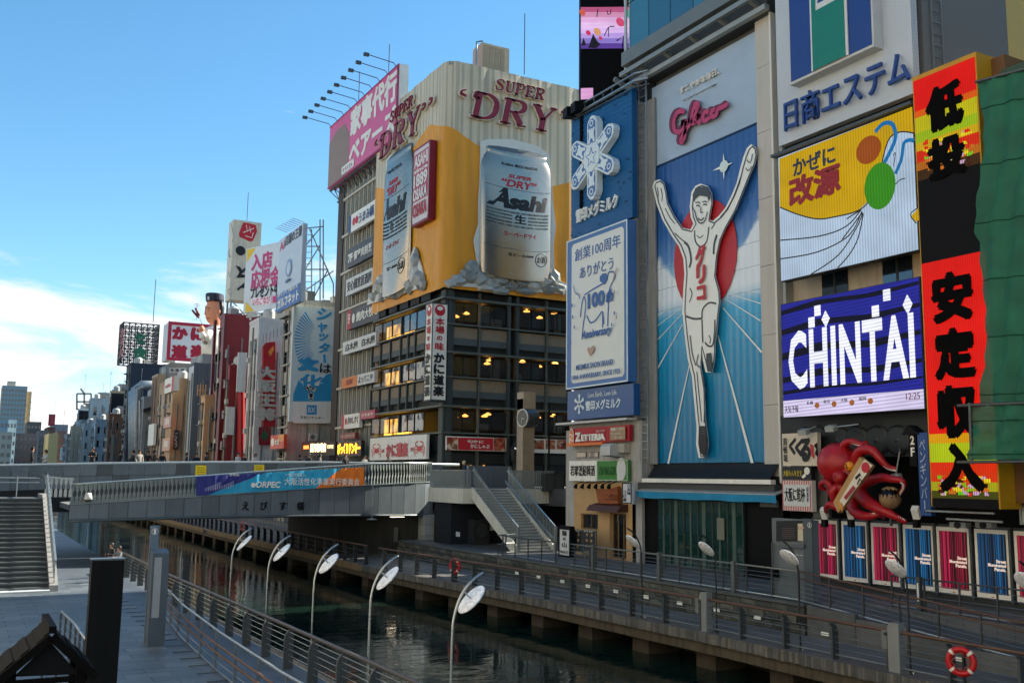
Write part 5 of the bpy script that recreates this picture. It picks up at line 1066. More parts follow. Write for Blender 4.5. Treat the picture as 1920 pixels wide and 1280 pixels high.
MB().lathe(cp(412, 585, -10*k), [(.01, -4*k), (3.4*k, -2*k), (4*k, 1*k), (3*k, 4*k), (.01, 6*k)], 12, sy=.5).build('ear', SKIN, head, smooth=True)
loft(MB(), [(412, 600, 4, 8), (413, 592, 5.5, 11), (413, 578, 6.5, 12.6), (412, 566, 6, 12.6)]).build('hair', HAIR, head, smooth=True)
for q, s_ in (((391,577), 2.6), ((390,596), 3.2)): MB().bar(cp(q[0]-s_*.9, q[1], -11*k), cp(q[0]+s_, q[1]+.4, -12*k), 1.1*k).build('eyebrow' if q[1] < 580 else 'moustache', HAIR, head)
MB().lathe(cp(390.5, 582, -11.5*k), [(.01, -1*k), (1*k, 0), (.01, 1*k)], 8).build('eye', HAIR, head)
loft(MB(), [(396, 668, 17, 12), (396, 645, 17, 12), (398, 628, 18, 13), (402, 617, 16, 12), (405, 611, 9, 8)]).build('coat', WHITE, CHF, smooth=True)
MB().tube([cp(395, 622, -8*k), cp(384, 640, -14*k), cp(380, 632, -17*k), cp(378, 622, -18*k)], [6*k, 6.5*k, 6*k, 4.5*k], 12).build('sleeve', WHITE, CHF, smooth=True)
MB().lathe(cp(378, 618, -18*k), [(.01, -5*k), (5*k, -2*k), (5.2*k, 2*k), (3*k, 6*k), (.01, 7*k)], 12).build('hand', SKIN, CHF, smooth=True)
for i, (a, b) in enumerate((((366,577), (374,592)), ((360,581), (373,596)))): sk_ = MB().tube([cp(*a, -18*k), cp((a[0]+b[0])/2, (a[1]+b[1])/2, -18*k), cp(*b, -18*k)], [1.6*k, 2.2*k, 1.7*k], 8).build('skewer_meat', M('#7d3a30', .6, var=.2), CHF, smooth=True); MB().tube([cp(*b, -18*k), cp(381, 612, -18*k)], .3*k, 5).build('skewer', STEEL, sk_)
b4c = MB().box(cp(385,668).x-1, YC-3, 20, cp(425,668).x+3, YC+6, cp(402,668).z-.05).build('roof_plinth', M('#8a8d90', .7), CHF)
# --- 5-7. grey slab, beige block, navy block with lattice, crab billboard
SLV = M('#a9b2ba', .4, .3, var=.15, streak=.2); b5 = bld('grey_slab_building', 'slim silver-grey building with blue-grey side wall', 345, 364, 395, 684, 29.4, SLV, M('#59636e', .7, var=.12, streak=.2), None, None)
b5b = bld('peach_stair_tower', 'low peach stair tower with column of square windows before grey slab', 371, 385, 402, 744, 28.9, M('#c59f77', .7, var=.12), M('#b79270', .7, var=.12), (1, 5, .6, .7, 1), None, FRD, GLD)
for i in range(4): p = on(370+i*5, 742, 'Y', b5b[3].y); MB().bar(p, p+Vector((0, 0, 1.6)), .14).build('frame_post', M('#c59f77', .7), b5b[0])
MB().bar(on(369,731,'Y',b5b[3].y), on(387,731,'Y',b5b[3].y), .14).build('frame_beam', M('#c59f77', .7), b5b[0])
BE = M('#b89b7c', .7, var=.14, streak=.2); b6 = bld('beige_building', 'beige building with white rounded rooftop sign and pink posters', 291, 326, 352, 712, 28.6, BE, M('#a98f75', .7, var=.14), (3, 5, .5, .5, 1), None, FRA, GLD)
b6b = bld('brown_building', 'brown panelled building with pale stair wall behind beige building', 276, 296, 300, 704, 28.8, M('#8a6247', .7, var=.15), M('#b3a48c', .7, var=.12), (2, 6, .45, .5, 1), None, FRD, GLD)
S = row_sign('white sign with red right end on the beige building front', [(309,712), (326,704), (326,732), (308,738)], WHITE, [('#', .78, 1, 0, 1, REDP), ('makino', .1, .7, .35, .65, ROSE)], X=28.2, th=.8)
row_sign('pale pink poster high on the beige building', [(307,783), (320,779), (320,800), (306,803)], M('#c79a90', .5), [('酒', .2, .8, .3, .8, WHITE)], X=28.4, th=.2)
row_sign('orange pink poster low on the beige building', [(305,822), (318,820), (318,844), (304,846)], M('#d0a080', .5), [('宴', .2, .8, .3, .8, WHITE)], X=28.4, th=.2)
S = board('vertical_shop_sign', 'narrow dark vertical sign with white letters on beige building', 'sign', FY(b6[3].y-.2), (327, 806), (333, 842), .4, M('#2d3340', .5)); S.text('ごくう', (328.3, 810), (331.7, 838), WHITE, vertical=True)
S = board('vertical_shop_sign', 'white vertical sign on the brown building', 'sign', FX(28.3), (279, 796), (287, 834), .4, WHITE)
NV = M('#1f2b3d', .6, var=.12); b7 = bld('navy_building', 'dark navy building with lattice frame on its roof', 226, 246, 320, 683, 28.2, M('#2b3138', .6, var=.2), NV, (2, 8, .7, .6, 1), None, FRD, glass('#3a4650', .05), ledges=8, ledm=M('#15181b', .6))
LT = thing('lattice_sign_tower', on(260, 682, 'Y', b7[3].y+3), 'dark open steel lattice tower with red and green letters on roof', 'sign tower')
YT = b7[3].y+3; a0, a1, a2 = on(232, 604, 'Y', YT), on(299, 605, 'Y', YT), on(225, 612, 'X', on(232, 604, 'Y', YT).x); zb_ = on(262, 682, 'Y', YT).z; zt = a0.z; LM = M('#3b3f46', .5, .3, var=.15)
for (P0, P1, nx) in (((a0.x, YT), (a1.x, YT), 6), ((a0.x, YT), (a0.x, a2.y), 3), ((a0.x, a2.y), (a1.x, a2.y), 6), ((a1.x, YT), (a1.x, a2.y), 3)):
    P0, P1 = Vector((*P0, 0)), Vector((*P1, 0)); nz_ = 7
    for i in range(nx+1): q = P0+(P1-P0)*i/nx; MB().bar(q+Vector((0,0,zb_)), q+Vector((0,0,zt)), .2).build('lattice_post', LM, LT)
    for j in range(nz_+1): z = Vector((0,0,zb_+(zt-zb_)*j/nz_)); MB().bar(P0+z, P1+z, .2).build('lattice_rail', LM, LT)
    mb = MB()
    for i in range(nx):
        for j in range(nz_):
            q0, q1 = P0+(P1-P0)*i/nx, P0+(P1-P0)*(i+1)/nx; z0, z1 = Vector((0,0,zb_+(zt-zb_)*j/nz_)), Vector((0,0,zb_+(zt-zb_)*(j+1)/nz_)); mb.bar(q0+z0, q1+z1, .08); mb.bar(q1+z0, q0+z1, .08)
    mb.build('lattice_braces', LM, LT, kind='stuff')
B = Board(LT, FY(YT), .15); GN = M('#1c6b52', .5); B.text('セ', (252, 622), (274, 645), GN, bold=.06); B.text('金', (250, 648), (275, 672), GN, bold=.06)
B = Board(LT, FX(a0.x), .15); B.text('ホテル', (226, 618), (231, 668), REDP, bold=.06, vertical=True)
p = on(287, 604, 'Y', YT+2); MB().tube([p, p+Vector((0, 0, 9))], .08, 5).build('lightning_rod', STEELD, label='thin rod rising behind the dark lattice tower', cat='rod')
KY = b6[3].y+12; fk = FY(KY); S = board('crab_billboard', 'white rooftop billboard with crimson border and four red brush characters', 'billboard', fk, (316, 602), (392, 680), .3, M('#cdd3dc', .5, var=.05), rim=M('#a31c3e', .5), rimw=.55, rimd=.1)
CRR = M('#9c1433', .5)
for ch, x, y in (('か', 323, 611), ('に', 358, 613), ('道', 322, 645), ('楽', 357, 645)): S.text(ch, (x, y), (x+29, y+27), CRR, bold=.09)
x0, x1, y0_, y1_ = S.r; MB().box(x0-.02, KY, y0_, x0+1.2, KY+4, y1_-.2).build('side_panel', PALE, S.root)
MB().box(x0+1, KY+1, 12, x1, KY+12, y0_-.2).build('rooftop_block', M('#6d7176', .7, var=.15), label='grey block behind the beige building carrying the crab billboard', cat='building')
for i in range(3): acunit(on(318+i*10, 700, 'Y', b6[3].y+3)+Vector((0, 0, .2)), ['air conditioner on the beige building roof, leftmost of three under crab billboard', 'middle air conditioner on the beige building roof under crab billboard', 'air conditioner on the beige building roof, nearest the grey slab'][i])
# --- 8. silver ducts
DU = thing('exhaust_ducts', on(262, 860, 'X', 27.6), 'bundle of shiny exhaust ducts bending over at top beside navy building', 'duct'); DM = M('#98a4ae', .42, .4, var=.15, streak=.2)
for i, (x, yt_) in enumerate(((246, 735), (251, 728), (256, 732))): q = on(x, 862, 'X', 27.6); t = on(x, yt_, 'X', 27.6); MB().tube([q, t, t+Vector((1.2, -.5, 1.)), t+Vector((4.0, -.9, 1.1))], .55, 8).build('duct', DM, DU, smooth=True)
b8 = bld('silver_annex', 'small pale grey annex with dark awning beside the silver ducts', 258, 270, 290, 746, 27.8, M('#8f979e', .6, var=.12, streak=.2), M('#7b8289', .6, var=.12), None, None)
MB().prism([on(268,772,'Y',b8[3].y-.1), on(286,766,'Y',b8[3].y-.1), on(286,764,'Y',b8[3].y-3), on(268,770,'Y',b8[3].y-3)], (0,0,.3)).build('awning', M('#232a33', .6), b8[0])
# --- 9. the far end of the row
FAR = [
 ('brick_building', 'brown brick building with narrow windows at the far end of the row', 196, 205, 222, 778, 27.2, '#7d5a44', (2, 7, .5, .5, 1)),
 ('tan_building', 'tan building with sloped red shed on its roof, far down the canal', 199, 207, 216, 735, 28.5, '#a0907a', (1, 6, .6, .5, 1)),
 ('pale_blue_building', 'pale blue-grey block with plain walls behind the tan building', 168, 180, 200, 788, 27.4, '#8fa0ad', (1, 6, .5, .5, 1)),
 ('grey_glass_building', 'grey building with glass penthouse far down the canal', 148, 158, 176, 795, 26.8, '#9aa0a2', (2, 5, .5, .5, 1)),
 ('white_tower_building', 'white building with open frame on its roof far down the canal', 140, 146, 182, 768, 29.0, '#b4c0c8', (2, 9, .5, .5, 1)),
 ('white_penthouse_building', 'white stepped building with two dark windows behind white tower', 160, 172, 195, 748, 31., '#b9c1c4', None),
 ('beige_low_building', 'low beige building near the far end of the canal', 128, 136, 148, 800, 26.5, '#a69985', (2, 6, .5, .5, 1)),
 ('grey_low_building', 'low grey building with balconies beside the far beige building', 118, 126, 134, 815, 26., '#8d9299', (2, 6, .6, .5, 1)),
]
for nm, lb, xl, xc, xr, yt_, X, c, cw in FAR:
    inf = bld(nm, lb, xl, xc, xr, yt_, X, M(c, .7, var=.14, streak=.2), None, cw, (2, 5, .4, .5, 1) if xr-xc > 12 else None, FRA, GLD)
    p = Vector((X+2, inf[3].y+2, inf[6])); MB().box(p.x, p.y, p.z, p.x+3, p.y+3, p.z+2.2).build('roof_hut', M('#8d9296', .7, var=.12), inf[0])
fr_ = thing('roof_frame', on(157, 768, 'X', 29), 'open square steel frame on the white tower roof', 'frame'); YQ = on(146, 768, 'X', 29).y+2
for a, b in (((144,738), (144,768)), ((158,738), (158,768)), ((171,738), (171,768)), ((144,738), (171,738)), ((144,753), (171,753)), ((151,728), (158,738))): MB().bar(on(*a, 'Y', YQ), on(*b, 'Y', YQ), .5).build('bar', M('#b9a99f', .5), fr_)
antenna(on(158, 738, 'Y', YQ), 6, 'aerial above the open roof frame of the white tower'); antenna(on(206, 735, 'X', 29.5), 5, 'aerial on the tan building roof')
for x, y, lb in ((195, 775, 'antenna mast beside the tan building'), (118, 812, 'thin mast above low grey building far off'), (368, 600, 'small television aerial behind the crab billboard')): antenna(on(x, y, 'Y', 330 if x < 300 else KY+2), 7 if x < 300 else 3, lb)
# --- 10. skyline at the canal's end
def slab(nm, lb, x0, x1, yt_, Y, c, cols, rows, c2=None, xr=None, d=30, wf=.6, hf=.45):
    a, b = on(x0, yt_, 'Y', Y), on(x1, yt_, 'Y', Y); ZT_ = a.z; root = thing(nm, ((a.x+b.x)/2, Y, 0), lb, 'building'); m_ = M(c, .7, var=.12); fr = FY(Y)
    h = cells(a.x, b.x, 4, ZT_, cols, rows, wf, hf, .05, .97) if cols else []
    wallgrid(MB(), fr, a.x, b.x, 0, ZT_, h, 0., .6).build('front_wall', m_, root); MB().box(a.x+.01, Y+.7, 0, b.x-.01, Y+d, ZT_-.01).build('body', M(c2, .7, var=.1) if c2 else m_, root)
    for q in h: window(root, fr, q, .5, M('#7d868c', .5), glass('#46525a', .15), cols=1, fw=.1)
    return root, a, b, ZT_
tw = slab('apartment_tower', 'tall grey-green apartment tower with stepped roof on the far skyline', 5, 52, 722, 900, '#9aaab0', 8, 17, '#c0ab84')  # front tone lightened to stand for distance haze
a, b, zt = tw[1:]; MB().box(a.x+(b.x-a.x)*.2, 905, zt-.1, a.x+(b.x-a.x)*.52, 918, zt+4).build('roof_room', M('#9aaab0', .7), tw[0]); MB().box(b.x+.01, 902, 0, b.x+3.5, 928, zt-4).build('sun_toned_side', M('#cdb58a', .7, var=.1), tw[0])  # warm yellow side colour stands for sunlight on the right face
for i in range(12): MB().box(b.x+3.3, 901.5, 8+(zt-16)*i/12, b.x+3.9, 928, 8.6+(zt-16)*i/12).build('balcony_slab', M('#b9a27c', .7), tw[0])
slab('brown_apartment_block', 'brown apartment block with yellow upper storey at canal end', 28, 70, 812, 560, '#6d6468', 5, 5)
slab('dark_tower_block', 'dark brown block with balconies at the canal end', 52, 78, 790, 640, '#6f6a62', 4, 7)
slab('grey_balcony_block', 'grey block with rows of balconies at the canal end', 74, 92, 806, 600, '#6c6c6e', 3, 7)
slab('ochre_block', 'block with ochre panel beside a brown wall at the canal end', 92, 110, 812, 520, '#a5946c', 0, 0)
slab('plum_block', 'plum-brown windowed block right of the ochre panel', 108, 124, 808, 530, '#64545a', 4, 6)
rt = slab('red_sign_block', 'brown block carrying a red rooftop sign on the far skyline', 90, 104, 800, 620, '#5d4640', 0, 0)
S = board('red_rooftop_sign', 'small dark red rooftop sign on the far skyline', 'sign', FY(619), (92, 776), (102.5, 798), 1.5, M('#8a2230', .5)); S.text('東横', (95, 778), (100, 795), M('#b0505a', .5), vertical=True); antenna(on(102, 776, 'Y', 620), 7, 'thin mast by the red rooftop sign')
slab('flat_roof_block', 'long low block with glass front on the far skyline', 100, 128, 795, 680, '#7d8892', 6, 3)
slab('silver_block', 'pale block with bright windows at far edge of the picture', -14, 16, 785, 500, '#8fa5b5', 4, 6)
slab('blue_glass_block', 'blue glass block beside the apartment tower foot', 14, 32, 786, 520, '#b9c6cc', 3, 6)
slab('round_balcony_block', 'cream block with rounded balconies at far edge of picture', -30, 24, 808, 380, '#b8b2a4', 5, 5)
S = board('vertical_skyline_sign', 'pale blue vertical sign at the far end of canal', 'sign', FY(420), (114, 838), (122, 862), .6, M('#a9c3d3', .5)); S.text('案内所', (116, 840), (120, 860), NAVY, vertical=True)
# leafless street clutter below the row: lamp posts
for i, x in enumerate((208, 216, 140, 300)):
    p = on(x, 866, 'X', 26.5); MB().tube([p-Vector((0, 0, 4)), p+Vector((0, 0, 5.5))], .09, 6).build('utility_pole', STEELD, label=['dark pole before the brick building', 'dark pole between brick building and navy building', 'dark pole before the far white tower', 'dark pole before the brown building'][i], cat='pole')
# ================================================================== RUNNER BILLBOARD BUILDING AND THE DAIRY SIGN TOWER
GB_ = thing('billboard_building', (36, 38, ZU), 'tall grey building with glass top, black shopfront and the runner billboard', 'building')
fg = FX(32.0); Yl, Yr = 42.2, 33.95; zB, zT = 7.55, 28.2; Yw = on(1463, 600, 'X', 32.0).y
WALLW = M('#b7b6b2', .6, var=.08, scale=.5, streak=.08); GRYD = M('#3d4244', .6, var=.15)
MB().box(32.3, Yw+.1, ZU, 52, 43.6, 29.5).build('core', M('#55595b', .7, var=.15), GB_)
# white pier right of the board in stacked cladding panels
for i in range(7):
    z0 = 6.9+i*3.22; MB().box(31.9, Yw, z0, 32.6, Yr-.03, min(30.0, z0+3.2)).build('cladding_panel', WALLW, GB_)
MB().box(31.72, Yw-.12, 6.6, 32.3, Yw-.005, 30.2).build('edge_trim', M('#cfd1cf', .4, var=.05), GB_)
MB().box(32.1, Yl+.03, 6.5, 33.2, 43.5, 29.4).build('dark_reveal', M('#24282a', .7, var=.15), GB_)
MB().tube([(31.95, 42.75, 6.5), (31.95, 42.75, 29.2)], .07, 6).build('drain_pipe', STEELD, GB_)
# the board
RB = thing('runner_billboard', (32, 38, zB), 'giant blue billboard with white runner crossing the line, arms raised', 'billboard')
def _skyart(nt, p, g):
    n, l = nt.nodes, nt.links; s = n.new('ShaderNodeSeparateXYZ'); l.new(g.outputs['Position'], s.inputs[0])
    r = n.new('ShaderNodeMapRange'); r.inputs[1].default_value = zB; r.inputs[2].default_value = 23.6; l.new(s.outputs[2], r.inputs[0])
    c = n.new('ShaderNodeValToRGB'); e = c.color_ramp.elements; e[0].position = 0; e[0].color = hexc('#086f98'); e[1].position = 1; e[1].color = hexc('#24528c')
    for pos, h in ((.12, '#0a769f'), (.33, '#1388b2'), (.49, '#35a2cc'), (.56, '#6fb4d4'), (.60, '#8dbfd6'), (.66, '#5b86b8'), (.75, '#2f62a2'), (.88, '#245694')): q = e.new(pos); q.color = hexc(h)
    l.new(r.outputs[0], c.inputs[0])
    # printed cloud bank: heaps that rise towards both sides of the board
    a = n.new('ShaderNodeTexNoise'); a.inputs['Scale'].default_value = .42; a.inputs['Detail'].default_value = 5; a.inputs['Roughness'].default_value = .5; l.new(g.outputs['Position'], a.inputs['Vector'])
    def mt(op, x, y=None):
        q = n.new('ShaderNodeMath'); q.operation = op
        for i, v in enumerate((x, y)):
            if v is None: continue
            if isinstance(v, (int, float)): q.inputs[i].default_value = v
            else: l.new(v, q.inputs[i])
        return q.outputs[0]
    dy = mt('ABSOLUTE', mt('SUBTRACT', s.outputs[1], 38.6)); top = mt('ADD', mt('ADD', mt('MULTIPLY', dy, .75), 14.3), mt('MULTIPLY', a.outputs[0], 3.4))
    m1 = n.new('ShaderNodeMapRange'); m1.interpolation_type = 'SMOOTHSTEP'; m1.inputs[1].default_value = .15; m1.inputs[2].default_value = -.35; l.new(mt('SUBTRACT', s.outputs[2], top), m1.inputs[0])
    m2 = n.new('ShaderNodeMapRange'); m2.interpolation_type = 'SMOOTHSTEP'; m2.inputs[1].default_value = 14.9; m2.inputs[2].default_value = 16.1; l.new(s.outputs[2], m2.inputs[0])
    mx = n.new('ShaderNodeMix'); mx.data_type = 'RGBA'; l.new(mt('MULTIPLY', mt('MULTIPLY', m1.outputs[0], m2.outputs[0]), .97), mx.inputs[0]); l.new(c.outputs[0], mx.inputs[6]); mx.inputs[7].default_value = hexc('#dbe3e6')
    l.new(mx.outputs[2], p.inputs['Base Color']); p.inputs['Roughness'].default_value = .3
    wv = mt('SINE', mt('MULTIPLY', s.outputs[1], 14.)); bp = n.new('ShaderNodeBump'); bp.inputs['Strength'].default_value = .25; bp.inputs['Distance'].default_value = .03; l.new(wv, bp.inputs['Height']); l.new(bp.outputs[0], p.inputs['Normal'])
zM = (on(1223, 311, 'X', 32).z+on(1419, 238, 'X', 32).z)/2
MB().obox(fg.P(-Yl, zB, -.3), fg.u*(Yl-Yr), fg.v*(zM-zB-.05), fg.n*.3).build('art_panel', nodemat('runner_art', _skyart), RB)
MB().obox(fg.P(-Yl, zM+.03, -.3), fg.u*(Yl-Yr), fg.v*(zT-zM-.03), fg.n*.32).build('name_panel', M('#9fb4cb', .2, var=.10, scale=.35), RB)  # pale blue base colour stands for the sky reflected in the panel
MB().obox(fg.P(-Yl, zM-.05, -.3), fg.u*(Yl-Yr), fg.v*.08, fg.n*.36).build('divider', M('#1a2f55', .4), RB)
SEAM = M('#4f7099', .5)
for i in range(1, 14):
    z = zB+(zM-zB)*i/14; MB().obox(fg.P(-Yl+.01, z-.008, 0), fg.u*(Yl-Yr-.02), fg.v*.016, fg.n*.004).build('panel_seam', SEAM, RB)
B = Board(RB, fg, .02); WL = M('#dfe5e6', .4, var=.04, scale=.7); LN = M('#3c474e', .5, var=.05)
def r6(*pts): return [(1200+x/2.463, 380+y/2.463) for x, y in pts]
c0 = B.c
for a, b, wd in (((230,740), (130,1205), (3, 7)), ((197,562), (70,785), (2, 4)), ((200,508), (65,650), (1.4, 2.6)), ((187,490), (65,580), (1, 2)), ((175,468), (65,530), (.8, 1.6)), ((360,612), (520,1205), (3, 8)), ((383,485), (562,690), (2, 4)), ((405,450), (557,545), (1.4, 2.6)), ((415,422), (557,465), (1, 2)), ((420,402), (555,413), (.8, 1.4))):
    B.c = c0; B.rib(r6(a, b), [w_/1.2 for w_ in wd], WL, 'track_line')
B.c = c0+.03; B.oval((1320.5, 479), 62, 106, M('#b02530', .45, var=.10, scale=.8), 'sun_disc')
for i in range(8):
    a = PI*i/4+PI/2; L = (24, 10)[i % 2] if i != 2 else 30; B.c = c0+.05; c_ = B.q((1357, 312)); B.raw = True; B.poly([(c_.x+.10*math.cos(a-1.57), c_.y+.10*math.sin(a-1.57)), (c_.x+L*.028*math.cos(a), c_.y+L*.028*math.sin(a)), (c_.x+.10*math.cos(a+1.57), c_.y+.10*math.sin(a+1.57))], M('#e9f3f2', .4), 'star_ray', lift=.001*i); B.raw = False
B.c = c0+.05; B.oval((1357, 312), 8, 11, M('#cfe6e6', .4), 'star')
OUT = [(1226,350), (1230,340), (1239,337), (1246,343), (1250,360), (1253,380), (1265,404), (1281,427), (1297,431), (1303,420), (1298,408), (1296,388), (1299,361), (1307,349), (1316,345), (1328,349), (1335,362), (1337,380), (1333,402), (1331,412), (1339,415), (1351,405), (1363,390), (1375,366), (1384,344), (1391,315), (1397,294), (1403,279), (1411,271), (1418,277), (1420,290), (1416,309), (1406,332), (1394,362), (1380,396), (1362,428), (1352,450), (1346,478), (1342,516), (1350,545), (1351,566), (1348,590), (1346,616), (1342,643), (1342,660), (1341,676), (1336,698), (1326,698), (1321,676), (1318,650), (1316,690), (1322,729), (1324,786), (1326,803), (1330,834), (1323,857), (1313,858), (1308,832), (1309,800), (1306,770), (1300,705), (1292,672), (1286,624), (1282,583), (1284,542), (1286,514), (1284,485), (1276,463), (1261,441), (1245,413), (1234,384)]
B.c = c0+.16; FIG = B.poly(OUT, WL, 'runner_figure', d=.10, lift=0.); B.c = c0+.27
# inner line work
def ln(pts, wd=2.2, sm=4): B.rib(pts, wd*1.4, LN, 'contour', parent=FIG, sm=sm, lift=.0008)
inner = []
cxm, cym = 1316, 540
for (x, y) in OUT:
    inner.append((x, y))
def inset(pts, d):
    P = [B.q(p) for p in pts]; n = len(P); out = []
    ar = sum(P[i].x*P[(i+1) % n].y-P[(i+1) % n].x*P[i].y for i in range(n)); sg = 1 if ar > 0 else -1
    for i in range(n):
        t = (P[(i+1) % n]-P[i-1]).normalized(); out.append(P[i]+Vector((-t.y, t.x))*d*sg)
    return out
P_ = inset(OUT, .09); P_.append(P_[0]); L_, R_ = outline(P_, .075); mb = MB()
for i in range(len(P_)-1): mb.prism([fg.P(q.x, q.y, B.c) for q in (L_[i], L_[i+1], R_[i+1], R_[i])], fg.n*.006)
mb.build('contour', LN, FIG)
ln(r6((252,128), (256,178), (280,203), (308,178), (318,112))); ln(r6((205,182), (225,205), (236,262), (228,300)), 3.6); ln(r6((355,148), (343,190), (340,238)), 3.6); ln(r6((262,150), (275,162), (292,150)), 1.2)
ln(r6((160,140), (190,168), (212,186)), 1.6); ln(r6((345,98), (330,120)), 1.6); ln(r6((230,395), (240,420), (228,460)), 1.6); ln(r6((213,524), (250,536), (286,534)), 2.8); ln(r6((286,534), (290,490), (320,462), (352,466)), 2.4); ln(r6((286,540), (288,600), (290,645)), 2.4); ln(r6((300,645), (318,662), (336,655), (344,600), (346,540)), 2.4); ln(r6((318,612), (326,630), (322,650)), 1.6)
ln(r6((232,612), (240,690), (258,752)), 1.8); ln(r6((270,700), (262,742), (276,760)), 1.8); ln(r6((262,780), (272,880), (284,1010)), 1.6); ln(r6((292,800), (299,900), (296,1015)), 2.0)
def r5(*pts): return [(1180+x/3.047, y/3.047) for x, y in pts]
ln(r5((160,1070), (165,1110), (160,1130)), 1.2); ln(r5((180,1075), (188,1115), (185,1150)), 1.2); ln(r5((672,915), (690,930), (705,880)), 1.2); ln(r5((665,960), (680,975), (700,950)), 1.2); ln(r5((640,1000), (600,1110), (560,1190), (520,1240)), 1.2); ln(r5((205,1190), (230,1240), (260,1278)), 1.2)
B.c = c0+.285
B.poly(r5((368,1155), (362,1115), (378,1075), (400,1062), (412,1070), (440,1068), (458,1090), (462,1130), (452,1150), (446,1125), (400,1118), (376,1135)), LN, 'hair', parent=FIG)
for e in (((383,1178), (392,1172), (402,1180)), ((422,1172), (432,1166), (442,1172))): ln(r5(*e), 1.6)
for e in (((378,1160), (392,1155), (404,1162)), ((418,1156), (432,1150), (444,1156))): ln(r5(*e), 1.5)
ln(r5((410,1180), (406,1205), (410,1215), (420,1212)), 1.3); ln(r5((392,1246), (408,1258), (425,1244)), 1.8); ln(r5((360,1180), (366,1200)), 1.5); ln(r5((372,1200), (385,1250), (405,1275), (430,1262), (446,1210)), 1.6)
B.poly(r6((306,696), (328,692), (334,745), (326,776), (316,776), (306,740)), LN, 'shoe', parent=FIG); B.poly(r6((276,1030), (304,1030), (310,1110), (304,1155), (292,1168), (278,1150), (272,1100)), M('#14181b', .4), 'shoe', parent=FIG)
for y in (1040, 1052, 1064): ln(r6((280, y), (300, y+2)), 1.2); 
REDG = M('#b5202c', .45, var=.05)
B.text('グ', (1303, 463), (1323, 499), REDG, bold=.06, parent=FIG); B.text('リ', (1305, 500), (1323, 530), REDG, bold=.06, parent=FIG); B.text('コ', (1306, 537), (1323, 561), REDG, bold=.06, parent=FIG)
# raised name in script, slogan letters
B = Board(RB, fg, .05); GLR = M('#b03a66', .4, var=.06); GLS = M('#6b2440', .5)
def script(pts, w_, nm='script_letter'):
    cc = B.c; B.rib(r5(*pts), [w_*1.12]*2, GLS, nm+'_side', d=.22, sm=5, lift=0.); B.c = cc+.22; B.rib(r5(*pts), [w_]*2, GLR, nm, d=.03, sm=5, lift=0.); B.c = cc
script([(316,645), (300,635), (272,650), (256,695), (262,745), (290,755), (318,720), (326,690), (322,740), (315,790), (302,815), (298,790), (330,740)], 9); script([(330,738), (352,705), (382,645), (396,605), (388,588), (374,600), (362,645), (356,690), (364,708), (380,698)], 7); script([(372,700), (395,670), (402,650), (394,680), (398,700), (412,690)], 8.5); script([(455,645), (440,640), (425,655), (424,685), (440,690), (465,668)], 8.5); script([(492,628), (476,632), (468,655), (480,668), (500,655), (505,630), (515,620), (540,612), (565,592)], 8.5)
B.oval(r5((402,622))[0], 3.5, 4.2, GLR, 'script_dot', d=.25)
TX = M('#dcdfde', .5); B.c = .05; B.text('すこやかな毎日、', r5((292,505))[0], r5((520,425))[0], TX, bold=.03, d=.1); B.c = .05; B.text('ゆたかな人生', r5((310,580))[0], r5((500,480))[0], TX, bold=.03, d=.1)
# canopy steelwork above and glass curtain wall
zc_ = 28.75
MB().box(30.9, Yw-.3, 29.75, 33, 43.6, 30.55).build('canopy_beam', M('#6f777a', .5, .3, var=.12), GB_); MB().box(31.2, Yw-.3, 28.55, 31.5, 43.6, 28.8).build('canopy_rail', M('#9aa0a0', .45, .3, var=.1), GB_); MB().box(31.45, Yw-.2, 28.6, 33, 43.5, 29.74).build('canopy_soffit', GRYD, GB_)
MB().box(30.75, Yw-.3, 29.1, 30.95, 43.6, 29.35).build('canopy_rail', M('#848b8d', .45, .3, var=.1), GB_)
for i in range(6): y = Yw+.4+i*2.2; MB().bar((30.85, y, 29.25), (32.2, y, 28.7), .22).build('canopy_strut', M('#848b8d', .45, .3, var=.1), GB_)
CG1, CG2 = glass('#24586e', .04), glass('#2f6a7c', .04); MU = M('#13282f', .4, .3)
MB().box(31.75, 30.5, 30.5, 50, 43.9, 36).build('glass_core', M('#10262e', .6), GB_)
for i in range(7):
    for j in range(2):
        y0 = 30.5+i*1.91; z0 = 30.62+j*3.2; MB().box(31.62, y0+.03, z0+.03, 31.74, y0+1.88, z0+3.17).build('glass_pane', CG1 if (i+j*2) % 3 else CG2, GB_)
MB().tube([(31.5, 44.0, 29.5), (31.5, 44.0, 36)], .1, 6).build('corner_tube', M('#b9bebf', .4, .3), GB_)
# LED corner column left of the glass
O_ = on(1088, 100, 'Y', 47.5); fl = Fr((O_.x, O_.y, 0), _r0); x0, x1 = fl.uv(1088, 100)[0], fl.uv(1202, 100)[0]
LC = thing('led_column', fl.P(x0, 20, -1), 'black LED screen column showing a pink and violet strip', 'screen')
MB().obox(fl.P(x0, 22, -1.2), fl.u*(x1-x0), fl.v*16, fl.n*1.2).build('screen_body', M('#0a0b0d', .6, var=.1, spec=.08), LC); B = Board(LC, fl, .0)
bands = ('#b0547e', '#c98bb0', '#d9a9d6', '#dfb9e6', '#d6b4ea', '#b79ae0', '#8a78c8', '#5a3f96')
for i, c in enumerate(bands):
    y0 = 14+i*9.7; B.c = .0; B.poly([(1089,y0), (1201,y0-.6), (1201,y0+9.2), (1089,y0+9.7)], led(c, .95, (0, 0, 80.), .45), 'led_band')
B.c = .0; B.poly([(1089,166), (1112,165), (1112,186), (1089,187)], led('#d9a0d0', .9, (0, 0, 80.), .45), 'led_band')
B.c = .02
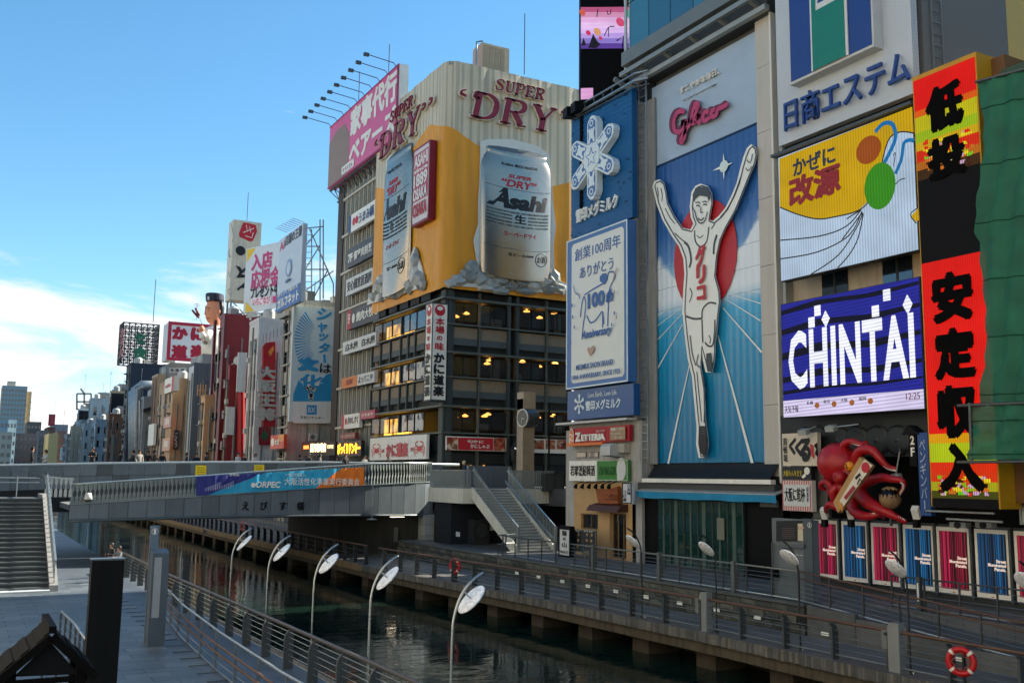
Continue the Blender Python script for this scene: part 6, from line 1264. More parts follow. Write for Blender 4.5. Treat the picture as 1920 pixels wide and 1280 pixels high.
for (a, b, c) in (((1103,62), 4, '#d23a5e'), ((1126,72), 3, '#d23a5e'), ((1163,42), 7, '#d8507a'), ((1183,28), 8, '#2f9a86'), ((1120,60), 6, '#d9a070'), ((1092,24), 5, '#d2604e')): B.oval(a, b, b*1.3, led(c, .8, (0, 0, 80.), .5), 'led_spot', rot=.6)
DK = M('#1b1420', .6); B.poly([(1103,90), (1112,64), (1120,78), (1126,83), (1118,91)], DK, 'led_silhouette'); B.poly([(1090,86), (1094,71), (1099,85)], DK, 'led_silhouette'); B.rib([(1156,77), (1169,68), (1167,90)], 2.6, DK, 'led_silhouette'); B.rib([(1133,68), (1141,52), (1152,50)], 1.6, DK, 'led_silhouette', sm=3); B.rib([(1141,52), (1141,70)], 1.4, DK, 'led_silhouette'); B.rib([(1121,18), (1119,32)], 1.6, DK, 'led_silhouette'); B.rib([(1138,20), (1140,28), (1145,26), (1145,18)], 1.6, DK, 'led_silhouette')
# ------------------------------------------------------------------ dairy sign tower and the small shop building under it
XS = 31.2; fs_ = FX(XS); Ys0 = on(1187, 600, 'X', XS).y; Ys1 = on(1065, 700, 'X', XS).y
SH = thing('shop_building', (32, 49, ZU), 'small grey shop building carrying the dairy signs', 'building'); LG = M('#a5a6a4', .75, var=.14, streak=.25); LG2 = M('#8f9294', .7, var=.12, streak=.2)
zS = on(1125, 790, 'X', XS).z
MB().box(XS+.12, Ys0, ZU+2.98, 36, Ys1, zS).build('front_wall', LG, SH); MB().box(XS+.3, Ys0+.1, zS, 36, Ys1-.2, 27.6).build('tower_wall', M('#6c7073', .6, var=.12), SH)
MB().box(XS-.02, Ys0-.35, zS, XS+.6, Ys0-.005, 27.5).build('edge_column', LG2, SH)
MB().box(XS+.12, Ys0-.55, ZU, XS+.9, Ys0-.003, zS-.1).build('edge_wall', LG, SH)
LAD = thing('wall_ladder', (31.3, Ys0-1, 8), 'long grey steel access ladder beside the dairy signs', 'ladder'); yA, yB = Ys0-.42, Ys0-1.12
for y in (yA, yB): MB().box(31.3, y-.03, 7.6, 31.38, y+.03, 28.5).build('stile', STEEL, LAD)
for i in range(48): MB().box(31.31, yB, 7.8+i*.43, 31.36, yA, 7.84+i*.43).build('rung', STEEL, LAD)
MB().box(31.8, yB-.1, 7.5, 31.9, yA+.1, 27.5).build('backing_plate', LG2, LAD)
def quadpx(c, X, th): 
    fr = FX(X); v = [fr.uv(*q, th) for q in c]; return fr, (v[0][0]+v[3][0])/2, (v[1][0]+v[2][0])/2, (v[2][1]+v[3][1])/2, (v[0][1]+v[1][1])/2
BLUS = M('#1268a8', .45, var=.08, scale=.6); BLUD = M('#0b4f88', .45, var=.08); ICEW = M('#cfe0ea', .45, var=.04); SKB = M('#3f6fae', .45, var=.05)
fr, u0, u1, v0, v1 = quadpx([(1073,226), (1187,164), (1186,410), (1072,447)], XS, .3)
S = board('snowflake_sign', 'blue ribbed sign with large raised white snowflake emblem', 'sign', fr, (u0, v1), (u1, v0), .3, BLUD, raw=True)
nr = 72; hh = (v1-v0)/nr
for i in range(nr): MB().obox(fr.P(u0, v0+i*hh, .3), fr.u*(u1-u0), fr.v*hh*.6, fr.n*(.05+.012*(i % 3))).build('rib', BLUS, S.root)
for i in range(46):
    a, b = u0+random.random()*(u1-u0-.25), v0+random.random()*(v1-v0); MB().obox(fr.P(a, b, .31), fr.u*.2, fr.v*.11, fr.n*.075).build('clip', M('#0a3c68', .5), S.root)
cu, cv = fr.uv(1119, 297, .5); R = 2.45
S.c = .42; S.raw = True; c1 = S.c
for k in range(6):
    a = PI/2+k*PI/3; ca, sa = math.cos(a), math.sin(a)
    def lp(r, t): return (cu+R*(r*ca-t*sa), cv+R*(r*sa+t*ca))
    S.c = c1; S.poly([lp(.22,-.2), lp(.42,-.2), (lp(.84,-.2)), lp(.93,-.15), lp(.96,-.1), lp(1.0,-.09), lp(1.02,0), lp(1.0,.09), lp(.96,.1), lp(.93,.15), lp(.84,.2), lp(.42,.2), lp(.22,.2)], ICEW, 'snowflake_arm', d=.42, lift=.002*k)
    S.c = c1+.44; S.poly([lp(.34,-.15), lp(.84,-.15), lp(.94,-.05), lp(.94,.05), lp(.84,.15), lp(.34,.15)], SKB, 'emblem_field', lift=0.); S.c = c1+.455
    for q in ([lp(.36,-.11), lp(.52,-.06), lp(.64,-.07), lp(.7,-.12)], [lp(.36,.11), lp(.52,.06), lp(.64,.07), lp(.7,.12)], [lp(.46,0), lp(.7,0)]): S.rib(q, .19, ICEW, 'emblem_figure', lift=0.0006)
    c2 = lp(.83, 0); S.rib([(c2[0]+.16*math.cos(t*PI/5), c2[1]+.16*math.sin(t*PI/5)) for t in range(11)], .08, ICEW, 'emblem_ring', lift=.0006)
S.c = c1+.43; S.poly([(cu+R*.36*math.cos(PI/2+PI/3*k), cv+R*.36*math.sin(PI/2+PI/3*k)) for k in range(6)], ICEW, 'emblem_core', d=.03)
st = [(cu+R*(.24 if k % 2 == 0 else .1)*math.cos(PI/2+PI/5*k), cv+R*(.24 if k % 2 == 0 else .1)*math.sin(PI/2+PI/5*k)) for k in range(11)]; S.c += .02; S.rib(st, .07, SKB, 'emblem_star')
S.raw = False; S.c = .42; a, b = fr.uv(1082, 420, .42), fr.uv(1160, 380, .42); ra, rb = fr.uv(1082, 396, .42), fr.uv(1160, 404, .42)
S.raw = True; S.text('雪印メグミルク', (a[0], ra[1]+.05), (b[0], a[1]-.0), M('#dfe8ec', .5), bold=.03, d=.1)
# anniversary board
fr, u0, u1, v0, v1 = quadpx([(1063,453), (1176.6,411), (1177.5,714), (1062,731)], XS-.1, .55)
S = board('anniversary_billboard', 'white anniversary billboard with blue border and line-drawn cow', 'billboard', fr, (u0, v1), (u1, v0), .55, SKB, raw=True, rim=ICEW, rimw=.08, rimd=.03)
W_, H_ = u1-u0, v1-v0
def an(a, b): return (u0+W_*a, v0+H_*b)
CRB = M('#d2dadb', .5, var=.04, scale=.6); INB = M('#2c5fa3', .5, var=.04); TAN = M('#a88f80', .5)
rr = .05; S.poly([an(.09,.035+rr*.4), an(.12,.035), an(.92,.035), an(.95,.035+rr*.4), an(.95,.965-rr*.4), an(.92,.965), an(.12,.965), an(.09,.965-rr*.4)], CRB, 'face')
S.text('創業100周年', an(.15, .925), an(.9, .84), INB, bold=.01); S.text('ありがとう', an(.24, .795), an(.79, .715), INB, bold=.01)
def al(pts, w_=.09, sm=4, m_=INB): S.rib([an(*p) for p in pts], w_, m_, 'drawing_line', sm=sm, lift=.001)
al([(.28,.33), (.30,.40), (.33,.48), (.34,.55), (.31,.59), (.27,.53), (.25,.46)]); al([(.32,.6), (.45,.62), (.58,.635), (.68,.65), (.72,.70), (.80,.69), (.82,.66)]); al([(.82,.66), (.76,.62), (.72,.57), (.71,.47), (.70,.36)]); al([(.36,.46), (.42,.41), (.50,.415), (.56,.44), (.62,.46), (.64,.38)]); al([(.62,.36), (.62,.46)]); S.poly([an(.58,.66), an(.66,.63), an(.70,.66), an(.68,.70), an(.62,.705), an(.58,.69)], INB, 'drawing_patch')
S.text('100', an(.38, .60), an(.66, .50), INB, bold=.05); S.text('th', an(.68, .59), an(.80, .51), INB, bold=.03, shear=.25); S.text('Anniversary', an(.28, .365), an(.78, .295), INB, bold=.03, shear=.3)
S.poly([an(.44,.24), an(.40,.255), an(.385,.24), an(.395,.22), an(.44,.19), an(.49,.22), an(.505,.24), an(.49,.255), an(.46,.255)], TAN, 'heart', sm=0); S.text('MEGMILK SNOW BRAND', an(.2, .15), an(.8, .115), INB, bold=.015); S.text('100th ANNIVERSARY, SINCE 1925', an(.13, .085), an(.91, .05), INB, bold=.015)
al([(.87,.71), (.83,.68), (.80,.63)], .07, 3, TAN); al([(.15,.68), (.18,.63), (.24,.61), (.26,.58)], .06, 3)
for q in ((.13,.55), (.83,.43), (.15,.47), (.18,.40), (.80,.36), (.13,.3), (.85,.56), (.88,.4)): S.oval(an(*q), .07, .12, TAN if q[0] > .84 else INB, 'confetti', n=6)
fr, u0, u1, v0, v1 = quadpx([(1064,734), (1188,718), (1188,778), (1064,787)], XS-.05, .4)
S = board('dairy_name_sign', 'dark blue name sign with small white snowflake under anniversary billboard', 'sign', fr, (u0, v1), (u1, v0), .4, M('#17508f', .35, var=.06), raw=True); W_, H_ = u1-u0, v1-v0
S.text('雪印メグミルク', an(.30, .60), an(.82, .26), ICEW, bold=.03); S.text('Love Earth. Love Life.', an(.34, .86), an(.78, .70), ICEW)
for k in range(6):
    a = PI/2+k*PI/3; c = an(.2, .52); S.rib([(c[0]+.08*math.cos(a), c[1]+.1*math.sin(a)), (c[0]+.55*math.cos(a), c[1]+.55*math.sin(a))], .12, ICEW, 'snowflake_arm', lift=.001); S.oval((c[0]+.46*math.cos(a), c[1]+.46*math.sin(a)), .11, .11, ICEW, 'snowflake_tip', n=10, lift=.001)
MB().box(XS-.6, Ys0-.2, v0-.25, XS+.1, Ys1+.4, v0-.13).build('sign_gutter', M('#b9bdbe', .5, var=.1), SH)
# catwalk with floodlights over the snowflake sign
CWK = thing('sign_catwalk', (30.8, 48, 27.5), 'grey steel catwalk rail with black floodlights above the snowflake sign', 'catwalk')
for (x0_, y0_, x1_, y1_, r_) in ((1075, 218, 1190, 152, .09), (1075, 205, 1190, 138, .06), (1072, 226, 1192, 163, .05)):
    a, b = on(x0_, y0_, 'X', 30.7), on(x1_, y1_, 'X', 30.7); MB().tube([a, b, b+Vector((.4, -.7, .0))], r_, 6).build('catwalk_rail', STEEL if r_ > .05 else STEELD, CWK)
for i in range(7): a = on(1080+i*17, 216-i*9.9, 'X', 30.7); MB().tube([a, a+Vector((0, 0, .45))], .04, 5).build('catwalk_post', STEELD, CWK); MB().bar(a, a+Vector((.9, 0, -.1)), .06).build('bracket', STEELD, CWK)
for x, y in ((1066, 213), (1081, 203)): c = on(x, y, 'X', 30.4); MB().obox(c-Vector((.3, .3, .3)), (.75, -.1, .1), (.1, .65, 0), (0, 0, .6)).build('floodlight', BLACK, CWK)
# ---- shop fronts
fr, u0, u1, v0, v1 = quadpx([(1069,804), (1180,795), (1180,826.6), (1068,831)], XS-.02, .22)
S = board('burger_shop_sign', 'red burger shop sign with white letters and orange oval logo', 'sign', fr, (u0, v1), (u1, v0), .22, M('#a3172a', .45, var=.08), raw=True); W_, H_ = u1-u0, v1-v0
for i in range(24): S.rib([an(i/24, .02), an(i/24, .98)], .02, M('#7d1020', .5), 'groove', lift=.0004)
S.text('ETTERIA', an(.23, .55), an(.63, .12), WHITE, bold=.045, d=.08); S.text('Z', an(.12, .7), an(.22, .10), WHITE, bold=.05, d=.08); S.text('ゼッテリア', an(.48, .8), an(.62, .65), WHITE, bold=.02); c = an(.045, .42); S.oval(c, .26, .52, WHITE, 'logo'); S.oval(c, .2, .45, M('#d9732a', .5), 'logo'); S.rib([(c[0]-.16, c[1]+.15), (c[0]+.14, c[1]+.12), (c[0]-.12, c[1]-.18), (c[0]+.16, c[1]-.2)], .09, WHITE, 'logo_mark')
S.poly([an(.72,.1), an(.96,.1), an(.96,.9), an(.72,.9)], M('#9c8163', .5), 'menu_patch'); S.text('絶品バーガー', an(.74, .86), an(.94, .68), WHITE, bold=.03); S.text('プレミアム', an(.74, .56), an(.9, .42), WHITE, bold=.02); S.text('コーヒー', an(.8, .32), an(.94, .18), WHITE, bold=.02)
MB().obox(fr.P(u0-.1, v0-.16, 0), fr.u*(W_*.62), fr.v*.16, fr.n*.4).build('orange_lip', M('#d06a1e', .4), S.root)
DU_ = thing('wall_duct', on(1148, 858, 'X', 30.8), 'square grey exhaust hood on the wall under the burger sign', 'exhaust hood'); a, b = on(1131, 857, 'X', 30.6), on(1166, 830, 'X', 30.6)
MB().prism([(30.4, a.y, a.z+.1), (30.4, a.y, b.z-.15), (30.6, a.y, b.z), (31.3, a.y, b.z), (31.3, a.y, a.z)], (0, -.95, 0)).build('hood', M('#b2b7ba', .45, .2, var=.1), DU_); MB().box(30.9, a.y-1.55, a.z+.25, 31.3, a.y-.96, b.z-.02).build('control_box', M('#a8a59a', .6), DU_)
for x in (1082, 1105): p, q = fs_.uv(x, 858.5, -.1), fs_.uv(x+18, 846.5, -.1); fw_ = FX(XS+.12); MB().obox(fw_.P(p[0], p[1], .0), fw_.u*(q[0]-p[0]), fw_.v*(q[1]-p[1]), fw_.n*.05).build('window', M('#5d6468', .5), SH); MB().obox(fw_.P(p[0]+.05, p[1]+.05, .045), fw_.u*(q[0]-p[0]-.1), fw_.v*(q[1]-p[1]-.1), fw_.n*.02).build('pane', GLD, SH)
fr, u0, u1, v0, v1 = quadpx([(1067,864), (1118.5,863), (1118.5,901), (1067,901.5)], XS-.02, .16); S = board('white_kanji_sign', 'white sign with six heavy black characters above the noodle shop', 'sign', fr, (u0, v1), (u1, v0), .16, WHITE, raw=True); W_, H_ = u1-u0, v1-v0; S.text('若耶渓紹興酒', an(.06, .78), an(.95, .25), INK, bold=.025)
fr, u0, u1, v0, v1 = quadpx([(1119.5,862.5), (1177,861.5), (1177,900.5), (1119.5,901)], XS-.02, .16); S = board('green_sign', 'green sign with pale ovals beside the black-lettered white sign', 'sign', fr, (u0, v1), (u1, v0), .16, M('#2f7a2c', .45, var=.1, scale=1.5), raw=True, rim=M('#a9b5a0', .5), rimw=.05, rimd=.02); W_, H_ = u1-u0, v1-v0; S.oval(an(.8, .56), .42, .62, M('#c9cfd2', .4), 'oval'); S.oval(an(.72, .16), .13, .19, M('#c9cfd2', .4), 'oval'); S.text('台湾石鍋', an(.08, .7), an(.6, .28), M('#1f5a20', .5), bold=.03)
# noodle shop front
TANW = M('#b39468', .7, var=.12, scale=.9); fw_ = FX(XS+.10); p0_ = fw_.uv(1076, 1040)[0]; p1_ = fw_.uv(1186, 1040)[0]; zW = on(1130, 904, 'X', XS).z
dA, dB = fw_.uv(1143, 1000)[0], fw_.uv(1174, 1000)[0]; wA, wB = fw_.uv(1089, 980)[0], fw_.uv(1121, 980)[0]; zd = on(1160, 962, 'X', XS).z; zw0, zw1 = on(1105, 992, 'X', XS).z, on(1105, 963, 'X', XS).z
wallgrid(MB(), fw_, p0_, p1_, ZU, zW, [(dA, dB, ZU+.02, zd), (wA, wB, zw0, zw1)], 0., .35).build('shop_wall', TANW, SH)
MB().box(XS+1.6, Ys0, ZU, 34, Ys1, zW).build('shop_interior', M('#2a211a', .8), SH); MB().box(XS+.11, Ys1-.62, ZU, XS+1.2, Ys1+.35, zW+3).build('left_pier', LG, SH)
window(SH, fw_, (dA, dB, ZU+.02, zd), .3, M('#8a6b45', .6), SEE, cols=3, name='door'); window(SH, fw_, (wA, wB, zw0, zw1), .25, M('#6b553a', .6), SEE, cols=2)
p, q = fw_.uv(1119, 956), fw_.uv(1178, 945); MB().prism([fw_.P(p[0], p[1], 0), fw_.P(p[0], q[1], 0), fw_.P(p[0], q[1]-.12, .5), fw_.P(p[0], p[1], .75)], fw_.u*(q[0]-p[0])).build('noodle_awning', M('#4a2c22', .6, var=.15), SH)
WS = thing('wooden_sign', on(1143, 944, 'X', XS-.2), 'curved reddish wooden signboard over the noodle shop door', 'sign'); B = Board(WS, FX(XS+.05), .05); B.poly([(1121.5,916), (1135,917), (1150,916), (1163,911), (1164,944), (1145,944), (1127,943)], M('#8a4a20', .55, var=.25, scale=2.5), 'board', d=.18); B.c += .19; B.text('二代目', (1133, 925), (1158, 938), M('#5d2b10', .6), bold=.01)
fr, u0, u1, v0, v1 = quadpx([(1167,905), (1184,904.5), (1184,943), (1167,944)], XS-.5, .15); S = board('vertical_noodle_sign', 'small white vertical sign with black brush lettering by noodle shop door', 'sign', fr, (u0, v1), (u1, v0), .15, M('#c3cad6', .5), raw=True, rim=BLACK, rimw=.05, rimd=.02); W_, H_ = u1-u0, v1-v0; S.text('らぁ麺', an(.56, .94), an(.9, .42), INK, vertical=True); S.text('つけ麺', an(.14, .62), an(.46, .1), INK, vertical=True)
for i in range(6):
    p = on(1081+i*12.5, 905, 'X', XS-.4); r_ = thing('spotlight', p, ['black spotlight over the noodle shop wall, first from the pier', 'second black spotlight over the noodle shop wall', 'third black spotlight over the noodle shop wall', 'fourth black spotlight over the noodle shop wall', 'fifth black spotlight over the noodle shop wall', 'black spotlight nearest the vertical noodle sign'][i], 'spotlight'); MB().lathe(p+Vector((-.1, 0, -.3)), [(.1, 0), (.12, .05), (.07, .25)], 10, axis=(.4, 0, 1)).build('can', BLACK, r_); MB().bar(p+Vector((0,0,-.05)), p+Vector((.5, 0, .1)), .04).build('arm', BLACK, r_)
# menu stands
def astand(px0, px1, yt_, yb_, X, label, face, deco):
    fr = FX(X); p, q = fr.uv(px0, yb_), fr.uv(px1, yt_); S = board('menu_stand', label, 'sign stand', fr, (p[0], q[1]), (q[0], max(ZU+.12, p[1])), .06, face, raw=True, rim=STEEL, rimw=.04, rimd=.02)
    for a in (p[0]+.06, q[0]-.1): MB().obox(fr.P(a, ZU+.0, -.0), fr.u*.04, fr.v*.3, fr.n*.05).build('leg', STEEL, S.root)
    x0, x1, y0_, y1_ = S.r; deco(S, lambda a, b: (x0+(x1-x0)*a, y0_+(y1_-y0_)*b))
def d1(S, an):
    for i in range(3):
        for j in range(2): S.oval(an(.3+.4*j, .78-.26*i), .09, .08, M('#a58a60', .5), 'dish')
    S.text('おすすめ', an(.15, .97), an(.85, .9), WHITE)
astand(1072, 1094, 993, 1032, XS-1.2, 'black menu stand with dish pictures, left of the pair', M('#22262c', .5), d1); astand(1096, 1119, 994, 1033, XS-1.2, 'white-topped menu stand with dish pictures, right of the pair', M('#2b3036', .5), d1)
fr, u0, u1, v0, v1 = quadpx([(1047,986), (1069,985), (1069,1044), (1047,1044)], XS-1.4, .3); S = board('noodle_sign_box', 'tall black sign box with white calligraphy face by stair foot', 'sign', fr, (u0, v1), (u1, max(v0, ZU+.01)), .3, BLACK, raw=True); v0 = max(v0, ZU+.01); W_, H_ = u1-u0, v1-v0; S.poly([an(.14,.06), an(.92,.06), an(.92,.88), an(.14,.88)], M('#c9ced2', .5), 'face'); S.text('麺の山', an(.34, .86), an(.74, .30), INK, bold=.03, vertical=True); S.text('SINCE', an(.2, .2), an(.86, .12), INK)
# ---- black shopfront under the runner board
LV = M('#1a1c1e', .5, .3, var=.15)
MB().prism([(31.95, Yw+.2, 7.45), (31.95, Yl-.1, 7.45), (31.35, Yl-.25, 6.75), (31.35, Yw+.2, 6.75)], (0, 0, .06)).build('louvre_soffit', LV, GB_)
for i in range(12): t = i/12; MB().box(31.93-.6*t-.05, Yw+.25, 7.44-.72*t-.03, 31.97-.6*t, Yl-.15, 7.44-.72*t).build('louvre', M('#2c3033', .5, .3), GB_)
MB().box(31.1, Yw-.1, 6.55, 31.4, Yl-.05, 6.75).build('fascia', WHITE, GB_); MB().box(31.3, Yw-.1, 6.0, 32.2, Yl+.6, 6.54).build('header', GRYD, GB_)
AW = thing('blue_awning', (31, 38, 5.7), 'long bright blue retractable awning above the dark glass shopfront', 'awning'); ya, yb = on(1192, 925, 'X', 30.9).y, on(1455, 930, 'X', 30.9).y; z_ = on(1192, 918, 'X', 30.9).z; z2 = on(1450, 927, 'X', 30.9).z; za = (z_+z2)/2
MB().prism([(32.0, yb, za+.25), (30.9, yb, za), (30.9, yb, za-.04), (32.0, yb, za+.2)], (0, ya-yb, 0)).build('cassette', M('#a9b0b4', .45, .3), AW)
mb = MB(); n = 30
for i in range(n):
    y0_, y1_ = yb+(ya-yb)*i/n, yb+(ya-yb)*(i+1)/n; w0, w1 = .03*math.sin(i*1.3), .03*math.sin((i+1)*1.3); mb.add([(30.88+w0, y0_, za-.05), (30.88+w1, y1_, za-.05), (30.92+w1*1.6, y1_, za-.37+.02*math.sin(i*.7)), (30.92+w0*1.6, y0_, za-.37+.02*math.sin(i*.7-.7))], [(0,1,2,3)])
mb.build('valance', M('#1d84b4', .6, var=.1), AW)
MB().box(31.5, Yw-.4, ZU, 31.9, Yl+1., 6.0).build('black_wall', M('#08090a', .5, var=.2, spec=.12), GB_)
gA, gB = on(1235, 1000, 'X', 31.45).y, on(1396, 1000, 'X', 31.45).y; zg = on(1300, 938, 'X', 31.45).z
GR_ = glass('#17352f', .05)
for i in range(6):
    y0_ = gB+(gA-gB)*i/6; y1_ = gB+(gA-gB)*(i+1)/6; MB().box(31.42, y0_+.03, ZU+.1, 31.48, y1_-.03, zg).build('shop_pane', GR_, GB_); MB().box(31.36, y0_-.03, ZU+.1, 31.49, y0_+.03, zg).build('mullion', M('#3b4a46', .4, .4), GB_)
    MB().box(31.38, y0_+.5, ZU+.15, 31.415, y0_+.62 if i % 2 else y0_+.75, zg-.02).build('curtain_strip', M('#41564f', .6), GB_)
MB().box(31.35, gB, ZU+.02, 31.5, gA, ZU+.1).build('sill', STEELD, GB_); MB().box(31.33, gB+1.25, ZU+1.55, 31.37, gB+1.75, ZU+2.55).build('paper_notice', M('#6b7063', .6), GB_)
p = on(1442, 943, 'X', 31.45); S = board('vent_grille', 'grey louvred vent above the black wall by the info booth', 'vent', FX(31.45), (1425, 936), (1459, 951), .05, M('#6d7173', .5, .2))
for i in range(6): S.raw = True; x0, x1, y0_, y1_ = S.r; MB().obox(FX(31.45).P(x0+.03, y0_+(y1_-y0_)*(i+.2)/6, .05), Vector((0,-1,0))*(x1-x0-.06), Vector((0,0,.03)), Vector((-.05,0,0))).build('slat', M('#4d5153', .5), S.root)
# ================================================================== SIGN WALL RIGHT OF THE RUNNER
XN = 31.7; fn = FX(XN); yn0, yn1 = on(1469, 200, 'X', XN).y, on(1727, 200, 'X', XN).y; zn0 = (on(1475, 277, 'X', XN).z+on(1712, 182, 'X', XN).z)/2
NB = thing('sign_building', (36, 28, ZU), 'grey building stacked with the realty sign, LED screens and octopus shop', 'building')
xe = on(1892, 100, 'Y', yn1).x; GYW = M('#6e7276', .65, var=.07, scale=.3)
MB().box(XN+.35, yn1+.02, 16, xe, yn0-.05, 34).build('tower', GYW, NB); MB().box(XN+.25, yn1+.02, 8.4, xe, yn0-.05, 16).build('lower_wall', M('#a49b8c', .7, var=.14, streak=.2), NB); MB().box(XN+1., 8, ZU, 50, yn0-.05, 8.4).build('base', BLACK, NB)
MB().box(XN-.2, yn0-.04, 6.4, XN+.5, yn0+.12, 40).build('edge_trim', M('#8d9292', .5, var=.1), NB)
def _perf(nt, p, g):
    n, l = nt.nodes, nt.links; v = n.new('ShaderNodeTexVoronoi'); v.inputs['Scale'].default_value = 6.5; v.inputs['Randomness'].default_value = .0; l.new(g.outputs['Position'], v.inputs['Vector'])
    r = n.new('ShaderNodeMapRange'); r.inputs[1].default_value = .14; r.inputs[2].default_value = .22; r.inputs[3].default_value = .72; l.new(v.outputs['Distance'], r.inputs[0])
    a = n.new('ShaderNodeTexNoise'); a.inputs['Scale'].default_value = .35; a.inputs['Detail'].default_value = 5; l.new(g.outputs['Position'], a.inputs['Vector']); m = n.new('ShaderNodeMath'); m.operation = 'MULTIPLY'; l.new(r.outputs[0], m.inputs[0])
    q = n.new('ShaderNodeMapRange'); q.inputs[3].default_value = .85; q.inputs[4].default_value = 1.1; l.new(a.outputs[0], q.inputs[0]); l.new(q.outputs[0], m.inputs[1])
    s = n.new('ShaderNodeVectorMath'); s.operation = 'SCALE'; s.inputs[0].default_value = hexc('#b9c0c4')[:3]; l.new(m.outputs[0], s.inputs['Scale']); l.new(s.outputs[0], p.inputs['Base Color']); p.inputs['Roughness'].default_value = .5
S = board('realty_sign', 'pale perforated wall sign with blue and green logo and blue characters', 'sign', fn, (-yn0, 33.5), (-yn1, zn0), .35, nodemat('perforated_sheet', _perf), raw=True); S.raw = False
BLU = M('#1d3f86', .4, var=.05); GRN = M('#12776a', .4, var=.05); S.c = .35
lb = [S.q(p) for p in ((1501,161), (1653,87))]; u0, u1, vb_ = lb[0].x, lb[1].x, (lb[0].y+lb[1].y)/2
MB().obox(fn.P(u0-.1, vb_-.12, .35), fn.u*(u1-u0+.2), fn.v*9, fn.n*.55).build('logo_box', M('#b9bec2', .45, var=.05), S.root); MB().obox(fn.P(u0, vb_, .9), fn.u*(u1-u0), fn.v*9, fn.n*.02).build('logo_blue', BLU, S.root)
gl = [(.285,-.02), (.285,9), (.40,9), (.40,5.5), (.385,3.6), (.385,2.9), (.74,2.9), (.74,-.02)]; W_ = u1-u0
S.raw = True; S.c = .92; S.poly([(u0+W_*a, vb_+max(0, b)) for a, b in gl], M('#ccd2d6', .45), 'logo_outline', d=.05)
gl2 = [(.31,0), (.31,9), (.375,9), (.375,5.5), (.36,3.6), (.36,2.62), (.71,2.62), (.71,0)]; S.poly([(u0+W_*a, vb_+b) for a, b in gl2], GRN, 'logo_green', d=.03, lift=.05)
S.c = .5; a, b = fn.uv(1470, 191, .6), fn.uv(1706, 150, .6); a2 = fn.uv(1470, 249, .6)
S.text('日商エステム', (a[0], a[1]), (b[0], (a2[1]+b[1])/2), BLU, bold=.012, d=.14)
LD2 = thing('tower_ladder', (XN+.8, yn1-.1, 18), 'steel ladder climbing the grey tower wall right of realty sign', 'ladder')
for x in (XN+.75, XN+1.35): MB().box(x-.03, yn1-.12, 17, x+.03, yn1-.06, 34).build('stile', STEEL, LD2)
for i in range(34): MB().box(XN+.75, yn1-.11, 17.2+i*.48, XN+1.35, yn1-.07, 17.24+i*.48).build('rung', STEEL, LD2)
# dark gap and lip between sign and screen
MB().box(XN-.05, yn1-.2, zn0-.5, XN+.3, yn0, zn0-.02).build('dark_gap', BLACK, NB)
# windows in the wall strip between the screens
fw2 = FX(XN+.25)
for (x0, x1) in ((1542,1591), (1657,1713)):
    a, b = fw2.uv(x0, 540)[0], fw2.uv(x1, 540)[0]; MB().obox(fw2.P(a, 11., .0), fw2.u*(b-a), fw2.v*5, fw2.n*.03).build('dark_window', GLD, NB); MB().obox(fw2.P((a+b)/2-.04, 11., .03), fw2.u*.08, fw2.v*5, fw2.n*.03).build('window_bar', FRD, NB)
# ---- LED screen, yellow and white
def quad2(c, X, th):
    fr = FX(X); v = [fr.uv(*q, th) for q in c]; return fr, (v[0][0]+v[3][0])/2, (v[1][0]+v[2][0])/2, (v[2][1]+v[3][1])/2, (v[0][1]+v[1][1])/2
fr, u0, u1, v0, v1 = quad2([(1459,297), (1714,197), (1721,468), (1464,530)], 31.0, .4)
S = board('yellow_led_screen', 'LED screen with yellow field, white sweep and cold-medicine name', 'screen', fr, (u0, v1), (u1, v0), .4, M('#101214', .5), raw=True); S.raw = False
LY, LW_, LK = led('#d2a808', .62, (0, 46., 0), .7), led('#b9cfe6', .62, (0, 46., 0), .7), M('#141416', .6)
S.raw = True; S.poly([(u0+.03, v0+.03), (u1-.03, v0+.03), (u1-.03, v1-.03), (u0+.03, v1-.03)], LW_, 'lit_field'); S.raw = False
def r8(*p): return [(1440+x/3.556, 180+y/3.556) for x, y in p]
S.poly(r8((76,420), (962,72), (972,248), (885,240), (812,280), (770,400), (748,540), (680,690), (600,765), (450,805), (330,820), (200,790), (80,742)), LY, 'yellow_field'); S.poly(r8((992,760), (1000,748), (1004,828), (985,838), (955,800)), LY, 'yellow_field')
def kl(p, w_=2., sm=4, m_=LK): S.rib(r8(*p), w_, m_, 'outline', sm=sm, lift=.001)
kl([(972,248), (885,240), (812,280), (770,400), (748,540), (680,690), (600,765), (450,805), (330,820), (200,790), (80,742)], 2.6)
for p in ([(620,760), (520,870), (340,935), (82,962)], [(626,770), (540,930), (330,1040), (84,1086)], [(632,780), (590,880), (470,1060), (285,1190)], [(636,785), (600,950), (540,1060), (465,1145)], [(615,765), (570,790), (525,820)], [(630,775), (560,870), (495,955)]): kl(p, 2.4)
kl([(835,400), (850,380), (838,470)], 1.5); kl([(850,590), (880,560), (915,550)], 1.8); kl([(1000,745), (950,790), (990,850)], 2.)
BLR = led('#1878b8', .6, (0, 46., 0), .7); S.rib(r8((735,520), (800,400), (850,280), (830,190), (770,185), (715,240)), 8., BLR, 'ribbon', sm=5); S.rib(r8((850,520), (890,420), (905,320), (940,295), (975,300)), 7., BLR, 'ribbon', sm=5)
S.oval(r8((745,600))[0], 30, 44, led('#3f9a1e', .55, (0, 46., 0), .7), 'green_disc'); S.oval(r8((670,360))[0], 24, 26, led('#a8541a', .55, (0, 46., 0), .7), 'orange_disc')
S.text('かぜに', r8((165,428))[0], r8((450,442))[0], M('#23304e', .5), bold=.03); S.text('改源', r8((135,556))[0], r8((490,640))[0], M('#8f1418', .5), bold=.05)
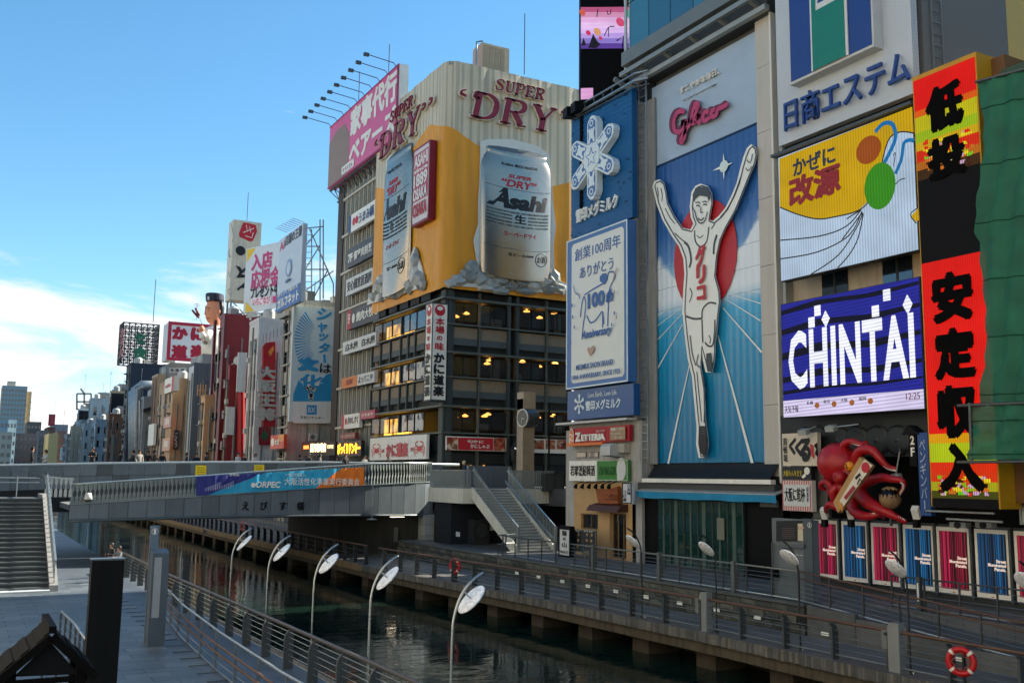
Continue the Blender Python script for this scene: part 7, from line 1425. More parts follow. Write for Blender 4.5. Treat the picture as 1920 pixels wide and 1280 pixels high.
MB().obox(fr.P(u0-.2, v1+.02, -.1), fr.u*(u1-u0+.3), fr.v*.12, fr.n*.75).build('top_lip', STEELD, S.root)
# ---- blue LED screen
fr, u0, u1, v0, v1 = quad2([(1464,571), (1725,517.5), (1735,766), (1469,784)], 30.9, .45)
S = board('blue_led_screen', 'blue LED screen with large white capital letters and weather strip', 'screen', fr, (u0, v1), (u1, v0), .45, M('#101214', .5), raw=True)
W_, H_ = u1-u0, v1-v0
def an(a, b): return (u0+W_*a, v0+H_*b)
S.poly([an(.005,.15), an(.995,.15), an(.995,.995), an(.005,.995)], led('#2a2fa8', .55, (0, 2., 46.), .65), 'blue_field'); LW2 = led('#e2e4f2', .95, (0, 2., 46.), .65)
S.poly([an(.005,.005), an(.995,.005), an(.995,.148), an(.005,.148)], led('#cfc6e6', .8, (0, 2., 46.), .65), 'weather_strip')
DKB = led('#191c3c', .3, (0, 2., 46.), .65)
for (b, h_) in ((.90, .04), (.72, .05), (.5, .06), (.30, .05), (.2, .03)): S.poly([an(.006,b), an(.35,b+h_*.8), an(.7,b+.01), an(.994,b+h_), an(.994,b+h_*1.6), an(.65,b+h_*1.2), an(.3,b+h_*1.9), an(.006,b+h_)], DKB, 'dark_wave', lift=.001)
S.text('CHINTAI', an(.06, .74), an(.955, .235), LW2, bold=.03, sp=1.08)
for (a, b, s_) in ((.36, .80, .35), (.925, .80, .38)): c = an(a, b); S.poly([(c[0]-.22, c[1]), (c[0], c[1]-s_), (c[0]+.22, c[1]), (c[0], c[1]+s_)], LW2, 'diamond')
for (a, b) in ((.255, .79), (.305, .88), (.72, .79), (.80, .90)): c = an(a, b); S.poly([(c[0]-.17, c[1]-.22), (c[0]+.17, c[1]-.22), (c[0]+.17, c[1]+.22), (c[0]-.17, c[1]+.22)], LW2, 'square')
S.text('天気予報', an(.03, .10), an(.14, .04), INK); S.text('12:25', an(.90, .125), an(.985, .075), M('#7d3a4a', .5))
for i, t in enumerate(('札幌', '東京', '大阪', '福岡')): S.text(t, an(.21+.13*i, .125), an(.26+.13*i, .095), INK); S.oval(an(.29+.13*i, .085), .13, .12, M('#c4702a', .5), 'sun_icon', n=10)
# ---- black shop wall with discs, lamps
zk0, zk1 = on(1600, 852, 'X', 31.4).z, on(1600, 784, 'X', 31.4).z
BW = thing('octopus_shop_wall', (31.6, 28, 2.6), 'black dumpling shop wall with row of dark round discs', 'wall'); DW = M('#1d2326', .55, var=.2); yk0, yk1 = on(1467, 900, 'X', 31.4).y, on(1890, 900, 'X', 31.4).y
MB().box(31.4, yk1-4, zk0-.1, 31.9, yk0, zk1+.3).build('upper_wall', DW, BW); MB().box(32.5, yk1-6, ZU, 32.9, yk0, zk0).build('recess_wall', M('#08090a', .6, var=.2, spec=.12), BW)
for i, x in enumerate((1510, 1540, 1571, 1607, 1645, 1684)):
    c = on(x, 825, 'X', 31.38); MB().lathe(c, [(.58, 0), (.60, .04), (.5, .09), (.12, .1), (.02, .13)], 24, axis=(-1, 0, 0)).build('disc', M('#23292c', .4, .3, var=.15), BW)
def armlamp(p0, p1, p2, label, X=31.2):
    a, b, c = on(*p0, 'X', 31.35), on(*p1, 'X', 30.4), on(*p2, 'X', 30.4); r = thing('arm_lamp', a, label, 'lamp'); MB().tube([a, b+(a-b)*.25+Vector((0,0,.1)), b, c], .03, 6).build('arm', STEEL, r)
    MB().obox(c-Vector((.12, .22, .18)), (.25, 0, .1), (0, .44, 0), (-.05, 0, .2)).build('head', M('#aeb6b8', .35, .4), r)
armlamp((1543,805), (1530,799), (1508,808), 'silver arm lamp over the cream octopus-shop sign'); armlamp((1616,804), (1610,795), (1559,801), 'silver arm lamp above the octopus head'); armlamp((1687,842), (1687,846), (1679,893), 'silver hooked lamp hanging above the dumpling ball')
# shop signs left of the octopus
CRM2 = M('#c9c2b2', .55, var=.06)
fr, u0, u1, v0, v1 = quad2([(1467,812), (1533,811), (1533,872), (1467,874)], 31.0, .2); S = board('brush_name_sign', 'cream sign with three bold black brush characters left of octopus', 'sign', fr, (u0, v1), (u1, v0), .2, CRM2, raw=True); W_, H_ = u1-u0, v1-v0
for ch, a, b, c_, d_ in (('く', .20, .42, .34, .86), ('く', .38, .62, .28, .82), ('る', .52, .82, .12, .84)): S.text(ch, an(a, d_), an(b, c_), INK, bold=.06, shear=.15)
S.text('道頓堀', an(.05, .88), an(.16, .12), INK, bold=.01, vertical=True); S.poly([an(.85,.3), an(.93,.2), an(.90,.62), an(.82,.66)], REDP, 'red_tag'); S.poly([an(.94,.62), an(1.03,.7), an(1.04,.25), an(.96,.35), an(1.,.5)], BLACK, 'brush_edge')
fr, u0, u1, v0, v1 = quad2([(1467,875), (1521,874), (1521,899), (1467,899.5)], 31.0, .2); S = board('yellow_letter_sign', 'dark sign with yellow handwriting under the cream sign', 'sign', fr, (u0, v1), (u1, v0), .2, M('#1d2022', .5), raw=True); W_, H_ = u1-u0, v1-v0; S.text('大阪もんを食す', an(.04, .74), an(.7, .28), M('#c9b23a', .5), bold=.01); S.poly([an(.74,.1), an(.84,.3), an(.8,.5), an(.68,.25)], WHITE, 'note'); S.oval(an(.88, .68), .16, .16, WHITE, 'face_mark', n=10)
fr, u0, u1, v0, v1 = quad2([(1467,900), (1522,900), (1522,958), (1467,957)], 30.95, .25); S = board('striped_toast_sign', 'white sign in red stripes with black brush characters', 'sign', fr, (u0, v1), (u1, v0), .25, WHITE, raw=True); W_, H_ = u1-u0, v1-v0
for i in range(17): S.poly([an(i/17+.006,0), an((i+.5)/17+.006,0), an((i+.5)/17+.006,1), an(i/17+.006,1)], M('#a3343c', .5), 'stripe', lift=.0004)
S.poly([an(.06,.16), an(.95,.16), an(.95,.86), an(.06,.86)], M('#c6cdd2', .5), 'face'); S.text('大阪に乾杯', an(.1, .76), an(.8, .3), INK, bold=.02); S.text('居酒屋', an(.86, .8), an(.92, .3), NAVY, vertical=True)
MB().box(31.3, on(1551, 900, 'X', 31.3).y, on(1535, 970, 'X', 31.3).z, 31.5, on(1523, 900, 'X', 31.3).y, on(1535, 878, 'X', 31.3).z).build('shutter', M('#6a6d6d', .5, .3, var=.2), BW)
# ---- the octopus
OC = thing('octopus_sculpture', on(1600, 975, 'X', 30.3), 'giant glossy red octopus sculpture mounted on the shop wall', 'sculpture'); RED = M('#a3161e', .38, var=.3, scale=3.5, bump=.5, bscale=6); XO = 30.5
def oc(x, y, dx=0.): return on(x, y, 'X', XO+dx)
kx = (oc(1600, 880)-oc(1600, 890)).length/10
def ball(c, r, n=22, sx=1., sy=1., sz=1.): 
    prof = [(max(.001, math.sin(PI*i/12))*r, -math.cos(PI*i/12)*r*sz) for i in range(13)]; return MB().lathe(c, prof, n, ref=(1, 0, 0), sx=sx, sy=sy)
hc2 = oc(1571, 868, -.1); head = ball(hc2, 39*kx, sx=.9, sy=1.08, sz=1.0).build('head', RED, OC, smooth=True)
ball(oc(1597, 915, 0.), 25*kx, sx=.9, sy=1.25, sz=1.15).build('body', RED, OC, smooth=True); ball(oc(1592, 893, -.1), 26*kx, sx=.9, sy=1.1).build('cheek', RED, OC, smooth=True)
def arm(pts, r0, r1, dx=None):
    n = len(pts); P = [oc(x, y, (dx[i] if dx else -.35*math.sin(PI*i/(n-1)))) for i, (x, y) in enumerate(pts)]; P = smooth2([tuple(p) for p in P], 5); k_ = len(P)
    return MB().tube(P, [(r0+(r1-r0)*(i/(k_-1))**.8)*kx for i in range(k_)], 12).build('arm', RED, OC, smooth=True), P
arms = [arm([(1592,872), (1585,850), (1583,834), (1596,827), (1614,832), (1626,829)], 11, 4), arm([(1606,890), (1607,858), (1618,843), (1637,845), (1651,861), (1665,875), (1682,879)], 14, 4), arm([(1612,908), (1637,899), (1655,895), (1674,898), (1691,901), (1695,911), (1686,926)], 12, 3), arm([(1600,912), (1624,938), (1646,952), (1665,961), (1682,970), (1699,979)], 16, 4), arm([(1593,922), (1601,955), (1617,966), (1634,967), (1650,964), (1657,971)], 14, 3), arm([(1580,912), (1560,926), (1558,911), (1550,903), (1540,906), (1540,914), (1548,917)], 9, 4), arm([(1586,925), (1572,913), (1564,918), (1562,929), (1568,940), (1580,946)], 10, 6), arm([(1586,940), (1572,950), (1558,945), (1550,951), (1549,959)], 11, 4)]
SUCK = M('#d9c9c2', .4); sm_ = ball(Vector(), .045, 8).mesh('sucker', SUCK, True)
for o_, P in arms[:5]:
    for i in range(len(P)-11, len(P)-1, 1): inst(sm_, 'sucker', o_, P[i]+Vector((-.06, -.02, .07 if o_ in (arms[3][0], arms[4][0]) else -.06)))
e_ = oc(1593, 874, -.86); MB().lathe(e_, [(.001, -.12), (.15, -.08), (.2, 0), (.15, .08), (.001, .12)], 16, axis=(-1, -.4, 0)).build('eye', M('#d98a12', .2), head, smooth=True); MB().obox(e_+Vector((-.125, -.03, -.1)), (-.02, -.01, 0), (.0, .05, .0), (0, .09, .2)).build('pupil', INK, head)
MB().lathe(oc(1580, 894, -.65), [(.18, -.1), (.26, .1), (.2, .32), (.1, .3)], 14, axis=(-.8, .3, -.1)).build('siphon', RED, OC, smooth=True)
PQ = thing('carried_plaque', oc(1600, 950, -.9), 'slanted tan wooden plaque with printed lettering held by octopus', 'plaque'); B = Board(PQ, FX(XO-.95), .0); B.poly([(1619,857), (1641,873), (1579,961), (1569.6,941)], M('#b08a58', .6, var=.2), 'box', d=.22, lift=0.); B.c = .23; B.poly([(1621,861), (1636,872), (1581,950), (1574,939)], M('#d6cfc4', .5), 'face'); B.oval((1623, 876), 8, 10, REDP, 'seal'); B.rib([(1604,897), (1613,888)], 5, INK, 'lettering_mark'); B.rib([(1607,908), (1612,897), (1617,903)], 2.5, INK, 'lettering_mark'); B.rib([(1584,934), (1602,912)], 7, M('#9c2a34', .5), 'red_mark'); B.poly([(1570.5,941), (1574,939), (1581,950), (1579,959)], M('#c98a30', .5), 'foot_band')
DB = thing('dumpling_ball', oc(1669, 953, -.2), 'round tan and black dumpling model beside the octopus arms', 'sculpture'); ball(oc(1669, 934, -.2), 19*kx, sz=1.).build('ball', M('#8a6f50', .6, var=.3, scale=5), DB, smooth=True)
c = oc(1669, 934, -.2); r_ = 19.6*kx; mb = MB(); vs, fs = [], []; nn = 30
for j in range(nn+1):
    t = 2*PI*j/nn; vs.append(c+Vector((0, 0, r_)))
    for k_, ph in enumerate((.5, 1.0, 1.35+.28*(1 if j % 2 else -1)*(.5+random.random()*.5))): vs.append(c+r_*Vector((math.sin(ph)*math.cos(t), math.sin(ph)*math.sin(t), math.cos(ph))))
for j in range(nn):
    a, b = j*4, (j+1)*4; fs += [(a, a+1, b+1), (a+1, a+2, b+2, b+1), (a+2, a+3, b+3, b+2)]
mb.add(vs, fs).build('sauce', M('#0f0d0b', .25), DB, smooth=True)
for i in range(9): t = i*.7; MB().tube([c+r_*1.02*Vector((math.sin(.2+.12*k_)*math.cos(t+.25*k_), math.sin(.2+.12*k_)*math.sin(t+.25*k_), math.cos(.2+.12*k_))) for k_ in range(5)], .03, 5).build('flake', M('#a08a62', .7), DB)
MB().bar(c-Vector((0, 0, r_)), c-Vector((0, 0, r_+.6)), .08).build('stem', STEELD, DB)
# floor spotlights by the octopus
for x, lb in ((1541, 'white floor spotlight beside the lower left octopus arm'), (1590, 'white floor spotlight under the plaque'), (1712, 'white striped spotlight right of the lowest octopus arm')): p = on(x, 973, 'X', 30.6); r = thing('floor_spotlight', p, lb, 'spotlight'); MB().obox(p, (.1, 0, .15), (0, -.3, 0), (-.12, 0, .35)).build('head', M('#c9cfcf', .4), r); MB().box(p.x-.1, p.y-.25, p.z-.3, p.x+.1, p.y-.05, p.z).build('foot', BLACK, r)
# 2F post and blue penguin-bar sign
fr, u0, u1, v0, v1 = quad2([(1704,815), (1718,814), (1719,874), (1705,874)], 30.9, .3); S = board('floor_number_post', 'black roofed post with white 2F beside blue vertical sign', 'sign', fr, (u0, v1), (u1, v0), .3, BLACK, raw=True); W_, H_ = u1-u0, v1-v0; S.text('2', an(.25, .97), an(.8, .68), WHITE, bold=.03); S.text('F', an(.3, .6), an(.8, .32), WHITE, bold=.03); MB().prism([fr.P(u0-.15, v1, .0), fr.P(u1+.3, v1, .0), fr.P((u0+u1)/2, v1+.35, .0)], fr.n*.5).build('cap', BLACK, S.root)
fr, u0, u1, v0, v1 = quad2([(1719,812), (1741,809), (1744,968), (1727,965)], 30.7, .25); S = board('blue_vertical_sign', 'blue vertical bar sign with thin white strokes beside red LED', 'sign', fr, (u0, v1), (u1, v0), .25, M('#20488a', .45, var=.1), raw=True); W_, H_ = u1-u0, v1-v0; S.text('ペンギンバー', an(.2, .92), an(.75, .06), M('#aebdd6', .5), vertical=True)
# ---- the red vertical LED sign
fr, u0, u1, v0, v1 = quad2([(1712,147), (1830,95), (1876,956), (1745,948)], 30.0, .5); 
RS = thing('red_led_sign', fr.P((u0+u1)/2, v0, 0), 'tall red vertical LED sign with black characters and yellow edge', 'sign'); W_, H_ = u1-u0, v1-v0
MB().obox(fr.P(u0, v0, -.6), fr.u*W_, fr.v*H_, fr.n*1.1).build('casing', M('#b88a12', .5, var=.1), RS); MB().obox(fr.P(u1-.1, v0+.2, -1.6), fr.u*.6, fr.v*(H_-.3), fr.n*1.3).build('mount', M('#6b4a2a', .6, var=.2), RS)
S = Board(RS, fr, .5, True); LR = (0, 70., 0)
def zz(y): t = on(1790, y, 'X', 29.5).z; return t
def band(y0, y1, col, st=.7, pat=LR): a, b = zz(y0), zz(y1); S.c = .5; S.poly([(u0+.05, b), (u1-.05, b), (u1-.05, a), (u0+.05, a)], led(col, st*.8, pat, .7), 'led_band')
for y0, y1, c, st in ((122,183,'#e01208',.85), (183,196,'#e8600a',.8), (196,226,'#c8c010',.8), (226,246,'#a8c818',.7), (246,262,'#d8b010',.75), (262,284,'#d82a0a',.8), (284,300,'#c8701a',.7), (300,320,'#5a3a12',.4), (320,482,'#0c0c0e',.1), (482,812,'#e0160c',.9), (812,830,'#e0a00a',.85), (830,866,'#b8cc14',.8), (866,884,'#e0300a',.85), (884,903,'#d8360c',.85), (903,920,'#b8b416',.7), (920,934,'#5a5a14',.5), (934,951,'#101010',.1)): band(y0, y1, c, st)
S.c = .52; KB = M('#060606', .7, spec=.05)
random.seed(11)
for i in range(150):
    y = random.choice((random.uniform(276, 318), random.uniform(896, 930), random.uniform(250, 300))); a = u0+.3+random.random()*(W_-.8); h_ = zz(y); S.poly([(a, h_), (a+random.uniform(.08, .3), h_), (a+random.uniform(.08, .3), h_+.12), (a, h_+.12)], led(random.choice(('#e8d020', '#d83008', '#70c818', '#d07020', '#401008', '#c8a0c0')), .75, LR, .5), 'led_glitch', lift=.00005)
S.c = .54
for ch, x0, x1, y0, y1 in (('低', .20, .80, 150, 238), ('投', .20, .80, 250, 330), ('安', .17, .80, 508, 604), ('定', .17, .80, 614, 712), ('収', .17, .80, 722, 822), ('入', .17, .84, 830, 922)): S.text(ch, (u0+W_*x0, zz(y0)), (u0+W_*x1, zz(y1)), KB, bold=.07)
# ---- scaffold netting
NT = thing('scaffold_netting', on(1875, 860, 'X', 29.2), 'green construction netting hung on scaffold over the right-hand building', 'netting')
def _net(nt, p, g):
    n, l = nt.nodes, nt.links; p.inputs['Base Color'].default_value = hexc('#0e7454'); p.inputs['Roughness'].default_value = .7
    a = n.new('ShaderNodeTexNoise'); a.inputs['Scale'].default_value = 1.1; a.inputs['Detail'].default_value = 7; l.new(g.outputs['Position'], a.inputs['Vector']); r = n.new('ShaderNodeValToRGB'); r.color_ramp.elements[0].position = .3; r.color_ramp.elements[0].color = hexc('#095340'); r.color_ramp.elements[1].position = .7; r.color_ramp.elements[1].color = hexc('#0c684c'); l.new(a.outputs[0], r.inputs[0]); l.new(r.outputs[0], p.inputs['Base Color'])
    t = n.new('ShaderNodeBsdfTransparent'); m = n.new('ShaderNodeMixShader'); m.inputs[0].default_value = .04; l.new(p.outputs[0], m.inputs[1]); l.new(t.outputs[0], m.inputs[2]); l.new(m.outputs[0], n['Material Output'].inputs[0])
NM = nodemat('scaffold_net', _net)
def sheet(x_of, X, yt_, yb_, nu, nv, name):
    mb = MB(); g = []
    for j in range(nv+1):
        t = j/nv; row = []
        for i in range(nu+1):
            s = i/nu; xl = x_of(t); x = xl+(1990-xl)*s; y = yt_(x)+(yb_(x)-yt_(x))*t; p = on(x, y, 'X', X); row.append(p+Vector((.10*math.sin(i*1.7+j*.35)+.06*math.sin(j*1.9+i), 0, 0)))
        g += row
    for j in range(3, nv, 6): MB().tube([p-Vector((.02, 0, 0)) for p in g[j*(nu+1):(j+1)*(nu+1)]], .018, 4).build('seam', M('#0a4a38', .8), NT)
    mb.add(g, [(j*(nu+1)+i, j*(nu+1)+i+1, (j+1)*(nu+1)+i+1, (j+1)*(nu+1)+i) for j in range(nv) for i in range(nu)]).build(name, NM, NT, smooth=True)
sheet(lambda t: 1831+8*math.sin(t*9)+(14*t if t < .5 else 14-8*(t-.5))-(6 if t > .9 else 0), 29.2, lambda x: 153-(x-1831)*.27, lambda x: 758-(x-1831)*.03, 14, 34, 'upper_net')
sheet(lambda t: 1817+2*math.sin(t*5), 28.9, lambda x: 758-(x-1815)*.03, lambda x: 862-(x-1815)*.01, 14, 10, 'lower_net')
for p, q, X in (((1829,154), (1990,112), 29.15), ((1795,760), (1990,752), 28.85), ((1795,866), (1990,864), 28.85), ((1818,755), (1822,870), 28.85)): MB().tube([on(*p, 'X', X), on(*q, 'X', X)], .05, 6).build('scaffold_pipe', STEELD, NT)
for x, y0, y1 in ((1838, 153, 870), (1885, 140, 870), (1940, 130, 870)): MB().tube([on(x, y0, 'X', 30.2), on(x+18, y1, 'X', 30.2)], .05, 6).build('scaffold_pipe', STEELD, NT)
MB().box(30.2, 2, 6.2, 40, on(1850, 500, 'X', 30.6).y-1.2, on(1880, 150, 'X', 31).z).build('netted_building', M('#39524a', .8, var=.2), label='building core behind the green construction netting', cat='building')
MB().box(32.45, 2, ZU, 40, on(1890, 900, 'X', 31).y, 6.19).build('ground_floor', BLACK, label='black ground floor under the netted building behind the poster panels', cat='building')
yb_ = on(1890, 60, 'Y', 21); MB().box(on(1889, 60, 'Y', 30).x, 30, 5, 60, 44, 35).build('yellow_tower', M('#d2ad45', .5, var=.15, scale=.3), label='yellow-clad tower showing at the top corner above the netting', cat='building')  # yellow base colour stands for sunlight on this tower
# ---- illuminated poster panels
XP = 32.0; fp2 = FX(XP); zt_, zb2 = (on(1527, 976, 'X', XP-.15).z+on(1893, 991, 'X', XP-.15).z)/2, (on(1527, 1082, 'X', XP-.15).z+on(1893, 1123, 'X', XP-.15).z)/2
edges = [(1527,1573), (1579,1628), (1634,1688), (1694,1752), (1757,1820), (1828,1893), (1902,1972)]
ord_ = ['first poster panel, crimson, next to the info booth', 'second poster panel, blue, between two crimson panels near the booth', 'third poster panel, crimson, behind the lamp disc', 'fourth poster panel, blue, between the third and fifth', 'fifth poster panel, crimson, near the picture edge', 'sixth poster panel, blue, left of the cut-off panel', 'last poster panel, crimson, cut off by the picture edge']
FRP = M('#c9cdcc', .4, .2, var=.05)
for i, (a, b) in enumerate(edges):
    u0, u1 = fp2.uv(a, 1030, .15)[0], fp2.uv(b, 1030, .15)[0]; S = board('poster_panel', 'lit '+ord_[i], 'poster panel', fp2, (u0, zt_), (u1, zb2), .15, M('#e3e4e0', .4, var=.04), raw=True, group='lit poster panels along the promenade'); W_, H_, v0, v1 = u1-u0, zt_-zb2, zb2, zt_
    red = i % 2 == 0; S.poly([an(.09,.07), an(.91,.07), an(.91,.94), an(.09,.94)], M('#2a0612' if red else '#04101e', .5, var=0, emit=.12), 'poster')
    random.seed(i+40)
    for s_, w_ in ((.10,.07), (.2,.05), (.26,.02), (.33,.05), (.42,.01), (.47,.012), (.56,.03), (.62,.02), (.67,.05), (.74,.03), (.84,.02)):
        S.poly([an(s_,.07), an(s_+w_,.07), an(s_+w_,.94), an(s_,.94)], M(random.choice(('#8f1236', '#6b0f2c', '#a8184a')) if red else random.choice(('#0f5590', '#0b4070', '#1a6fae')), .5, var=0, emit=.22), 'poster_stripe', lift=.0005)
    for t, b0, b1 in (('Street', .52, .57), ('Illuminated', .465, .51), ('Panels.', .405, .455)): S.text(t, an(.90-.075*len(t)*.62, b1), an(.90, b0), M('#e8d9d4', .5, var=0, emit=.15), bold=.03)
    MB().obox(fp2.P(u1+.01, zb2-.1, -.05), fp2.u*.09, fp2.v*(H_+.2), fp2.n*.28).build('post', STEELD, S.root); MB().obox(fp2.P(u0+W_*.42, zb2+.03, .15), fp2.u*.1, fp2.v*.035, fp2.n*.01).build('badge', ORNG, S.root)
MB().box(XP-.02, on(1980, 1060, 'X', XP).y, ZU, XP+.4, on(1524, 1060, 'X', XP).y, zb2-.05).build('panel_plinth', M('#2f3335', .8, var=.15), label='dark plinth below the row of lit poster panels', cat='plinth')
MB().box(XP-.05, on(1980, 975, 'X', XP).y, zt_+.0, XP+.25, on(1524, 975, 'X', XP).y, zt_+.09).build('panel_header', STEELD, label='grey header rail above the row of lit poster panels', cat='rail')
for i, x in enumerate((1795, 1843)): S = board('wall_fan_unit', ['small grey ventilation unit above the fifth poster panel', 'small grey ventilation unit above the sixth poster panel'][i], 'ventilation unit', FX(31.3), (x-15, 978), (x+16, 990), .3, M('#7d8486', .5)); S.raw = True; x0, x1, y0_, y1_ = S.r; S.oval(((x0+x1)/2, (y0_+y1_)/2), .14, .12, DARK, 'fan')
for p, q in (((1736,957), (1865,962)), ((1775,972), (1880,978))): MB().tube([on(*p, 'X', 30.4), on(*q, 'X', 30.4)], .045, 6).build('conduit', STEEL, label='thin steel rail under the red LED sign, upper' if p[1] < 960 else 'thin steel rail under the red LED sign, lower', cat='rail')
S = board('side_lightbox', 'pale framed lightbox on the dark wall at the picture edge', 'lightbox', FX(31.2), (1912, 945), (1960, 985), .1, PALE, rim=STEEL, rimw=.06)
# ---- info booth
IB = thing('info_booth', (27.1, 27.4, ZU), 'grey information booth with notices beside the poster panels', 'booth'); XI = 27.0; fi = FX(XI); a, b = fi.uv(1449, 1060)[0], fi.uv(1526, 1060)[0]; zi = on(1490, 973, 'X', XI).z
GY = M('#646d74', .5, .2, var=.1, streak=.1); MB().obox(fi.P(a, ZU, -.3), fi.u*(b-a), fi.v*(zi-ZU), fi.n*.3).build('shell', GY, IB); B = Board(IB, fi, .0); q = fi.uv(1509, 1060)[0]
MB().obox(fi.P(q, ZU, 0), fi.u*(b-q), fi.v*(zi-ZU+.05), fi.n*.05).build('pylon', M('#4a545c', .5, .2, var=.1), IB); B.c = .06; B.oval((1518, 984), 4, 5, WHITE, 'info_mark'); B.oval((1518, 984), 3.3, 4.2, M('#4a545c', .5), 'info_mark'); B.text('i', (1517, 981), (1519, 987), WHITE)
B.c = .0; B.poly([(1456,976), (1508,975), (1508,1014), (1456,1014)], M('#15181a', .5), 'notice_back', d=.02); B.poly([(1464,981), (1493,980), (1493,1013), (1464,1012)], M('#c3c8cc', .5), 'notice'); B.poly([(1496,981), (1508,981), (1508,1014), (1496,1013)], M('#bdb7a2', .5), 'notice')
for i in range(6): B.rib([(1467, 990+i*3.6), (1490, 989.6+i*3.6)], .7, M('#6b5a60', .6), 'text_line', lift=.0004)
for x in (1499, 1505): B.oval((x, 989), 2.4, 3, REDP, 'ban_mark'); B.oval((x, 989), 1.8, 2.3, M('#bdb7a2', .5), 'ban_mark')
B.poly([(1459,1020), (1508,1019), (1508,1026), (1459,1027)], M('#545c63', .5), 'lip', d=.03); B.text('information', (1467, 1035), (1505, 1042), M('#b9c0c4', .5))
MB().tube([fi.P(a+.12, ZU, .12), fi.P(a+.12, zi-.9, .12)], .04, 6).build('pipe', STEELD, IB); MB().obox(fi.P(a+.02, ZU+.75, .02), fi.u*.32, fi.v*.28, fi.n*.2).build('meter_box', BLACK, IB)
# ================================================================== RAILINGS, LAMPS, LIFE RINGS
POSTM = M('#4a5054', .5, .35, var=.15, streak=.15); POSTD = M('#2c3033', .55, .3, var=.15); BROWN = M('#5c463a', .55, .2, var=.2); CABLE = M('#80898d', .35, .7, var=.05)
def plate_post(h, w_=.26, t=.07):
    """flat post whose canal-side edge sweeps over at the top"""
    pr = [(0, 0), (w_, 0), (w_, h*.72), (w_*.86, h*.86), (w_*.5, h*.96), (0, h), (-w_*.25, h), (-w_*.2, h-.06), (0, h-.1)]
    return MB().prism([(p[0]-w_/2, 0, p[1]) for p in pr], (0, t, 0))
def railing(name, label, line, h, step, postmesh, rails, cables, crz=.02, postname='post', rz=0., topm=BROWN):
    """line: [(x,y,z)...]; rails: [(height, radius, material)]; cables: heights"""
    r = thing(name, line[len(line)//2], label, 'railing'); L = [Vector(p) for p in line]
    for p, t in along(line, step): inst(postmesh, postname, r, p, rz)
    for (hh, rad, m_) in rails: MB().tube([p+Vector((0, 0, hh)) for p in L], rad, 8).build('rail', m_, r, smooth=True)
    for hh in cables: MB().tube([p+Vector((0, 0, hh)) for p in L], .011, 4).build('cable', CABLE, r)
    return r
pp = plate_post(1.08).mesh('post', POSTM); ppd = plate_post(1.08, .24, .09).mesh('post', POSTD)
lowline = [(edge_x(y)+.28, y, ZL) for y in range(6, 58, 2)]
railing('boardwalk_railing', 'long railing with brown top rail and flat posts along the far boardwalk edge', lowline, 1.1, 2.05, pp, [(1.12, .05, BROWN), (.14, .03, M('#6d777c', .4, .5))], (.32, .5, .68, .86))
railing('boardwalk_railing', 'dark railing along the boardwalk under and beyond the bridge', [(edge_x(y)+.28, y, ZL) for y in range(58, 180, 6)], 1.1, 1.9, ppd, [(1.12, .05, BROWN), (.14, .03, POSTD)], (.5, .8))
tp = MB(); tp.box(-.03, -.025, 0, .03, .025, 1.08); tpm = tp.mesh('post', POSTM)
UPL = [(26.52, y, ZU+.03) for y in (26.6, 30, 34, 38, 41.8)]
railing('promenade_railing', 'steel railing with wires along the upper promenade edge', UPL, 1.08, 1.35, tpm, [(1.08, .035, M('#7a7f7d', .4, .5)), (.09, .03, M('#9fb0b6', .3, .6))], (.26, .42, .58, .74, .9))
railing('stair_foot_railing', 'low steel fence at the foot of the stairs', [(26.52, 43.2, ZU+.03), (26.52, 46, ZU+.03), (26.52, 49.4, ZU+.03), (28.1, 50.2, ZU+.03)], 1.08, 1.4, tpm, [(1.08, .03, STEELD), (.1, .025, STEEL)], (.6,))
RML = [(26.52, 26.6, ZU+.03), (26.52, 24, ZU-.17), (26.52, 18, 1.74), (26.52, 12, 1.5)]
railing('ramp_railing', 'steel railing with doubled handrail sloping down beside the ramp', RML, 1.08, 1.45, tpm, [(1.08, .035, BROWN), (.84, .03, BROWN), (.08, .03, M('#9fb0b6', .3, .6))], (.22, .38, .54, .7))
railing('inner_promenade_railing', 'steel railing on the inner side of the ramp before the poster panels', [(28.72, 24.4, ZU), (28.72, 18, ZU), (28.72, 10, ZU)], 1.08, 1.35, tpm, [(1.08, .03, STEELD), (.1, .025, M('#9fb0b6', .3, .6))], (.3, .5, .7, .9))
for y, lb in ((34.6, 'thick steel gate post in the promenade railing, behind second lamp'), (29.9, 'thick steel gate post in the promenade railing, near info booth'), (39.7, 'thick steel gate post in the promenade railing by the shop building')): MB().box(26.42, y, ZU, 26.64, y+.18, ZU+1.2).build('gate_post', M('#5f6768', .5, .35, var=.15), label=lb, cat='post')
for y, lb in ((23.1, 'slim post with white strip in the inner railing'), (16.5, 'slim post with white strip near the picture edge')): r = thing('marker_post', (28.6, y, ZU), lb, 'post'); MB().box(28.55, y, ZU, 28.7, y+.15, ZU+1.15).build('body', POSTM, r); MB().box(28.53, y+.04, ZU+.35, 28.551, y+.1, ZU+.95).build('strip', WHITE, r)
# grey service pillars on the boardwalk railing
for y, lb in ((20.15, 'grey service pillar with side box on the boardwalk railing, near the life ring'), (28.45, 'grey service pillar with side box on the boardwalk railing below info booth')):
    x = edge_x(y)+.3; r = thing('service_pillar', (x, y, ZL), lb, 'pillar'); MB().prism([(x-.13, y-.2, ZL), (x-.13, y+.2, ZL), (x-.13, y+.2, ZL+1.25), (x-.13, y+.1, ZL+1.36), (x-.13, y-.2, ZL+1.36)], (.26, 0, 0)).build('body', M('#858c8f', .5, .3, var=.12), r); MB().box(x-.16, y+.2, ZL+.62, x+.1, y+.38, ZL+1.12).build('box', M('#6d7477', .5, .2, var=.1), r)
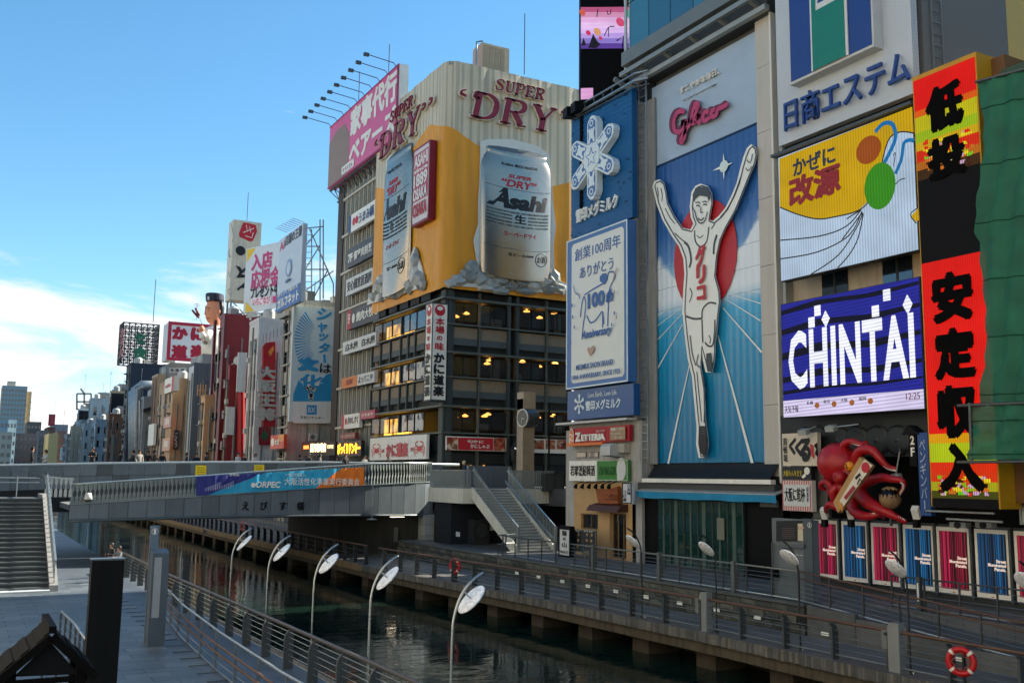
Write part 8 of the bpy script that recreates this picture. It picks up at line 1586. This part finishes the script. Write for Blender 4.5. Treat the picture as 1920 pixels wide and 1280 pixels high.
# lamps: thin curved pole with a tilted oval disc
def _disc(nt, p, g):
    n, l = nt.nodes, nt.links; a = n.new('ShaderNodeTexNoise'); a.inputs['Scale'].default_value = 14; a.inputs['Detail'].default_value = 3; l.new(g.outputs['Position'], a.inputs['Vector']); r = n.new('ShaderNodeValToRGB'); r.color_ramp.elements[0].position = .42; r.color_ramp.elements[0].color = hexc('#cdd3da'); r.color_ramp.elements[1].position = .55; r.color_ramp.elements[1].color = hexc('#f2f4f6'); l.new(a.outputs[0], r.inputs[0]); l.new(r.outputs[0], p.inputs['Base Color']); p.inputs['Roughness'].default_value = .35
DISC = nodemat('lamp_disc_print', _disc); PIPE = M('#9aa3a8', .28, .8, var=.08); PIPED = M('#2a2e31', .4, .5, var=.1)
def lampmesh(sg, pm):
    H = 3.45; P = [(0, 0, 0), (0, 0, 1.4), (sg*.01, 0, 2.3), (sg*.04, 0, 2.6), (sg*.13, 0, 2.9), (sg*.28, 0, 3.15), (sg*.47, 0, 3.33), (sg*.68, 0, H)]; P = smooth2(P, 4)
    pole = MB().tube(P, [.028]*len(P), 8).mesh('pole', pm, True)
    ax = Vector((sg*.72, 0, -.69)); c = Vector((sg*.42, 0, 2.93)); disc = MB().lathe(c, [(.01, -.028), (.29, -.025), (.31, -.01), (.31, .01), (.29, .025), (.01, .028)], 28, axis=ax, ref=(0, 1, 0), sy=1.15).mesh('disc', DISC, True)
    br = MB().bar(c, c-ax*.22, .03).mesh('bracket', pm); base = MB().lathe((0, 0, 0), [(.07, 0), (.06, .12), (.035, .16)], 10).mesh('base', pm); return pole, disc, br, base
LL, LR_ = lampmesh(1, PIPE), lampmesh(-1, PIPED)
def lamp(p, ms, label, group, rz=0.):
    r = thing('riverside_lamp', p, label, 'lamp', group); r.rotation_euler.z = rz
    for m_, nm in zip(ms, ('pole', 'disc', 'bracket', 'base')): o = bpy.data.objects.new(nm, m_); COL.objects.link(o); o.parent = r
lbl = ['silver curved lamp on the near bank, farthest of five from the camera', 'silver curved lamp on the near bank, fourth from the camera', 'silver curved lamp on the near bank, middle of the five', 'silver curved lamp on the near bank, second from the camera', 'silver curved lamp on the near bank, closest to the camera']
for i, y in enumerate((35.95, 31.2, 26.9, 22.6, 18.1)): lamp((8.72-(.0 if y < 30 else .1), y, ZL), LL, lbl[i], 'curved disc lamps on the near bank', .06*(i % 3-1))
lbl = ['dark curved lamp on the far boardwalk, before the noodle shop', 'dark curved lamp on the far boardwalk, before the dark glass shopfront', 'dark curved lamp on the far boardwalk, before the info booth', 'dark curved lamp on the far boardwalk, before the third poster panel', 'dark curved lamp on the far boardwalk at the picture edge']
for i, y in enumerate((32.4, 28.2, 24.2, 20.0, 16.05)): lamp((edge_x(y)+.34, y-.28, ZL), LR_, lbl[i], 'curved disc lamps on the far boardwalk', .05*(i % 3-1))
for y, lb in ((32.1, 'tangle of white cable at the first boardwalk lamp foot'), (24.0, 'tangle of white cable at the third boardwalk lamp foot'), (19.8, 'tangle of white cable at the fourth boardwalk lamp foot')): x = edge_x(y)+.36; MB().tube([(x+.05*math.sin(k*1.9), y+.06*math.cos(k*2.3)-.012*k, ZL+.02+.03*(k % 4)) for k in range(16)], .012, 5).build('cable_coil', M('#c3c8ca', .5), label=lb, cat='cable')
# life rings
RNG = M('#b3131a', .4, var=.12); RW_ = M('#d9d5cf', .5, var=.08)
def ring(c, nrm, R, label, stand=None):
    c, nrm = Vector(c), Vector(nrm).normalized(); a = Vector((0, 0, 1)); a = (a-nrm*a.dot(nrm)).normalized(); b = nrm.cross(a); r = thing('life_ring', c-Vector((0, 0, R)), label, 'life ring')
    n = 40; mb = MB(); cp_ = [c+(a*math.cos(2*PI*i/n)+b*math.sin(2*PI*i/n))*R*.78 for i in range(n)]; mb.tube(cp_, R*.21, 10, True).build('ring', RNG, r, smooth=True)
    for k_ in range(4):
        s = PI/4+k_*PI/2; P = [c+(a*math.cos(s+d)+b*math.sin(s+d))*R*.78 for d in (-.12, -.06, 0, .06, .12)]; MB().tube(P, R*.222, 10).build('band', RW_, r, smooth=True)
    MB().tube([c+(a*math.cos(.5+k_*.3)+b*math.sin(.5+k_*.3))*R*(.5+.12*math.sin(k_*2.1))+nrm*.08 for k_ in range(20)], .012, 5).build('rope', M('#a8452c', .7), r)
    if stand: MB().bar((c.x+.1, c.y, stand), (c.x+.1, c.y, c.z+R*.6), .06).build('stand', POSTD, r)
ring((23.62, 17.9, 2.02), (-1, -.5, .05), .40, 'red life ring with white bands hung on the boardwalk railing, near', ZL); ring((22.75, 47.0, 2.15), (-1, -.3, 0), .42, 'red life ring on the boardwalk left of the stairs, under the bridge end', ZL); ring((22.0, 88, 2.2), (-1, -.3, 0), .45, 'distant red life ring on the boardwalk beyond the bridge', ZL)
# ------------------------------------------------------------------ near bank
nl = [(8.62, 9, ZL), (8.6, 14, ZL), (8.55, 20, ZL), (8.4, 28, ZL), (8.2, 36, ZL), (8.0, 44, ZL), (7.9, 58, ZL)]
pn = plate_post(1.1, -.26, .09).mesh('post', POSTM)
railing('quay_railing', 'dark metal railing with wires along the near bank of the canal', nl, 1.12, 2.1, pn, [(1.14, .055, M('#4f4a48', .45, .3, var=.15))], (.22, .38, .54, .70, .86, 1.0))
il = [(6.75, 10, ZL), (6.6, 16, ZL), (6.45, 22, ZL), (6.5, 28, ZL), (6.7, 34, ZL), (7.1, 39.5, ZL)]
ir = railing('inner_quay_railing', 'railing with two wooden handrails on the near bank, inside the quay railing', il, 1.1, 2.3, MB().box(-.035, -.025, 0, .035, .025, 1.06).mesh('post', M('#6d7880', .4, .5, var=.1)), [(1.10, .032, M('#a3adb3', .3, .6)), (.08, .022, STEEL)], (.3,))
for dx, dz in ((-.16, .86), (-.16, .64)):
    MB().tube([(p[0]+dx, p[1], p[2]+dz) for p in il], .034, 8).build('handrail', BROWN, ir, smooth=True)
    for p, t in along(il, 1.15): MB().bar((p.x+dx, p.y, p.z+dz-.05), (p.x, p.y, p.z+dz-.08), .03).build('handrail_bracket', STEEL, ir)
r = thing('quay_gate_post', (6.5, 20.2, ZL), 'dark square post with strap in the inner quay railing', 'post'); MB().box(6.4, 20.1, ZL, 6.65, 20.35, ZL+1.0).build('body', POSTD, r); MB().box(6.36, 20.08, ZL+.5, 6.69, 20.37, ZL+.58).build('strap', BLACK, r)
# information pylon and cabinet
IP = thing('information_pylon', (5.75, 34, ZL), 'slim blue-grey information pylon with white i mark on near bank', 'sign'); BGY = M('#5d7186', .45, .2, var=.1); p0, p1 = on(283, 990, 'Y', 34), on(299, 990, 'Y', 34); zt = on(291, 985, 'Y', 34).z
MB().box(p0.x, 34, ZL, p1.x, 34.12, zt).build('body', BGY, IP); B = Board(IP, FY(34), .0); c = (290.5, 996); B.oval(c, 6.2, 6.2, WHITE, 'mark'); B.oval(c, 5.4, 5.4, M('#5d7186', .45, .2, var=.1), 'mark'); B.text('i', (288.6, 991.5), (292.6, 1000.5), WHITE, bold=.05)
IC = thing('information_cabinet', (5.9, 33, ZL), 'grey slanted-top cabinet in front of the information pylon', 'cabinet'); p0, p1 = on(287, 1040, 'Y', 33), on(318, 1040, 'Y', 33); zt = on(302, 1037, 'Y', 33).z
MB().prism([(p0.x, 33, ZL), (p0.x, 33.5, ZL), (p0.x, 33.5, zt+.12), (p0.x, 33, zt)], (p1.x-p0.x, 0, 0)).build('body', M('#4d5a66', .5, .2, var=.15), IC); MB().box(p0.x+.06, 32.985, ZL+.9, p1.x-.22, 32.999, zt-.12).build('map_panel', M('#8c97a0', .4, var=.15), IC)
# black monolith sign
MS = thing('black_monolith', (2.55, 20, ZL), 'tall black slab sign with grey inset on the near bank', 'sign'); p0, p1 = on(173, 1050, 'Y', 20), on(234, 1050, 'Y', 20); zt = on(200, 1047, 'Y', 20).z
MB().box(p0.x, 20, ZL, p1.x, 20.3, zt-.03).build('slab', M('#050606', .5, 0, var=.1, spec=.15), MS); MB().box(p0.x-.02, 19.98, zt-.03, p1.x+.02, 20.32, zt).build('cap', M('#4a5157', .35, .5), MS); MB().box(p0.x+.17, 19.985, ZL+.3, p1.x-.18, 19.999, zt-.14).build('inset', M('#0d1011', .5, var=.1, spec=.1), MS)
# wood-roofed notice shelter in the corner
WK = thing('roofed_notice_stand', (1.05, 13, ZL), 'dark wooden gable-roofed stand in the bottom corner', 'notice stand'); WD = M('#080707', .8, var=.3, scale=6, bump=.3, spec=.1); WD2 = M('#0c0b0a', .75, var=.3, scale=8, bump=.4, bscale=30, spec=.1)
R0, Rl, Rr = on(97, 1188, 'Y', 13), on(-6, 1272, 'Y', 13), on(179, 1262, 'Y', 13); dp = 1.0
for (q, sg) in ((Rl, -1), (Rr, 1)):
    d = Vector((q.x-R0.x, 0, q.z-R0.z)); nn = 7
    for i in range(nn):
        a, b = R0+d*(i/nn), R0+d*((i+1)/nn); up = Vector((0, 0, .012*(nn-i) % .03)); MB().add([a+up, b+up, b+up+Vector((0, dp, 0)), a+up+Vector((0, dp, 0)), *[v+Vector((0, 0, .03)) for v in (a+up, b+up, b+up+Vector((0, dp, 0)), a+up+Vector((0, dp, 0)))]], [(3,2,1,0), (4,5,6,7), (0,1,5,4), (1,2,6,5), (2,3,7,6), (3,0,4,7)]).build('roof_board', WD2, WK)
    MB().bar(R0+Vector((0, -.03, -.03)), q+Vector((0, -.03, -.03)), .06, .09).build('barge_board', WD, WK)
MB().bar(R0+Vector((0, -.1, .06)), R0+Vector((0, dp+.1, .06)), .08).build('ridge', WD2, WK)
MB().prism([R0+Vector((0, .05, -.1)), Rl+Vector((.18, .05, .0)), Rr+Vector((-.18, .05, 0))], (0, .05, 0)).build('gable', BLACK, WK)
zb_ = Rl.z-.02
MB().bar((Rl.x+.08, 13.1, zb_-.06), (Rr.x-.08, 13.1, zb_-.06), .06).build('tie_beam', WD, WK)
for x in (Rl.x+.15, Rr.x-.15):
    for y in (13.1, 13.9): MB().box(x-.05, y-.05, ZL, x+.05, y+.05, zb_+.1).build('post', WD, WK)
for x in (R0.x-.05, R0.x+.1): MB().tube([(x, 13.12, R0.z-.25), (x-.02, 13.12, zb_-.1)], .012, 5).build('rod', STEELD, WK)
MB().lathe((R0.x+.02, 13.4, zb_-.75), [(.1, 0), (.26, .08), (.28, .3), (.16, .5), (.05, .62)], 16).build('hanging_bell', M('#1a1514', .5, .3, var=.2), WK, smooth=True); MB().box(Rl.x+.1, 13.2, ZL, Rr.x-.1, 13.9, zb_-.8).build('red_shelf', M('#5a1612', .6, var=.2), WK)
# plaza railing by the monolith, steps up to the bridge
railing('plaza_railing', 'short wavy-topped railing on the plaza beside the black slab', [tuple(on(110, 1215, 'Z', ZL)), tuple(on(135, 1245, 'Z', ZL)), tuple(on(172, 1310, 'Z', ZL))], 1.1, 1.1, MB().box(-.03, -.025, 0, .03, .025, 1.06).mesh('post', POSTM), [(1.1, .035, M('#a3adb3', .3, .6))], (.3, .6, .85))
SS = thing('plaza_steps', (0, 56, ZL), 'broad dark stone steps rising to the bridge on the near bank', 'steps'); ns = 20
for i in range(ns):
    z1 = ZL+(5.35-ZL)*(i+1)/ns; y0_ = 50.0+i*.42; MB().box(-16, y0_, ZL-.2, 3.9, y0_+.46 if i < ns-1 else 61.6, z1-.002*i).build('step', M('#3a4247', .8, var=.25) if i % 2 else M('#343b40', .8, var=.25), SS); MB().box(-16, y0_-.012, z1-.07, 3.9, y0_-.001, z1-.002*i-.002).build('nosing', M('#5f686d', .6, var=.2), SS)
MB().prism([(3.9, 49.8, ZL), (3.9, 49.8, ZL+.3), (3.9, 58.4, 5.5), (3.9, 61.9, 5.5), (3.9, 61.9, ZL)], (.35, 0, 0)).build('side_wall', M('#83878a', .7, var=.15, streak=.2), SS)
SR = thing('step_railing', (4.1, 55, ZL), 'silver stair railing with ladder-like end panel by the near bank steps', 'railing')
MB().bar((4.08, 49.9, ZL+1.35), (4.08, 58.4, 6.5), .1).build('handrail', RAILM, SR); MB().bar((4.08, 58.4, 6.5), (4.08, 61.9, 6.5), .1).build('handrail', RAILM, SR)
for i in range(20): t = i/19; inst(PK, 'picket', SR, (4.08, 50+8.4*t, ZL+.25+4.*t), PI/2, (1.5, 1, 1.1))
MB().bar((4.1, 61.8, 6.45), (5.7, 61.8, 6.3), .09).build('handrail', RAILM, SR)
for i in range(6): inst(BLADE, 'picket', SR, (4.3+i*.25, 61.8, 5.3), 0, (1.6, 1, 1.1))
for i in range(2): MB().tube([(-16, 61.5, 6.1+.25*i), (3.9, 61.5, 6.1+.25*i)], .035, 6).build('cross_rail', RAILM, SR)
for i in range(9): MB().bar((-14+i*2.1, 61.5, 5.3), (-14+i*2.1, 61.5, 6.45), .06).build('rail_post', RAILM, SR)
MB().prism([(-16, 49.99, ZL), (3.9, 49.99, ZL), (3.9, 49.4, ZL), (-16, 48.6, ZL)], (0, 0, .12)).build('step_kerb', M('#a9b4bd', .6, var=.1), label='pale kerb stone at the foot of the plaza steps', cat='kerb')
# ================================================================== PEOPLE
def person_mesh(kind, coat, legs, hair, skin='#b98a6c', shoes='#15161a'):
    """one continuous skinned body, standing; returns the mesh and a hair mesh"""
    J = {'pel': (0, 0, .96), 'spi': (0, .0, 1.12), 'che': (0, 0, 1.32), 'nek': (0, .0, 1.47), 'jaw': (0, -.025, 1.55), 'hed': (0, -.01, 1.64), 'top': (0, 0, 1.71)}
    R_ = {'pel': .135, 'spi': .125, 'che': .15, 'nek': .055, 'jaw': .07, 'hed': .092, 'top': .06}; E_ = [('pel', 'spi'), ('spi', 'che'), ('che', 'nek'), ('nek', 'jaw'), ('jaw', 'hed'), ('hed', 'top')]
    arm_ = {0: ((.06, 0, 1.17), (.02, -.1, .94)), 1: ((.05, -.06, 1.16), (-.12, -.26, 1.18)), 2: ((.1, -.16, 1.2), (-.02, -.42, 1.22))}[kind]
    for s, k_ in ((1, 'r'), (-1, 'l')):
        J['sh'+k_] = (.17*s, 0, 1.40); J['el'+k_] = ((.19+arm_[0][0])*s, arm_[0][1], arm_[0][2]); J['wr'+k_] = ((.2+arm_[1][0])*s, arm_[1][1], arm_[1][2]); J['ha'+k_] = ((.2+arm_[1][0]-.01)*s, arm_[1][1]-.07, arm_[1][2]-.04 if kind == 0 else arm_[1][2]+.02)
        J['hi'+k_] = (.09*s, 0, .9); J['kn'+k_] = (.1*s, -.03, .5); J['an'+k_] = (.1*s, .02, .09); J['to'+k_] = (.11*s, -.14, .04)
        R_.update({'sh'+k_: .075, 'el'+k_: .055, 'wr'+k_: .042, 'ha'+k_: .036, 'hi'+k_: .1, 'kn'+k_: .068, 'an'+k_: .05, 'to'+k_: .042})
        E_ += [('che', 'sh'+k_), ('sh'+k_, 'el'+k_), ('el'+k_, 'wr'+k_), ('wr'+k_, 'ha'+k_), ('pel', 'hi'+k_), ('hi'+k_, 'kn'+k_), ('kn'+k_, 'an'+k_), ('an'+k_, 'to'+k_)]
    ks = list(J); me = bpy.data.meshes.new('body'); me.from_pydata([J[k_] for k_ in ks], [(ks.index(a), ks.index(b)) for a, b in E_], []); o = bpy.data.objects.new('body_builder', me); COL.objects.link(o)
    o.modifiers.new('s', 'SKIN'); o.modifiers.new('d', 'SUBSURF').levels = 1
    for i, k_ in enumerate(ks): me.skin_vertices[0].data[i].radius = (R_[k_], R_[k_]); me.skin_vertices[0].data[i].use_root = (k_ == 'pel')
    return o, (coat, legs, hair, skin, shoes)
_defs = [(0, '#1b1d24', '#23252b', '#120f0e'), (1, '#23252a', '#1a1b20', '#17120f'), (0, '#8f8f8c', '#2a2d36', '#1a1412'), (1, '#c3c0b8', '#33343a', '#2a1c14'), (2, '#5d636b', '#22242a', '#14100e'), (0, '#2a3550', '#1c1e24', '#c9b48a'), (0, '#b0702c', '#2a211c', '#1a1412')]
_tmp = [person_mesh(*d) for d in _defs]
_dg = bpy.context.evaluated_depsgraph_get(); BODY = []
for o, (coat, legs, hair, skin, shoes) in _tmp:
    me = bpy.data.meshes.new_from_object(o.evaluated_get(_dg))
    for c, rg in ((coat, .8), (legs, .8), (skin, .55), (shoes, .6)): me.materials.append(M(c, rg, var=.12, scale=6))
    for p in me.polygons:
        c = p.center; p.material_index = 2 if (c.z > 1.475 and abs(c.x) < .13) else 3 if c.z < .1 else 1 if (c.z < .93 and abs(c.x) < .2) else 2 if ((abs(c.x) > .2 or c.y < -.26) and c.y < -.13 and c.z < 1.25 and c.y < -.3) else 0; p.use_smooth = True
    hm = MB(); n = 14; vs, fs = [], []
    prof = [(.108, 1.60), (.114, 1.65), (.106, 1.705), (.08, 1.75), (.035, 1.772)]
    for (rr, z) in prof:
        for j in range(n):
            a = 2*PI*j/n; front = max(0, -math.sin(a)); zz2 = z+(front*.055 if z < 1.68 else 0); vs.append((rr*math.cos(a)*.92, rr*math.sin(a)*1.05+.008, zz2-(0 if front > .2 else (.07 if z == 1.60 else 0))))
    for i in range(len(prof)-1): fs += [(i*n+j, i*n+(j+1) % n, (i+1)*n+(j+1) % n, (i+1)*n+j) for j in range(n)]
    fs.append(tuple(range((len(prof)-1)*n, len(prof)*n))); hm.add(vs, fs)
    BODY.append((me, hm.mesh('hair', M(hair, .6, var=.15), True))); bpy.data.objects.remove(o)
def person(p, k, label, rz=0., sc=1., group=None):
    r = thing('person', p, label, 'person', group); r.rotation_euler.z = rz; r.scale = (sc, sc, sc)
    for m_, nm in zip(BODY[k], ('body', 'hair')): o = bpy.data.objects.new(nm, m_); COL.objects.link(o); o.parent = r
G = 'people walking over the bridge'; zd_ = 6.45
for x, Y, k, rz, sc, lb in [(60, 70.2, 0, 1.4, 1.04, 'person in black walking along the bridge, leftmost'), (85, 72.5, 3, -1.2, .96, 'person in pale top low behind the parapet, second from the left'), (173, 70.3, 1, -.6, 1.08, 'person in dark jacket standing alone behind the bridge parapet'),
    (224, 71.5, 0, 1.5, .99, 'person in black before the brick building'), (249, 71, 1, -1.5, 1.0, 'person in dark coat, left of the cluster before the silver ducts'), (261, 70.5, 2, .3, 1.02, 'person in grey in the cluster before the silver ducts'), (277, 72, 0, -.4, 1.0, 'person in black at the middle of the cluster before the ducts'), (289, 71, 1, 1.2, 1.03, 'taller person in the cluster before the brown building'), (304, 72, 0, .2, .98, 'person in black before the beige building'), (350, 72, 1, 1.4, .97, 'person in black before the grey slab building'), (368, 73, 0, 0, .97, 'person in black left of the first yellow notice'), (386, 71.4, 0, -1.5, 1.0, 'person in black right of the first yellow notice'), (446, 71.5, 3, .5, 1.02, 'person in pale top before the white building'), (458, 71, 0, -.8, .98, 'person in black before the white building'), (479, 72, 3, .4, .99, 'person in beige hat tones under the orange small sign'), (562, 71.6, 0, 1.2, .98, 'person in black under the coffee shop sign'), (579, 70.8, 1, -1., 1.03, 'person in black coat under the glowing coffee sign'), (600, 71.2, 2, 1.4, 1.03, 'person in grey right of the coffee shop sign'), (632, 72.5, 0, .2, .96, 'person in black under the glowing yellow letters'), (648, 66.5, 0, .4, 1.02, 'person in black leaning above the orange banner end'), (684, 72, 3, .2, 1.03, 'person in pale hood left of the crab restaurant sign'), (728, 71.4, 1, -.5, 1.0, 'person in black before the crab restaurant sign')]:
    p = on(x, 862, 'Y', Y); person((p.x, Y, zd_), k, lb, rz, sc, G)
p = on(868, 870, 'Y', 60.8); person((p.x, 60.6, 5.99), 5, 'person with blond hair crossing the stair landing', 1.2, 1.03)
p = on(191, 1040, 'Y', 38); person((7.15, 55.6, ZL), 1, 'person in black leaning at the near bank railing, left of the pair', -.9, 1.0); person((7.2, 53.2, ZL), 4, 'person in grey top leaning on the near bank railing, right of pair', -1.1, 1.0)
p = on(1151, 1010, 'X', 31.9); person((31.9, p.y, ZU), 6, 'person in orange standing inside the noodle shop doorway', -1.4, 1.0)
# ================================================================== NEAR-BANK BUILDINGS (behind and beside the camera, seen in reflections; made tall and pale to bounce sunlight)
for i, (y0_, y1_, h_, c, lb) in enumerate([(-40, -14, 36, '#d9d4ca', 'pale beige near bank building behind the camera'), (-13, 8, 40, '#d2d4d5', 'grey near bank building beside the camera'), (9, 30, 36, '#ddd8cd', 'cream near bank building facing the runner billboard'), (31, 50, 42, '#d6d0c5', 'tan near bank building facing the dairy signs'), (76, 104, 36, '#dcdcda', 'pale near bank building beyond the bridge steps'), (105, 140, 36, '#d2ccc1', 'tan near bank building farther down the canal'), (141, 190, 34, '#b5b9bb', 'grey near bank building far down the canal')]):
    X = -13. if y1_ < 60 else -7.; fr = Fr((X, 0, 0), (0, 1, 0)); r = thing('near_bank_building', (X-6, (y0_+y1_)/2, ZL), lb, 'building'); hs = cells(y0_+.6, y1_-.6, ZL+4, h_, 6, int(h_/4.2), .6, .5)
    wallgrid(MB(), fr, y0_, y1_, ZL, h_, hs, 0., .3).build('wall', M(c, .7, var=.12, streak=.15), r); MB().box(X-14, y0_, ZL, X-.35, y1_, h_-.1).build('core', M(c, .7, var=.12, streak=.15), r)
    for q in hs: window(r, fr, q, .25, FRD, GLD, cols=1)
    MB().box(X-14, y0_-.05, h_-.05, X+.15, y1_+.05, h_+.5).build('parapet', M(c, .7, var=.12, streak=.15), r)
# unseen block added behind the dairy signs to shade the stairs
MB().box(47.5, 52, 2, 62, 62.5, 24).build('stair_shade_block', M('#8d8a84', .8, var=.15), label='plain grey box added to cast shade, hidden behind the dairy signs', cat='building')
for y0_, y1_, h_, lb in ((101, 135, 23, 'plain back-street building behind the concrete and white buildings'), (136, 190, 23, 'plain back-street building behind the maroon and beige buildings'), (191, 420, 24, 'plain back-street building behind the far end of the row'), (-25, 16, 39, 'plain tall building behind the netted building')): MB().box(50 if y0_ > 0 else 45, y0_, 2, 64, y1_, h_).build('sun_blocker', M('#8d8a84', .8, var=.15), label=lb, cat='building')  # unseen boxes added to keep stray sun off the promenade and near bank
bpy.data.objects.remove(_fo); bpy.data.curves.remove(_fc)
